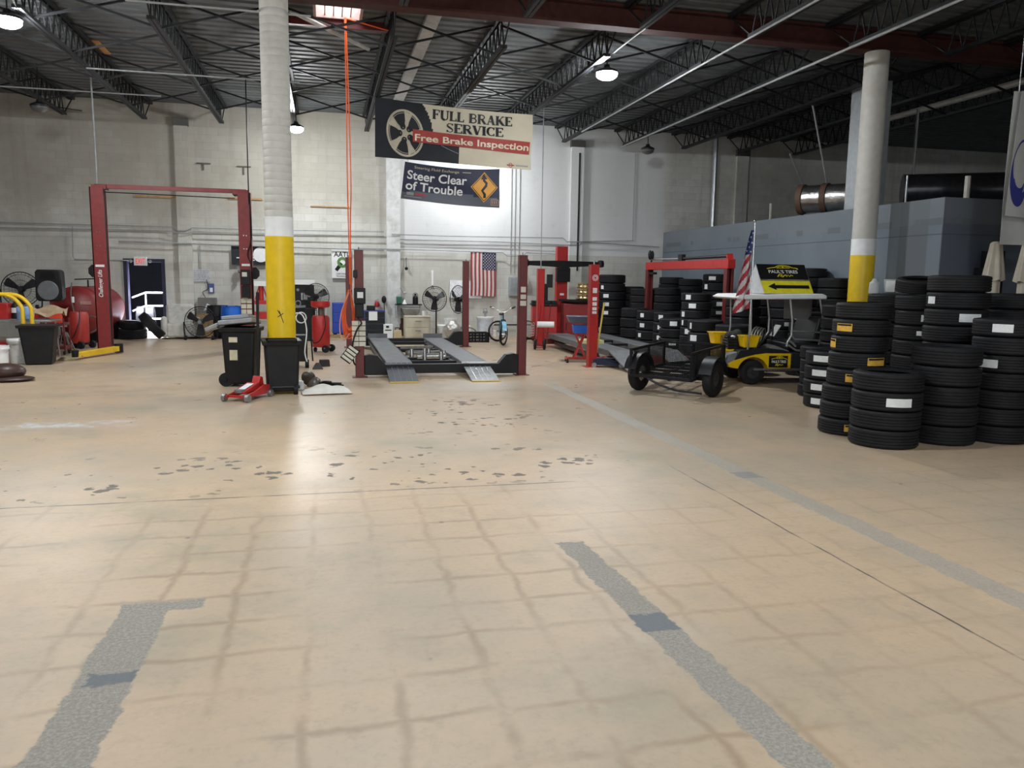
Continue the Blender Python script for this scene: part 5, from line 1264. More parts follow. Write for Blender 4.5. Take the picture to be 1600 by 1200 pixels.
# ---- tool cabinets left of the pilaster
p0, p1 = aty(523, 473, 22.9), aty(546, 519, 22.9)
r = thing('blue_cabinet', 'bright blue tool cabinet on a wooden pallet behind the orange cord', 'cabinet', ((p0.x+p1.x)/2, 22.9, .12))
hw = .27; hh = p0.z-.12
b = MB(); b.bb(-hw, hw, 0, .45, 0, hh); b.build('body', mat('cabinet_blue', (0.015, 0.05, 0.36), 0.4), r, .01)
for k in range(3): b = MB(); b.bb(-hw+.02, hw-.02, -.015, 0, hh*(.03+.325*k), hh*(.03+.325*(k+1))-.02); b.build('drawer', mat('cabinet_blue', (0, 0, 0)), r, .006)
b = MB()
for k in range(4): b.bb(-.35+.2*k, -.25+.2*k, -.1, .6, .09, .12)
for k in range(3): b.bb(-.36, .36, -.08+.3*k, .0+.3*k, 0, .09)
tag(b.build('pallet', M_wood, loc=((p0.x+p1.x)/2, 22.9, 0)), 'wooden pallet under the bright blue tool cabinet', 'pallet')
p0, p1 = aty(566, 485, 22.75), aty(602, 529, 22.75)
r = thing('dark_tool_chest', 'dark tool chest with blue sides and a taped paper behind the lift', 'cabinet', (p0.x, 22.75, 0))
W_ = p1.x-p0.x; H_ = p0.z
b = MB(); b.bb(0, W_, 0, .5, .05, H_); b.build('body', mat('chest_navy', (0.012, 0.03, 0.13), 0.4), r, .01)
for k in range(4): b = MB(); b.bb(.08, W_-.02, -.02, 0, .08+(H_-.1)*k/4, .08+(H_-.1)*(k+1)/4-.02); b.build('drawer', M_blackm, r, .006)
b = MB(); b.bb(.18, .42, -.026, -.02, H_-.28, H_-.03); b.build('paper', M_paper, r)
p = aty(580, 484, 22.8); b = MB(); b.bb(-.12, .12, 0, .2, 0, .13); tag(b.build('radio', M_black, bevel=.015, loc=(p.x, 22.85, H_)), 'small black radio on top of the dark tool chest', 'radio')
p = aty(590, 475, 23.3)
r = thing('pegged_lantern', 'red lantern hung on the wall left of the white pilaster', 'lantern', (p.x, 23.55, p.z))
b = MB(); b.lathe([(.04, -.1), (.07, -.08), (.075, .0), (.05, .06), (.001, .08)], 18); b.build('globe', M_red2, r)
b = MB(); b.ring((0, 0, .08), .06, .008, 'y', 16); b.bb(-.02, .02, .02, .12, .08, .12); b.build('hook', M_steel, r)
p = aty(600, 468, 23.4); b = MB(); b.ball((0, 0, 0), (.07, .06, .11), 14, 10); b.bb(-.02, .02, 0, .28, -.02, .05); b.tube([(0, -.02, -.1), (.01, -.02, -.35)], .012, 6); tag(b.build('hand_lamp', M_black, loc=(p.x, 23.42, p.z)), 'black work lamp hung on the wall left of the white pilaster', 'lamp')
p = fl(608, 530); b = MB(); b.bb(-.13, .13, -.1, .1, 0, .40); o = tag(b.build('carton', M_paper, bevel=.004, loc=(p.x, 22.75, 0)), 'white carton standing at the foot of the white pilaster', 'box')
b = MB(); b.bb(-.09, .09, -.104, -.1, .22, .25); b.bb(-.06, .02, -.104, -.1, .3, .36); b.build('print', M_black, o)
p = fl(623, 530); r = thing('tan_jerrycan', 'tan plastic canister on the floor right of the white carton', 'canister', (p.x, 22.7, 0))
b = MB(); b.taper((0, 0, 0), (.25, .18), (.21, .15), .24); b.build('body', mat('tan_plastic', (0.45, 0.36, 0.2), 0.5), r, .02)
b = MB(); b.tube([(-.06, 0, .23), (-.06, 0, .30), (.04, 0, .30), (.06, 0, .23)], .015, 6); b.cone((.07, 0, .23), (.08, 0, .42), .015, .01, 8); b.build('handle', M_black, r)
# wall shelf, sink, lateral file
p0, p1 = aty(618, 475, 23.45), aty(659, 478, 23.45)
SHZ = p0.z
r = thing('wall_shelf', 'dark narrow shelf on the back wall above the grey sink', 'shelf', ((p0.x+p1.x)/2, 23.5, SHZ))
hw = (p1.x-p0.x)/2
b = MB(); b.bb(-hw, hw, -.15, .15, -.03, 0); b.build('board', M_blackm, r)
for s in (-1, 1): b = MB(); b.bar((s*hw*.85, .13, -.25), (s*hw*.85, -.1, -.03), .025); b.build('bracket', M_steel, r)
b = MB(); b.bb(-hw, -hw+.04, -.12, .15, -.38, 0); b.build('shelf_post', M_steel, r)
sx = (p0.x+p1.x)/2
b = MB(); b.taper((0, 0, 0), (.14, .1), (.16, .12), .22); tag(b.build('green_jar', mat('jar_green', (0.02, 0.14, 0.08), 0.4), bevel=.02, loc=(sx-.28, 23.48, SHZ)), 'green jar at the left end of the wall shelf', 'jar')
b = MB(); b.lathe([(.07, 0), (.06, .01), (.015, .13), (.001, .14)], 16); tag(b.build('white_funnel', M_white, loc=(sx-.12, 23.45, SHZ)), 'white cone-shaped funnel on the wall shelf', 'funnel')
b = MB(); b.lathe([(.08, 0), (.085, .02), (.08, .2), (.04, .25), (.03, .27), (.04, .30), (.001, .31)], 18); b.ring((0, 0, .26), .07, .007, 'y', 16); tag(b.build('dark_lantern', M_black, loc=(sx+.20, 23.47, SHZ)), 'dark lantern on the right part of the wall shelf', 'lantern')
p0, p1 = aty(628, 478, 23.4), aty(655, 493, 23.4)
r = thing('wall_sink', 'stained grey wall sink under the dark shelf', 'sink', ((p0.x+p1.x)/2, 23.45, p1.z-.08))
b = MB(); b.taper((0, 0, 0), (.30, .26), (.55, .42), .30); b.build('basin', mat('sink_grey', (0.27, 0.26, 0.23), 0.55, dirt=(0.12, 0.10, 0.07), dirt_amt=0.5), r, .02)
b = MB(); b.cone((0, .05, 0), (0, .05, -.55), .03, .03, 10); b.build('drain_pipe', M_grey, r)
p0, p1 = aty(633, 494, 22.5), aty(673, 530, 22.5)
r = thing('file_cabinet', 'beige two-drawer lateral file cabinet by the back wall', 'cabinet', ((p0.x+p1.x)/2, 22.5, 0))
hw = (p1.x-p0.x)/2; H_ = p0.z
b = MB(); b.bb(-hw, hw, 0, .48, .02, H_-.03); b.bb(-hw-.01, hw+.01, -.02, .48, H_-.03, H_); b.build('body', M_beige, r, .008)
for k in range(2):
    b = MB(); z0 = .05+k*(H_-.1)/2; b.bb(-hw+.02, hw-.02, -.02, 0, z0, z0+(H_-.1)/2-.015); d_ = b.build('drawer', M_beige, r, .006)
    b = MB(); b.bb(-.08, .08, -.035, -.02, z0+(H_-.1)/2-.1, z0+(H_-.1)/2-.08); b.build('handle', M_grey, d_)
b = MB(); b.lathe([(.06, 0), (.07, .02), (.075, .14), (.068, .14), (.06, .02), (.001, .02)], 18); b.ring((.09, 0, .08), .04, .01, 'y', 12); tag(b.build('mug', M_white, loc=((p0.x+p1.x)/2+hw*.6, 22.75, H_)), 'white mug on the beige file cabinet', 'mug')
b = MB(); b.bb(-.4, .4, -.05, .05, 0, .03); tag(b.build('floor_plank', mat('dull_brown', (0.17, 0.12, 0.08), 0.7), loc=(2.2, 21.9, 0)), 'brown plank on the floor in front of the beige file cabinet', 'plank')
p = fl(624, 523); b = MB(); b.bb(-.2, .2, -.02, .02, 0, .52); tag(b.build('brown_board', mat('brown_board', (0.13, 0.06, 0.035), 0.7), loc=(aty(626, 510, 23.3).x, 23.66, 0)), 'reddish brown board against the wall left of the file cabinet', 'board')
# fans
p = aty(679, 467, 21.9); f_ = cage_fan('pedestal_fan', 'black pedestal fan in front of the wall right of the file cabinet', (p.x, 21.9, 0), .345, R(-24), 'wire cage fans', p.z, 'pedestal')
b = MB(); b.bb(-.22, .22, -.05, .4, 0, .05); tag(b.build('fan_base_box', M_grey, loc=(p.x+.15, 21.6, 0)), 'low grey block at the foot of the first pedestal fan', 'block')
p = aty(716, 468, 22.1); cage_fan('pedestal_fan', 'black pedestal fan turned sideways in front of the white board', (p.x, 22.1, 0), .39, R(-62), 'wire cage fans', p.z, 'pedestal')
a, c = aty(677, 422, 23.5), aty(677, 446, 23.5)
b = MB(); b.bb(-.03, .03, -.005, .005, 0, a.z-c.z); o = tag(b.build('hanging_tag', M_white, loc=(c.x, 23.69, c.z)), 'long white strip hung on the wall above the pedestal fan', 'strip')
b = MB(); b.tube([(0, 0, 0), (-.04, 0, -.12)], .006, 5); b.tube([(0, 0, 0), (.05, 0, -.12)], .006, 5); b.build('string', M_black, o)
p0 = aty(621, 442, 23.6); p1 = aty(632, 457, 23.6)
b = MB(); b.tube([(p0.x+.06, 23.62, p0.z+.02), (p0.x, 23.62, p0.z), (p1.x-.02, 23.62, p1.z), (p1.x+.08, 23.62, p1.z)], .014, 6); tag(b.build('wall_hook', M_steel), 'bent metal rod on the wall right of the white pilaster', 'rod')
p = aty(635, 412, 23.6); b = MB(); b.tube([(p.x, 23.66, p.z+.18), (p.x, 23.62, p.z-.1)], .01, 6); b.ball((p.x, 23.6, p.z-.14), .05, 12, 8); tag(b.build('hanging_hook', M_black), 'black hanging bulb on the wall above the shelf', 'hook')
# whiteboard and flag on the wall
p0, p1 = aty(703, 438, 23.6), aty(753, 466, 23.6)
b = MB(); b.box(((p0.x+p1.x)/2, 23.66, (p0.z+p1.z)/2), (p1.x-p0.x, .03, p0.z-p1.z), rotm(0, R(1.5), 0)); tag(b.build('white_board', mat('board_white', (0.78, 0.80, 0.82), 0.35)), 'blank white board on the wall behind the flag', 'board')
p0, p1 = aty(736, 394, 23.5), aty(775, 463, 23.5)
M_fred, M_fwhite, M_fblue = mat('flag_red', (0.30, 0.045, 0.05), 0.8, var=0.08), mat('flag_white', (0.56, 0.52, 0.49), 0.8, var=0.06), mat('flag_navy', (0.022, 0.026, 0.075), 0.8)
W_, H_ = p1.x-p0.x, p0.z-p1.z
r = thing('wall_flag', 'large striped flag hung vertically on the back wall', 'flag', (p0.x, 23.56, p1.z))
def SF(u, v, off=0): return Vector((u*W_+.012*math.sin(6*v)*(1-v), -.02*math.sin(16*u+3*v)*(1-.6*v)-off, v*H_+.01*math.sin(5*u)))
b = MB(); b.sheet(SF, 26, 20, .004, lambda u, v: 2 if (u > 6/13 and v > .6) else (0 if int(u*13) % 2 == 0 else 1)); b.build('cloth', [M_fred, M_fwhite, M_fblue], r)
b = MB()
for j in range(11):
    n = 5 if j % 2 else 4
    for i in range(n):
        cu = 6/13+(7/13)*((i+.5)/5 if n == 5 else (i+1)/5); cv = .60+.40*(j+.7)/11.6; c = SF(cu, cv, .008)
        b.add([c+Vector((math.cos(PI/2+2*PI*k/10)*(.024 if k % 2 == 0 else .010), 0, math.sin(PI/2+2*PI*k/10)*(.024 if k % 2 == 0 else .010))) for k in range(10)], [tuple(range(10))])
b.build('stars', M_fwhite, r)
# electrical panel and boxes
p0, p1 = aty(796, 433, 23.55), aty(810, 463, 23.55)
r = thing('breaker_box', 'grey electrical breaker box on the wall behind the front right lift post', 'panel', (p0.x, 23.52, p1.z))
b = MB(); b.bb(0, .34, 0, .16, 0, p0.z-p1.z); b.build('box', mat('panel_grey', (0.30, 0.33, 0.34), 0.45), r, .008)
b = MB(); b.bb(.02, .32, -.01, 0, .02, p0.z-p1.z-.02); b.build('door', mat('panel_grey', (0, 0, 0)), r, .004)
p0, p1 = aty(818, 432, 23.55), aty(826, 445, 23.55)
b = MB(); b.bb(0, .17, 0, .12, 0, p0.z-p1.z); tag(b.build('switch_box', M_beige, bevel=.006, loc=(p0.x, 23.57, p1.z)), 'small beige switch box right of the electrical panel', 'box')
# clutter at the foot of the wall
p = fl(701, 529); bucket('white bucket on the floor behind the first pedestal fan', (aty(690, 520, 23).x, 22.9, 0), .36, .13, .15, lid=True)
bucket('white plastic bucket between the two pedestal fans', (aty(704, 505, 23.2).x, 23.2, 0), .55, .17, .19)
def foil(u, v):
    a = 2*PI*u; q = .24*math.sin(PI*(v*.9+.05))**.7*(1+.12*math.sin(5*a+9*v)); return Vector((q*math.cos(a), q*math.sin(a)*.8, .5*v))
b = MB(); b.sheet(foil, 24, 12, .006); tag(b.build('foil_bag', mat('foil_bag', (0.6, 0.58, 0.54), 0.3, 0.7, bump=.8, bscale=18), loc=(aty(706, 520, 22.6).x, 22.5, 0)), 'crumpled silvery bag between the two pedestal fans', 'bag')
p = fl(748, 535); r = thing('crate', 'black plastic crate on the floor right of the rear lift post', 'crate', (p.x, p.y+.2, 0))
b = MB()
for x in (-.28, .28): b.bb(x-.012, x+.012, -.2, .2, 0, .27)
for y in (-.2, .2):
    for z in (.02, .10, .18, .255): b.bb(-.29, .29, y-.012, y+.012, z-.025, z+.012)
    for x in (-.27, -.1, .1, .27): b.bb(x-.02, x+.02, y-.012, y+.012, 0, .26)
b.bb(-.28, .28, -.2, .2, 0, .012); b.build('body', M_black, r)
b = MB(); b.tube(arc3 := [(-.25+.2*math.cos(R(a)), 0, .27+.12*math.sin(R(a))) for a in range(0, 181, 15)], .02, 6); tag(b.build('bent_hose', M_grey, loc=(p.x, p.y+.2, 0)), 'grey hose bent over the black plastic crate', 'hose')
p = fl(761, 531); r = thing('round_tub', 'tall white round tub between the crate and the bicycle', 'tub', (p.x, p.y+.3, 0))
b = MB(); b.lathe([(.22, 0), (.23, .02), (.235, .55), (.225, .6), (.001, .6)], 30); b.build('body', mat('tub_white', (0.62, 0.66, 0.72), 0.45), r)
b = MB(); b.lathe([(.25, .58), (.255, .60), (.25, .635), (.001, .64)], 30); b.build('lid', M_white, r)
b = MB(); b.bar((0, 0, .64), (0, 0, .76), .05); b.bb(-.07, .07, -.02, .02, .74, .80); b.ring((0, 0, .83), .05, .01, 'y', 14); b.build('pump_handle', M_steel, r)
for k, (px, w_, h_, nm, m, lb) in enumerate(((729, .22, .34, 'carton', M_white, 'white carton behind the rear right lift post'), (722, .25, .3, 'grey_box', M_grey, 'grey box against the wall left of the white carton'), (815, .3, .3, 'white_parts_box', M_white, 'white box on the floor behind the front right lift post'), (771, .12, .2, 'small_bottle', M_white, 'white bottle beside the tall white tub'))):
    P_ = aty(px, 520, 23.2); b = MB(); b.taper((0, 0, 0), (w_, .2), (w_*.95, .19), h_); tag(b.build(nm, m, bevel=.01, loc=(P_.x, 23.2, 0)), lb, 'box' if k != 3 else 'bottle')
# bicycle
p = fl(790, 540)
r = thing('bicycle', 'small pale blue bicycle standing by the back wall, facing the camera', 'bicycle', (p.x, p.y+.45, 0), R(-97))
def wheel(cx, rot, name):
    b = MB(); b.ring((0, 0, 0), .27, .024, 'y', 36, 8); o = b.build(name, M_rubber, r); o.location = (cx, 0, .294); o.rotation_euler.z = rot
    b = MB(); b.ring((0, 0, 0), .243, .008, 'y', 36, 6)
    for i in range(16): a = 2*PI*i/16; b.tube([(.02*math.cos(a+.5), .02*(-1)**i, .02*math.sin(a+.5)), (.24*math.cos(a), 0, .24*math.sin(a))], .0018, 4)
    b.cone((0, -.04, 0), (0, .04, 0), .018, .018, 10); b.build('rim', M_chrome, o)
wheel(0.42, R(-25), 'front_wheel'); wheel(-.42, 0, 'rear_wheel')
M_bike = mat('bike_blue', (0.18, 0.45, 0.62), 0.35)
b = MB(); b.tube([(.30, 0, .62), (-.06, 0, .30)], .022, 8); b.tube([(.29, 0, .68), (-.16, 0, .62)], .02, 8); b.tube([(-.20, 0, .74), (-.05, 0, .29)], .02, 8)
for s in (-1, 1): b.tube([(-.06, s*.03, .30), (-.42, s*.05, .29)], .011, 6); b.tube([(-.16, s*.02, .62), (-.42, s*.05, .29)], .011, 6)
b.build('frame', M_bike, r)
b = MB()
for s in (-1, 1): b.tube([(.30, s*.05, .66), (.42, s*.06, .29)], .014, 6)
b.tube([(.31, -.05, .66), (.31, .05, .66)], .02, 6); b.tube([(.31, 0, .64), (.26, 0, .86)], .016, 6); b.build('fork', M_black, r)
b = MB(); b.tube(smooth_path([(.16, -.30, .98), (.24, -.2, .95), (.27, -.06, .87), (.27, .06, .87), (.24, .2, .97), (.16, .31, 1.01)]), .012, 8); b.build('handlebar', M_chrome, r)
for s in (-1, 1): b = MB(); b.cone((.20, s*.24, .96), (.12, s*.33, 1.0), .018, .018, 10); b.build('grip', M_black, r)
b = MB(); b.ball((-.22, 0, .79), (.14, .07, .035), 14, 8); b.build('saddle', M_black, r)
b = MB(); b.sheet(lambda u, v: Vector((.42+.32*math.cos(R(20+120*u)), (v-.5)*.11, .294+.32*math.sin(R(20+120*u)))), 14, 2, .006); b.build('front_mudguard', M_bike, r)
b = MB(); b.lathe([(.06, -.01), (.06, .01)], 18, (-.06, -.06, .30), rotm(PI/2)); b.bar((-.06, -.08, .30), (.06, -.08, .20), .02); b.bar((-.06, .08, .30), (-.18, .08, .40), .02); b.build('crank', M_steel, r)
bw = thing('bicycle_hoop', 'loose bicycle wheel standing upright behind the small bicycle', 'wheel', (p.x+.05, p.y+1.2, 0), R(10))
b = MB(); b.ring((0, 0, .30), .27, .022, 'y', 36, 8); b.build('tyre', M_rubber, bw)
b = MB(); b.ring((0, 0, .30), .243, .008, 'y', 36, 6); b.cone((0, -.04, .3), (0, .04, .3), .02, .02, 10)
for i in range(14): a = 2*PI*i/14; b.tube([(0, 0, .3), (.24*math.cos(a), 0, .3+.24*math.sin(a))], .002, 4)
b.build('rim', M_chrome, bw)
# small wheeled grille right of the front right post
p = fl(829, 534); r = thing('wire_trolley', 'small trolley with a white wire grille right of the front right lift post', 'trolley', (p.x-.05, p.y+.0, 0), R(15))
b = MB()
for i in range(7): b.tube([(-.16+.053*i, .0, .16), (-.10+.053*i, .1, .52)], .006, 5)
for j in range(6): b.tube([(-.16+.01*j, .02*j, .17+.07*j), (.16+.012*j, .02*j, .17+.07*j)], .006, 5)
b.build('grille', M_white, r)
b = MB(); b.ring((.02, .05, .34), .24, .014, 'y', 24, 6, rotm(R(-15), R(15), 0)); b.bar((-.2, -.1, .08), (.25, -.05, .08), .03); b.bar((-.2, .2, .08), (.22, .2, .08), .03); b.build('frame', M_blackm, r)
for x in (-.18, .2): b = MB(); b.cone((x-.03, -.1, .06), (x+.03, -.1, .06), .06, .06, 14); b.build('wheel', M_rubber, r)
# ================================================================== RIGHT SIDE
# ---- red alignment rack
r = thing('alignment_lift', 'bright red four-post alignment lift with grey runways, right of the dark red lift', 'lift', (0, 0, 0))
pf = fl(924, 573); pb = atd(843, 536, 20.6)
A0 = Vector((pf.x, pf.y, 0)); A1 = Vector((pb.x, pb.y, 0))
for (x, y), h in (((A0.x, A0.y), 2.04), ((A1.x, A1.y), 2.0)):
    b = MB(); b.bb(x-.085, x+.085, y-.09, y-.078, .01, h); b.bb(x-.085, x-.073, y-.09, y+.09, .01, h); b.bb(x+.073, x+.085, y-.09, y+.09, .01, h); b.bb(x-.073, x+.073, y+.07, y+.09, .01, h); b.bb(x-.085, x+.085, y-.09, y+.09, h-.012, h); b.bb(x-.15, x+.15, y-.14, y+.14, 0, .012)
    c_ = b.build('post', M_red2, r, .004)
    if h > 2.02:
        b = MB()
        for rr in (.055, .03): stroke2(b, lambda u, v: Vector((x+u, y-.094, 1.78+v)), [(rr*math.cos(2*PI*i/24), rr*math.sin(2*PI*i/24)) for i in range(24)], .012, True)
        for z0, z1 in ((1.48, 1.58), (1.33, 1.40), (1.23, 1.30), (1.14, 1.20), (1.07, 1.12)): b.bb(x-.045, x+.045, y-.095, y-.09, z0, z1)
        b.build('sticker', M_paper, c_)
    b = MB(); b.cone((x, y, h), (x, y, h+.09), .02, .018, 8); b.build('cable_bolt', M_steel, c_)
zr = .34
for k, (dx0, dx1) in enumerate(((.32, .84), (1.36, 1.82))):
    b = MB()
    q = [Vector((A0.x+dx0-.02, A0.y-.15, 0)), Vector((A0.x+dx1-.02, A0.y-.15, 0)), Vector((A1.x+dx1-.12, A1.y-.1, 0)), Vector((A1.x+dx0-.12, A1.y-.1, 0))]
    b.add([p+Vector((0, 0, z)) for z in (zr-.12, zr) for p in q], [(3, 2, 1, 0), (4, 5, 6, 7), (0, 1, 5, 4), (1, 2, 6, 5), (2, 3, 7, 6), (3, 0, 4, 7)])
    o = b.build('runway', M_run, r, .004)
    b = MB(); d = Vector((.04, -1.0, 0)).normalized()*1.05
    a0, a1 = q[0], q[1]
    b.add([a0+Vector((0, 0, zr)), a1+Vector((0, 0, zr)), a1+d+Vector((0, 0, .02)), a0+d+Vector((0, 0, .02)), a0+Vector((0, 0, zr-.03)), a1+Vector((0, 0, zr-.03)), a1+d+Vector((0, 0, .003)), a0+d+Vector((0, 0, .003))], [(0, 3, 2, 1), (4, 5, 6, 7), (0, 1, 5, 4), (1, 2, 6, 5), (2, 3, 7, 6), (3, 0, 4, 7)])
    b.build('ramp', mat('ramp_grey', (0.2, 0.205, 0.21), 0.5, 0.3, var=0.15), r)
    b = MB(); b.bar(q[0]+Vector((.02, 1.0, zr-.2)), q[3]+Vector((.02, -.6, zr-.2)), .05, .08); b.bar(q[1]+Vector((-.02, 1.0, zr-.2)), q[2]+Vector((-.02, -.6, zr-.2)), .05, .08); b.build('runway_rail', M_blackm, o)
for y, x0 in ((A0.y, A0.x), (A1.y, A1.x)):
    b = MB(); b.bb(x0+.09, x0+2.1, y-.08, y+.08, .06, .20); b.build('crossbeam', M_red2 if y == A0.y else M_maroon, r, .004)
for y in (A0.y+1.6, A0.y+2.6, A0.y+3.8): b = MB(); b.bb(A0.x+.86, A0.x+1.4, y-.05, y+.05, zr-.06, zr-.01); b.build('bridge_bar', M_blackm, r)
b = MB(); b.bb(A0.x+.32, A0.x+.8, A0.y+1.5, A0.y+2.0, zr, zr+.07); b.build('turn_plate', mat('pale_yellow', (0.6, 0.55, 0.25), 0.5), r)
# ---- red overhead frame standing on the far side of the rack
g0, g1 = Vector((8.47, 19.9, 0)), Vector((8.5, 15.65, 0))
r = thing('overhead_lift', 'red frame of two posts and an overhead beam standing among the tire stacks', 'lift', g0)
D = g1-g0; L_ = D.length; ang = math.atan2(D.y, D.x); r.rotation_euler.z = ang
b = MB(); b.bb(-.10, L_+.08, -.09, .09, 2.02, 2.22); b.build('overhead_beam', M_red2, r, .006)
for x in (0, L_): 
    b = MB(); b.bb(x-.10, x+.04, -.085, -.03, 0, 2.02); b.bb(x-.10, x+.04, .03, .085, 0, 2.02); b.bb(x-.10, x-.03, -.03, .03, 0, 2.02); b.bb(x-.2, x+.15, -.2, .2, 0, .015); b.build('post', M_maroon, r, .004)
b = MB(); b.prism([(L_+.08, 2.02), (L_-.12, 2.02), (L_-.02, 2.34)], -.07, .07); b.build('end_bracket', M_red2, r)
b = MB(); b.tube([(.05, 0, 2.29), (L_*.45, 0, 2.28)], .02, 8); b.build('cylinder_rod', M_chrome, r)
b = MB(); b.tube([(L_*.45, 0, 2.28), (L_-.1, 0, 2.29)], .035, 10); b.bb(L_*.42, L_*.47, -.05, .05, 2.22, 2.38); b.bb(0.05, .35, -.05, .05, 1.9, 1.96); b.build('cylinder', M_blackm, r)
b = MB(); b.ball((.0, .05, 2.40), (.05, .05, .13), 10, 8); b.ball((.08, -.05, 2.41), (.05, .05, .13), 10, 8); b.bar((.07, 0, 2.4), (.07, 0, 1.9), .035); b.build('chain_hook', M_blackm, r)
# ---- alignment tower with crossbar
tp = atd(875, 520, 23.0)
r = thing('alignment_tower', 'tall red alignment tower with a long black crossbar and black box', 'tower', (tp.x, tp.y, 0))
b = MB(); b.bb(-.16, .16, -.10, .10, .02, 2.67); b.bb(-.3, .3, -.16, .3, 0, .03); b.build('column', M_red2, r, .006)
b = MB(); b.bb(-.06, .06, -.108, -.10, 1.28, 1.34); b.build('badge', M_paper, r)
zb = 1.75+(435.5-412)/1232*22.8
b = MB(); b.prism([(-1.08, zb-.06), (-.2, zb-.10), (.2, zb-.10), (1.14, zb-.05), (1.14, zb+.06), (.2, zb+.08), (-.2, zb+.08), (-1.08, zb+.06)], -.2, -.10); b.build('crossbar', M_black, r, .01)
b = MB(); b.bb(-.2, .2, -.24, -.10, zb-.52, zb-.12); b.bb(-.16, .16, -.26, -.24, zb-.2, zb-.08); b.build('camera_box', M_black, r, .012)
for x in (-1.1, 1.14): b = MB(); b.lathe([(.001, -.11), (.09, -.09), (.10, .0), (.08, .09), (.001, .11)], 16, (x, -.15, zb+.01)); b.build('camera_pod', M_black, r)
# ---- machines in the corner
def aX(px, d): return atd(px, 500, d)
p = aX(850, 22.4)
r = thing('wheel_balancer', 'red wheel balancer cabinet behind the left rear post of the alignment lift', 'machine', (p.x, p.y, 0), R(-10)); r.scale = (1.07,)*3
b = MB(); b.bb(-.33, .33, -.22, .3, .02, .93); b.build('cabinet', M_red2, r, .02)
b = MB(); b.bb(-.36, .36, -.26, .32, .93, .98)
for x in (-.27, -.1, .08, .25): b.bb(x-.07, x+.07, -.2, .2, .98, 1.06)
b.bb(-.02, .1, .1, .25, 1.06, 1.5); b.bb(.06, .22, .06, .1, 1.4, 1.75); b.build('tray_top', M_black, r, .01)
p = aX(903, 22.6)
r = thing('tire_changer', 'red tire changer with a round black table top, right of the red tower', 'machine', (p.x, p.y, 0), R(-8)); r.scale = (1.1, 1.0, 1.04)
b = MB(); b.bb(-.42, .42, -.3, .3, .02, 1.02); b.build('cabinet', mat('red_cabinet', (0.27, 0.018, 0.018), 0.4, var=0.12), r, .02)
b = MB(); b.lathe([(.30, 1.02), (.44, 1.06), (.46, 1.10), (.42, 1.12), (.38, 1.09), (.001, 1.08)], 28); b.bb(-.55, -.3, -.2, -.05, 1.08, 1.14); b.build('table_top', M_black, r)
b = MB(); b.bb(-.36, -.34, -.32, -.30, .3, .5); b.build('pedal_slot', M_black, r)
M_gold_rim = mat('gold_rim', (0.62, 0.50, 0.28), 0.25, 0.85, var=0.35, scale=12)
for k in range(3):
    o = MB(); z = 1.17+.16*k
    o.lathe([(.15, .0), (.25, .01), (.27, .03), (.22, .05), (.21, .08), (.22, .11), (.27, .13), (.25, .15), (.14, .13), (.06, .10), (.001, .10)], 28)
    tag(o.build('alloy_wheel', M_gold_rim, loc=(p.x+.20, p.y+.02, z)), ['lowest', 'middle', 'top'][k]+' of the shiny gold wheel rims stacked on the tire changer', 'wheel rim', 'gold wheel rims')
p = fl(904, 566)
r = thing('tool_stand', 'red scissor-legged rolling stand with blue trays behind the front red post', 'stand', (p.x, p.y+.05, 0), R(-12))
b = MB(); b.bar((-.24, 0, .08), (.28, 0, .08), .05); b.bar((-.24, -.2, .08), (-.24, .2, .08), .05); b.bar((.28, -.2, .08), (.28, .2, .08), .05)
for s in (-1, 1): b.bar((-.1, s*.1, .08), (.14, s*.1, .62), .03); b.bar((.16, s*.1, .08), (-.08, s*.1, .62), .03)
b.build('stand_frame', M_red2, r)
for x in (-.24, .28):
    for y in (-.2, .2): b = MB(); b.cone((x-.02, y, .04), (x+.02, y, .04), .04, .04, 12); b.build('caster', M_rubber, r)
b = MB(); b.taper((.04, 0, .62), (.3, .3), (.34, .34), .17); b.build('blue_bin', M_blue, r, .012)
b = MB(); b.taper((.04, 0, .84), (.48, .4), (.60, .48), .14); b.build('grey_tray', mat('tray_slate', (0.07, 0.09, 0.13), 0.45), r, .012)
b = MB()
for x in (-.1, .18): b.bar((x, .1, .6), (x, .1, .9), .03)
b.build('riser', M_red2, r)
pipe('hanging_cable', [(A1.x, A1.y, 2.0), (A1.x, A1.y, 6.25)], .012, 'thin cable dropping from the roof to the left rear post of the bright red lift', M_cond, 'cable')
# ---- hand truck with a white roll
p = fl(846, 547)
r = thing('hand_truck', 'hand truck with two grey wheels carrying a white roll, left of the alignment lift', 'hand truck', (p.x, p.y+.12, 0), R(-14))
for s in (-.13, .10):
    b = MB(); b.ring((0, 0, 0), .10, .035, 'x', 24, 8); w_ = b.build('wheel', M_rubber, r); w_.location = (s, 0, .135)
    b = MB(); b.cone((-.03, 0, 0), (.03, 0, 0), .07, .07, 18); b.build('hub', M_steel, w_)
b = MB()
for x in (-.10, .14): b.tube([(x, 0, .13), (x+.10, .25, .95), (x+.1, .2, 1.1)], .013, 6)
b.bar((-.1, 0, .13), (.14, 0, .13), .03); b.bar((-.06, .1, .42), (.2, .1, .42), .02); b.bar((-.1, -.02, .05), (.14, -.02, .05), .15, .01); b.build('frame', M_maroon, r)
b = MB(); b.cone((-.18, .06, .62), (.24, .06, .62), .075, .075, 18); tag(b.build('white_roll', M_white, loc=(p.x+.1, p.y+.12, 0), rz=R(-14)), 'white paper roll carried on the hand truck', 'roll')
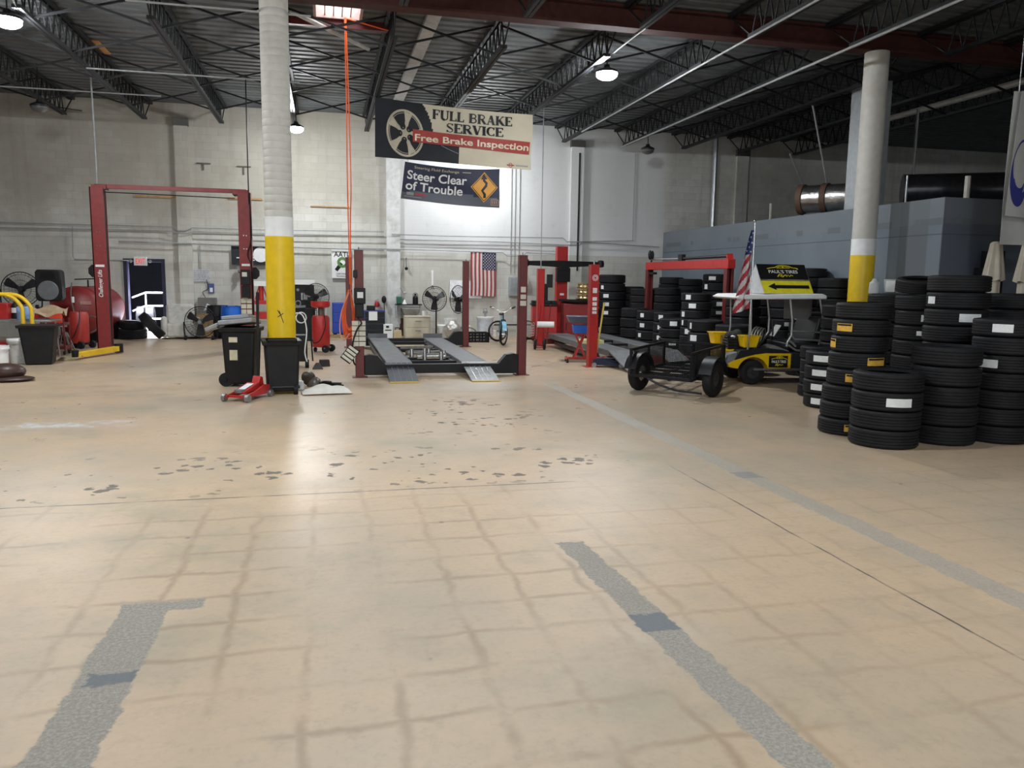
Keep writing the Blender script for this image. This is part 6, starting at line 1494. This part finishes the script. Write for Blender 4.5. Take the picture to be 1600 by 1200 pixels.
# ---- blue floor jack with a yellow handle
p = fl(962, 576)
r = floor_jack('dark blue floor jack with a long yellow handle, beside the front red post', (p.x-.05, p.y+.3, 0), math.atan2(-.45, 1.0), mat('jack_navy', (0.02, 0.025, 0.06), 0.4), 1.15, R(97), L=.62, hm=mat('handle_yellow', (0.72, 0.55, 0.14), 0.5), sc=.95)
b = MB(); b.bb(-.24, .2, -.1, .1, .195, .205); b.build('top_plate', M_grey, r)

# ------------------------------------------------------------------ tire stacks
def hdir(px):
    v = ray(px, 500); v.z = 0; return v.normalized()
def stack(name, place, n, Rr, wd, front=None, px=None, d=None, lean=(0, 0), stick={}, jit=.012, top=True, zb=0.0, where=None):
    """a stack of tires; front = (px,py) of the floor contact nearest the camera, or px and depth of the centre"""
    if front: c = fl(*front); c = c+hdir(front[0])*Rr
    else: c = atd(px, 500, d)
    base = Vector((c.x, c.y, 0)); rnd = random.Random(name)
    toward = math.atan2(-base.y, -base.x)
    for k in range(n):
        q = Vector((rnd.uniform(-jit, jit)+lean[0]*k/n, rnd.uniform(-jit, jit)+lean[1]*k/n, zb+wd*(k+.5)))
        st = [(toward+a, w_, h_, m, dz) for (a, w_, h_, m, dz) in stick.get(k, [])]
        rz = rnd.uniform(0, 6)
        nm = 'top' if k == n-1 and n > 1 else ('bottom' if k == 0 else ORD[k])
        what = 'white-labelled tire' if st and st[0][3] is M_paper else ('gold-labelled tire' if st else 'black tire')
        lab = '%s, %s of %s' % (what, 'topmost' if nm == 'top' else ('bottom one' if nm == 'bottom' else ORD[k]+' up'), name)
        st = [(a-rz, w_, h_, m, dz) for (a, w_, h_, m, dz) in st]
        tire(lab, base+q, Rr*(1+rnd.uniform(-.012, .012)), wd, (0, 0, rz), name, st)
    return base
W_ = M_paper
lab = lambda a, w=.17, h=.075, m=W_, dz=0: [(a, w, h, m, dz)]
# near right cluster
stack('the short front stack nearest the camera', '', 4, .358, .203, front=(1380, 703), stick={2: lab(.36, .26, .09), 0: []})
stack('the stack right of the short front one', '', 5, .355, .216, front=(1468, 697), stick={})
stack('the seven-high stack near the right edge', '', 7, .335, .197, front=(1552, 694), lean=(.06, .0), stick={6: lab(-.1, .2, .09), 4: lab(-.55, .26, .09), 5: lab(.85, .2, .09), 1: lab(-1.15, .1, .09)})
stack('the stack cut by the right edge', '', 4, .34, .20, front=(1632, 690))
stack('the gold-labelled stack before the column', '', 8, .315, .191, front=(1322, 682), lean=(.18, .04), stick={0: lab(.28, .22, .08, M_gold), 1: lab(.42, .2, .08, M_gold), 3: lab(.1, .26, .09, M_gold), 4: lab(.75, .24, .09, M_gold), 5: lab(-1.2, .16, .1, M_gold), 6: lab(-.62, .2, .09, M_gold)})
stack('the short white-labelled stack behind the cart', '', 4, .33, .20, front=(1291, 640), stick={k: lab(-.35, .24, .085) for k in range(4)})
stack('the stack hidden behind the white-labelled one', '', 4, .32, .195, px=1288, d=12.15)
stack('the tallest stack near the right edge', '', 9, .36, .207, px=1493, d=9.95, stick={7: lab(-.95, .13, .09), 6: lab(.45, .26, .1)})
stack('the stack left of the tallest one', '', 8, .34, .20, px=1440, d=10.7, stick={6: lab(.1, .1, .09), 5: lab(0, .1, .06)})
stack('the stack below the folded umbrella', '', 8, .36, .205, px=1577, d=10.6)
nb = stack('the dark stack behind the gold-labelled one', '', 8, .34, .20, px=1392, d=11.5)
ib = atd(1440, 500, 10.7); tire('black tire tilted on top of the stack left of the tallest one', (ib.x+.03, ib.y+.12, 1.735), .30, .19, (R(7), R(-5), 0), None)
# box and jug on that dark stack
r = thing('paper_box', 'pale grey box with a white front on the dark stack by the right column', 'box', (nb.x-.05, nb.y-.05, 1.61), R(-35))
b = MB(); b.taper((0, 0, 0), (.22, .16), (.24, .18), .2); b.build('box', mat('pale_grey_box', (0.36, 0.38, 0.38), 0.6), r, .01)
b = MB(); b.bb(-.10, .02, -.10, -.088, .02, .18); b.build('white_front', M_paper, r)
q = nb+hdir(1366)*0; b = MB(); b.lathe([(.07, 0), (.075, .02), (.07, .15), (.03, .19), (.03, .21), (.001, .21)], 18); tag(b.build('white_jug', mat('dull_white', (0.42, 0.44, 0.44), 0.5), loc=(nb.x-.25, nb.y+.09, 1.605)), 'dull white jug beside the pale box by the right column', 'jug')
# along the office wall behind the cart and column
stack('the office-wall stack right of the cart sign', '', 9, .34, .205, px=1302, d=16.0)
stack('the office-wall stack behind the cart roof', '', 10, .34, .205, px=1262, d=17.0)
stack('the stack behind the cart seat', '', 8, .35, .205, px=1228, d=15.9, stick={4: lab(.2), 2: lab(.3)})
stack('the stack behind the cart steering wheel', '', 8, .35, .205, px=1190, d=17.2)
stack('the stack behind the cart flag', '', 7, .35, .205, px=1160, d=16.4)
stack('the stack behind the cart rear', '', 6, .34, .20, px=1262, d=14.95, stick={5: lab(-.6, .12, .08), 3: lab(.1, .12, .08), 2: lab(.2, .16, .08)})
stack('the stack by the right column foot', '', 7, .34, .20, px=1318, d=12.8)
# middle cluster
stack('the red-post stack', '', 8, .385, .236, px=954, d=22.5, stick={5: lab(-.4, .16, .1), 4: lab(-.35, .16, .1), 3: lab(-.4, .15, .1), 6: lab(-.75, .1, .1), 1: lab(-.9, .1, .1)})
stack('the shaded stack right of the red-post stack', '', 8, .34, .195, px=985, d=23.0)
stack('the back stack left of the red frame post', '', 8, .34, .19, px=1003, d=21.7)
stack('the back stack right of the red frame post', '', 8, .34, .19, px=1024, d=23.1)
stack('the first front-row stack behind the trailer', '', 4, .36, .258, px=991, d=20.7)
stack('the second front-row stack behind the trailer', '', 4, .36, .25, px=1017, d=20.0, stick={3: lab(-.65, .11, .1), 2: lab(-.65, .14, .1), 1: lab(-.85, .1, .1)})
stack('the third front-row stack behind the trailer', '', 4, .36, .248, px=1044, d=19.3, stick={3: lab(-.55, .12, .1), 2: lab(-.58, .12, .1), 1: lab(-.6, .12, .1)})
stack('the low stack in front behind the trailer', '', 4, .345, .222, px=1054, d=18.2, stick={3: lab(-.05, .16, .1), 1: lab(-.1, .16, .1)})
stack('the tall white-labelled stack behind the trailer', '', 8, .33, .186, px=1087, d=17.4, stick={7: lab(-.55, .12, .1), 6: lab(-.3, .16, .1), 5: lab(-.95, .1, .11), 4: lab(-1.0, .06, .11), 3: lab(-.5, .15, .11), 2: lab(.1, .1, .1)})
stack('the back stack between the red frame posts', '', 8, .34, .195, px=1041, d=20.8)
stack('the back stack left of the white-labelled one', '', 8, .33, .192, px=1062, d=21.6)
stack('the farthest office-wall stack', '', 9, .36, .205, px=1046, d=23.8)
stack('the second farthest office-wall stack', '', 9, .33, .20, px=1077, d=22.6)
stack('the tall stack by the right frame post', '', 9, .35, .214, px=1117, d=20.2, stick={8: lab(-.35, .18, .09), 7: lab(-.8, .1, .12), 6: lab(-.65, .13, .1), 5: lab(.3, .16, .1), 4: lab(.3, .16, .08)})
stack('the wide stack right behind the trailer', '', 4, .35, .243, px=1103, d=16.0, stick={3: lab(-.95, .06, .12), 2: lab(-.75, .17, .12)})
stack('the grey stack in front of the cart nose', '', 4, .34, .235, px=1148, d=15.0)

# ------------------------------------------------------------------ mesh trailer
c00, c10, c11, c01 = fl(986, 546, .67), fl(1081, 553, .67), fl(1132, 539, .67), fl(1038, 534, .67)
o_ = c00.copy(); o_.z = 0
r = thing('utility_trailer', 'black mesh-sided utility trailer in front of the tire stacks', 'trailer', o_)
a, bq, cq, dq = [p-c00 for p in (c00, c10, c11, c01)]
for p in (a, bq, cq, dq): p.z = 0
zb_, zt = .27, .67
up = lambda p, z: Vector((p.x, p.y, z))
P = [a, bq, cq, dq]
b = MB()
for i in range(4): b.bar(up(P[i], zb_), up(P[(i+1) % 4], zb_), .045)
for t in (.25, .5, .75): b.bar(up(a.lerp(dq, t), zb_), up(bq.lerp(cq, t), zb_), .04)
for t in (.35, .65): b.bar(up(a.lerp(bq, t), zb_-.02), up(dq.lerp(cq, t), zb_-.02), .04)
b.build('deck_frame', M_blackm, r)
b = MB(); b.bar(up(bq, zt), up(cq, zt), .035); b.bar(up(cq, zt), up(dq, zt), .035); b.bar(up(dq, zt), up(a, zt), .035); b.build('top_rail', M_blackm, r)
for p in (a, bq, cq, dq, a.lerp(dq, .5), bq.lerp(cq, .5), bq.lerp(cq, .12), cq.lerp(dq, .5)): b = MB(); b.bar(up(p, zb_), up(p, zt), .035); b.build('upright', M_blackm, r)
def mesh_panel(p, q, n, m):
    b = MB()
    for i in range(1, n): t = i/n; b.bar(up(p.lerp(q, t), zb_), up(p.lerp(q, t), zt), .0065)
    for j in range(1, m): z = zb_+(zt-zb_)*j/m; b.bar(up(p, z), up(q, z), .0065)
    b.build('mesh_panel', M_blackm, r)
mesh_panel(a, dq, 44, 16); mesh_panel(bq, cq, 44, 16); mesh_panel(dq, cq, 40, 16)
b = MB(); n_ = 26
for i in range(1, n_): t = i/n_; b.bar(up(a.lerp(bq, t), zb_+.02), up(dq.lerp(cq, t), zb_+.02), .006)
b.build('deck_mesh', M_blackm, r)
ax = (bq-a).normalized(); ln = (dq-a).normalized()
wl, wr = fl(993, 611)-o_, fl(1109, 622)-o_
for k, p in enumerate((wl, wr)):
    p = p+Vector((0, 0, 0))+ln*.16; th = math.atan2(ax.y, ax.x)
    b = MB(); b.lathe([(.13, -.06), (.2, -.075), (.25, -.07), (.272, -.05), (.28, -.03), (.28, .03), (.272, .05), (.25, .07), (.2, .075), (.13, .06)], 36, rot=rotm(0, PI/2, 0), closed=True); w_ = b.build('wheel', M_rubber, r); w_.location = (p.x, p.y, .28); w_.rotation_euler.z = th
    b = MB(); b.cone((-.055, 0, 0), (.045, 0, 0), .14, .14, 20); b.cone((.045, 0, 0), (.07, 0, 0), .04, .035, 12); b.build('rim', M_chrome if k == 0 else mat('rim_dark', (0.06, 0.06, 0.065), 0.4, 0.5), w_)
    b = MB(); b.sheet(lambda u, v: Vector(((v-.5)*.2, -.33*math.cos(R(15+150*u)), .33*math.sin(R(15+150*u)))), 12, 2, .006); f_ = b.build('mudguard', M_blackm, r); f_.location = (p.x, p.y, .28); f_.rotation_euler.z = th
b = MB(); q0, q1 = wl+ln*.16, wr+ln*.16; b.bar(up(q0, .26), up(q1, .26), .05); b.build('axle', M_blackm, r)
b = MB(); b.tube([up(a.lerp(bq, .3), zb_-.03), up(a.lerp(bq, .5), .16), up(a.lerp(bq, .75), .10), up(bq+ax*.18, .09)], .018, 6); b.build('hanging_bar', M_blackm, r)
b = MB(); mid_ = dq.lerp(cq, .5); b.bar(up(dq, zb_), up(mid_+ln*.8, .3), .05); b.bar(up(cq, zb_), up(mid_+ln*.8, .3), .05); b.cone(up(mid_+ln*.7, 0), up(mid_+ln*.7, .3), .02, .02, 8); b.build('draw_bar', M_blackm, r)

# ------------------------------------------------------------------ golf cart
cp = fl(1176, 602)
CA = math.atan2(C_R.y, C_R.x)+PI+R(5)
cp = cp+hdir(1176)*.05
r = thing('golf_cart', 'yellow and black golf cart with a white roof and a sign on top', 'cart', (cp.x, cp.y, 0), CA)
# local frame: +x towards the nose, +y towards the camera side is at y=0, body spans y -1.05..0
M_cy = mat('cart_yellow', (0.78, 0.50, 0.008), 0.3, var=0.04)
M_ck = mat('cart_black', (0.02, 0.021, 0.023), 0.3, var=0.1)
Wd = -1.08
archp = [(.275*math.cos(R(a)), .20+.275*math.sin(R(a))) for a in range(172, 5, -12)]
side = [(-.66, .28), (-.275, .28)]+archp+[(.30, .28), (.42, .30), (.45, .36), (.34, .42), (.16, .475), (-.02, .52), (-.2, .545), (-.66, .545)]
b = MB(); b.prism(side, -.02, Wd); b.build('lower_body', M_cy, r, .012)
cowl = [(-.66, .545), (-.2, .545), (-.02, .52), (.16, .475), (.34, .42), (.30, .50), (.25, .585), (.05, .615), (-.25, .63), (-.5, .60), (-.66, .56)]
b = MB(); b.prism(cowl, -.01, Wd-.01); b.build('cowl', M_ck, r, .015)
b = MB(); b.prism([(.44, .33), (.50, .36), (.42, .52), (.28, .56), (.30, .44)], -.03, -.30); b.build('headlight', M_grey, r, .012)
b = MB(); b.prism([(.44, .33), (.50, .36), (.42, .52), (.28, .56), (.30, .44)], Wd+.30, Wd+.03); b.build('headlight', M_grey, r, .012)
b = MB(); b.prism([(.10, .60), (.50, .57), (.52, .40), (.46, .33), (.1, .4)], -.28, Wd+.28); b.build('nose', M_cy, r, .02)
b = MB(); b.bb(-1.75, -.25, Wd+.05, -.05, .22, .27); b.bb(-1.45, .0, -.03, .01, .25, .285); b.build('floor_pan', M_steel, r)
b = MB(); b.prism([(-.66, .27), (-1.72, .27), (-1.80, .45), (-1.70, .60), (-.66, .56)], -.03, Wd+.02); b.build('rear_body', M_ck, r, .02)
b = MB(); b.bb(-1.25, -.62, Wd+.08, -.08, .60, .72); b.prism([(-1.2, .72), (-1.06, .72), (-1.16, 1.16), (-1.26, 1.16)], -.1, Wd+.1); b.build('seat', mat('vinyl_black', (0.018, 0.019, 0.022), 0.35), r, .03)
b = MB(); b.prism([(-.28, .545), (-.64, .545), (-.64, .585), (-.36, .68), (-.28, .66)], -.06, -.36); b.build('dash_panel', mat('dash_grey', (0.2, 0.2, 0.19), 0.5), r, .01)
b = MB(); b.ring((-.42, -.3, .92), .17, .014, 'y', 24, 6, rotm(0, R(0), R(70))); b.tube([(-.42, -.3, .92), (-.15, -.3, .6)], .02, 8); b.build('steering_wheel', M_black, r)
b = MB(); b.box((-.43, -.22, .92), (.015, .2, .22), rotm(0, R(-32), 0)); b.build('clipped_paper', M_paper, r)
for x, y in ((0, -.10), (0, Wd+.10), (-1.40, -.12), (-1.40, Wd+.12)):
    b = MB(); b.lathe([(.11, -.09), (.17, -.10), (.20, -.09), (.212, -.06), (.215, 0), (.212, .06), (.20, .09), (.17, .10), (.11, .09)], 32, rot=rotm(PI/2), closed=True); w_ = b.build('wheel', M_rubber, r); w_.location = (x, y, .215)
    b = MB(); b.cone((0, -.06, 0), (0, .07, 0), .12, .12, 20); b.cone((0, .07, 0), (0, .095, 0), .03, .025, 10)
    for k in range(5): a = 2*PI*k/5; b.cone((.07*math.cos(a), .07, .07*math.sin(a)), (.07*math.cos(a), .082, .07*math.sin(a)), .02, .02, 8)
    b.build('hub', mat('hub_dark', (0.05, 0.05, 0.052), 0.4, 0.4), w_)
RZ = 1.50
b = MB(); b.prism([(.40, RZ-.02), (.30, RZ+.03), (-1.12, RZ+.06), (-1.20, RZ+.03), (-1.20, RZ-.03), (.34, RZ-.05)], .05, Wd-.05); b.build('roof', M_white, r, .02)
M_alu = mat('cart_aluminium', (0.45, 0.46, 0.46), 0.35, 0.7, var=0.1)
for y in (-.06, Wd+.06):
    b = MB(); b.tube([(.08, y, RZ-.02), (.06, y, .95), (.1, y, .6)], .017, 8); b.build('front_pillar', M_alu, r)
    b = MB(); b.tube([(-.60, y, RZ-.02), (-.66, y, 1.1), (-.66, y, .85), (-.60, y, .74)], .017, 8); b.build('middle_pillar', M_alu, r)
    b = MB(); b.tube([(-1.12, y, RZ-.02), (-1.20, y, 1.15), (-1.24, y, .75)], .017, 8); b.tube([(-1.20, y, .92), (-1.14, y, .58)], .017, 8); b.build('rear_pillar', M_alu, r)
b = MB(); b.tube([(-.64, -.06, .92), (-1.2, -.06, .90)], .015, 8); b.tube([(-.72, -.06, .78), (-1.18, -.06, .76)], .018, 8); b.tube([(-.66, -.06, .85), (-.72, -.06, .78)], .018, 8)
b.tube(smooth_path([(-.56, .0, .66), (-.58, .0, .76), (-.66, .0, .72), (-.72, .0, .66)]), .018, 8); b.tube([(-.60, 0, .68), (-.72, 0, .60), (-1.2, 0, .56)], .018, 8); b.build('rear_rail', M_alu, r)
b = MB(); b.box((-.95, -.5, 1.28), (.5, .012, .34), None); b.build('rear_panel', mat('clear_grey_sheet', (0.17, 0.17, 0.165), 0.3), r)
# decal on the side
b = MB(); b.bb(-.60, -.27, -.021, -.012, .30, .50); dk = b.build('decal', mat('decal_black', (0.012, 0.012, 0.013), 0.4), r)
def side_fn(off): return lambda u, v: Vector((-.29-u, -.012+off, .30+v))
def logo(fn, w, h, parent, k=1.0):
    """car outline over the lettering, as on the sign and the side decal"""
    b = MB(); put_text(b, "PAUL'S TIRES", lambda u, v: fn(.003)(w*.08+u, h*.40+v), h*.30, .02, .0, width=w*.82); b.build('lettering', M_white, parent)
    b = MB(); f = fn(.004)
    stroke2(b, f, [(w*q[0], h*q[1]) for q in ((.06, .70), (.16, .76), (.30, .80), (.40, .92), (.55, .95), (.68, .90), (.80, .78), (.90, .76), (.94, .68))], h*.05)
    stroke2(b, f, [(w*q[0], h*q[1]) for q in ((.34, .76), (.44, .87), (.53, .88), (.64, .84), (.72, .76), (.34, .76))], h*.035)
    poly2(b, f, [(w*.50, h*.76), (w*.545, h*.76), (w*.545, h*.90), (w*.50, h*.90)])
    stroke2(b, f, [(w*q[0], h*q[1]) for q in ((.30, .14), (.36, .30), (.42, .33), (.44, .25), (.38, .20), (.44, .13), (.50, .24), (.54, .30), (.56, .16), (.61, .28), (.64, .16), (.69, .28), (.74, .20))], h*.05)
    b.build('yellow_outline', mat('logo_yellow', (0.75, 0.62, 0.02), 0.5), parent)
logo(side_fn, .31, .20, dk)
# baskets, crate and hoops on the nose
for k, (x, y, lb) in enumerate(((.05, -.05, 'yellow basket with odds and ends on the near side of the cart nose'), (.30, Wd+.25, 'yellow basket on the far side of the cart nose'))):
    q = Vector((cp.x, cp.y, 0))+Matrix.Rotation(CA, 3, 'Z') @ Vector((x, y-.12, .63))
    b = MB(); b.taper((0, 0, 0), (.22, .22), (.30, .28), .20); t_ = MB(); o = tag(b.build('basket', M_cy, bevel=.012, loc=q, rz=CA), lb, 'basket', 'yellow baskets on the cart')
    b = MB(); b.taper((0, 0, .19), (.32, .30), (.33, .31), .02); b.build('rim', M_cy, o)
q = Vector((cp.x, cp.y, 0))+Matrix.Rotation(CA, 3, 'Z') @ Vector((.23, -.45, .60))
r2 = thing('wire_basket', 'dark wire basket holding rags between the two yellow baskets', 'basket', q, CA)
b = MB()
for z in (0, .05, .1, .15, .2):
    w2 = .13+.02*z/.2
    b.tube([(-w2, -.17, z), (w2, -.17, z), (w2, .17, z), (-w2, .17, z)], .007, 5, closed=True)
for x in (-.13, -.05, .05, .13):
    for y in (-.17, .17): b.tube([(x, y, 0), (x*1.1, y, .2)], .005, 5)
for y in (-.1, 0, .1):
    for x in (-.13, .13): b.tube([(x, y, 0), (x*1.1, y, .2)], .005, 5)
b.bb(-.12, .12, -.16, .16, 0, .16); b.build('wires', M_black, r2)
b = MB(); b.ball((0, -.05, .2), (.13, .10, .09), 12, 8); b.ball((-.05, .1, .22), (.1, .09, .11), 12, 8); b.build('dark_rags', mat('rag_dark', (0.03, 0.03, 0.03), 0.8), r2)
b = MB(); b.ball((.0, .12, .2), (.08, .05, .03), 10, 6); b.build('white_rag', M_white, r2)
q = Vector((cp.x, cp.y, 0))+Matrix.Rotation(CA, 3, 'Z') @ Vector((-.16, -.45, .80))
b = MB()
for k in range(4): b.ring((-.05*k, 0, .0), .17-.01*k, .013, 'x', 26, 6, rotm(0, R(-12), R(-40)))
b.bb(-.08, .02, -.05, .05, -.19, -.13)
tag(b.build('ring_stack', mat('ring_grey', (0.30, 0.30, 0.28), 0.4, 0.4), loc=q, rz=CA), 'bundle of grey hoops standing behind the baskets on the cart', 'hoops')
# roof sign
sq = Vector((cp.x, cp.y, 0))+Matrix.Rotation(CA, 3, 'Z') @ Vector((-.58, -.50, RZ+.05))
SA = CA+R(5)
r3 = thing('roof_sign', "black and yellow tent-shaped sign reading PAUL'S TIRES on the cart roof", 'sign', sq, SA)
sw, sd, sh = .46, .36, .50
tri = [(sd, 0), (0, sh), (-sd, 0)]
b = MB(); b.prism([(y, z) for y, z in tri], -sw, sw, lambda p: Vector((p.y, p.x, p.z))); b.build('panel', mat('sign_silver', (0.42, 0.43, 0.43), 0.45), r3)
def face_fn(off):
    nx = Vector((0, sh, sd)).normalized()
    return lambda u, v: Vector((sw*.985-u, sd*(1-v/1.0), sh*v))+nx*off
ff = face_fn(.006)
b = MB(); b.sheet(lambda u, v: ff(u*sw*1.97, .48+v*.52), 4, 2, .004); bp = b.build('black_board', mat('decal_black', (0, 0, 0)), r3)
b = MB(); b.sheet(lambda u, v: ff(u*sw*1.97, .02+v*.41), 4, 2, .004); yp = b.build('yellow_board', mat('sign_yellow', (0.78, 0.70, 0.03), 0.45), r3)
b = MB(); b.sheet(lambda u, v: ff(u*sw*1.97, .43+v*.05), 4, 1, .004); st_ = b.build('strip', mat('sign_strip', (0.15, 0.15, 0.12), 0.5), r3)
b = MB(); g_ = lambda u, v: face_fn(.012)(u, v)
poly2(b, g_, [(.10, .23), (.24, .35), (.24, .28), (.86, .28), (.86, .17), (.24, .17), (.24, .11)]); b.build('arrow', mat('decal_black', (0, 0, 0)), yp)
logo(lambda off: (lambda u, v: face_fn(.010+off)(u+.13, .49+v)), .66, .49, bp)
b = MB()
quad(b, g_, .12, .447, .80, .466)
b.build('small_print', mat('print_tan', (0, 0, 0)), st_)
# flag on the cart
fq = Vector((cp.x, cp.y, 0))+Matrix.Rotation(CA, 3, 'Z') @ Vector((.12, .02, .0))
r4 = thing('cart_flag', 'striped flag drooping from a tall silver pole on the cart front', 'flag', (fq.x, fq.y, .62), 0)
fh = 2.72-.62
b = MB(); b.cone((0, 0, .0), (.0, 0, fh), .013, .011, 10); b.build('pole', M_chrome, r4)
b = MB(); b.ball((0, 0, fh+.02), .025, 10, 8); b.build('finial', M_chrome, r4)
ux = Vector((C_R.x, C_R.y, 0)).normalized(); uy = Vector((-ux.y, ux.x, 0))
def FF(u, v):
    # v: 0 bottom .. 1 top; u: 0 at pole .. 1 free edge, gathered into folds
    wdt = .05+.21*(1-v)**.8; 
    x = -.012-wdt*u-.03*(1-v)+.07*(1-v)*(1-v)*0
    y = .045*math.sin(9*u+2.2*v)*(1-.3*v)
    z = fh-.12-(1-v)*1.30-.10*u*(1-v)
    if v < .5: x += .05*(0.5-v)*(1-u)
    return ux*x+uy*y+Vector((0, 0, z))
def fpick(u, v):
    if v > .70: return 2
    s = v*1.0+.22*u
    return 0 if int(s*11.5) % 2 == 0 else 1
b = MB(); b.sheet(FF, 24, 70, .003, fpick); b.build('cloth', [mat('cart_flag_red', (0.36, 0.03, 0.045), 0.75), mat('cart_flag_white', (0.55, 0.53, 0.52), 0.75), mat('cart_flag_navy', (0.03, 0.05, 0.17), 0.75)], r4)
b = MB()
for i, (u, v) in enumerate(((.3, .73), (.75, .75), (.5, .79), (.25, .84), (.7, .86), (.45, .91), (.3, .96))):
    c = FF(u, v)-uy*.012
    b.add([c+ux*(math.cos(PI/2+2*PI*k/10)*(.022 if k % 2 == 0 else .010))+Vector((0, 0, math.sin(PI/2+2*PI*k/10)*(.022 if k % 2 == 0 else .010))) for k in range(10)], [tuple(range(10))])
b.build('stars', mat('cart_flag_white', (0, 0, 0)), r4)

# ------------------------------------------------------------------ far right: banner, umbrellas
BX = aty(1572, 250, 10.6)
zt_, zl_ = aty(1576, 141, 10.6).z, aty(1572, 382, 10.6).z
r = thing('hanging_banner', 'white hanging banner with a blue crescent ring at the right photo edge', 'banner', (0, 0, 0))
xl = aty(1574, 250, 10.6).x
M_wb = mat('banner_white', (0.46, 0.46, 0.44), 0.7, var=0.04)
zc0 = aty(1562, 335, 10.5).z
b = MB(); b.sheet(lambda u, v: Vector((xl+.03+1.2*u, 10.62+.02*math.sin(9*u+3*v), zl_+(zt_-zl_)*v)), 12, 12, .004); b.build('back_cloth', M_wb, r)
def SW(u, v, off=0): return Vector((xl-.08*(1-v)+.05*v+1.1*u, 10.52-.03*math.sin(7*u+2*v)-.06*(1-v)**3-off, zc0-.02-.08*u*(1-v)+(zt_-zc0)*v))
b = MB(); b.sheet(SW, 12, 14, .004); b.build('front_cloth', M_wb, r)
b = MB()
cu, cv = .155, .35
n = 40; out, inn = [], []
Hb = zt_-zc0
for i in range(n+1):
    a = 2*PI*i/n; lo = .5-.5*math.sin(a)
    t = .010+.075*max(0, -math.sin(a)*.8-math.cos(a)*.35)
    out.append((cu+.155*math.cos(a), cv+.27*math.sin(a))); inn.append((cu+(.155-t)*math.cos(a), cv+(.27-1.9*t)*math.sin(a)))
b.add([SW(*p, .010) for p in out]+[SW(*p, .010) for p in inn], [(i, i+1, n+2+i, n+1+i) for i in range(n)])
out, inn = [], []
for i in range(21):
    a = R(190+150*i/20); t = .012+.03*math.sin(PI*i/20)
    out.append((cu+.10*math.cos(a), cv-.02+.17*math.sin(a))); inn.append((cu+(.10-t)*math.cos(a), cv-.02+(.17-1.7*t)*math.sin(a)))
b.add([SW(*p, .010) for p in out]+[SW(*p, .010) for p in inn], [(i, i+1, 22+i, 21+i) for i in range(20)])
b.build('crescent_emblem', mat('emblem_blue', (0.035, 0.04, 0.22), 0.5), r)
b = MB()
for x in (.1, 1.1): b.tube([(xl+x, 10.6, zt_), (xl+x, 10.6, CEIL-.02)], .008, 6)
b.build('rope', M_steel, r)
def umbrella(px, Y, label):
    p = aty(px, 380, Y); z1 = p.z
    r = thing('folded_umbrella', label, 'umbrella', (p.x, Y, 0), 0, 'folded beige umbrellas')
    def tier(z_lo, z_hi, r0, r1):
        b = MB(); n = 40
        def fn(u, v):
            a = 2*PI*u; q = (r0+(r1-r0)*v)*(1+.16*math.sin(6*a)*(1-.6*v)); return Vector((q*math.cos(a), q*math.sin(a), z_lo+(z_hi-z_lo)*v+.015*math.sin(6*a)*(1-v)))
        b.sheet(fn, n, 8, .004); return b
    M_umb = mat('umbrella_beige', (0.46, 0.41, 0.33), 0.8, var=0.06)
    tier(z1-.62, z1, .155, .085).build('upper_canopy', M_umb, r)
    tier(z1-1.75, z1-.52, .11, .10).build('lower_canopy', M_umb, r)
    b = MB(); b.ball((0, 0, z1), (.085, .085, .03), 14, 6); b.build('cap', M_umb, r)
    b = MB(); b.cone((0, 0, .04), (0, 0, z1-.3), .022, .02, 10); b.build('pole', M_wood, r)
    b = MB(); b.lathe([(.28, 0), (.28, .05), (.06, .09), (.05, .3)], 20); b.build('base', M_black, r)
umbrella(1557, 11.2, 'folded beige umbrella standing by the corner of the office wall')
umbrella(1608, 10.6, 'folded beige umbrella cut off by the right photo edge')
p = aty(1538, 420, 11.75); r = thing('black_rack', 'stepped black cabinet against the office front beside the folded umbrella', 'cabinet', (p.x, 11.7, 0))
zz0, zz1 = aty(1530, 418, 11.7).z, aty(1545, 392, 11.7).z
b = MB(); b.bb(-.12, .0, -.15, .15, 0, zz0); b.bb(.0, .22, -.15, .15, 0, zz1); b.build('body', M_black, r, .01)
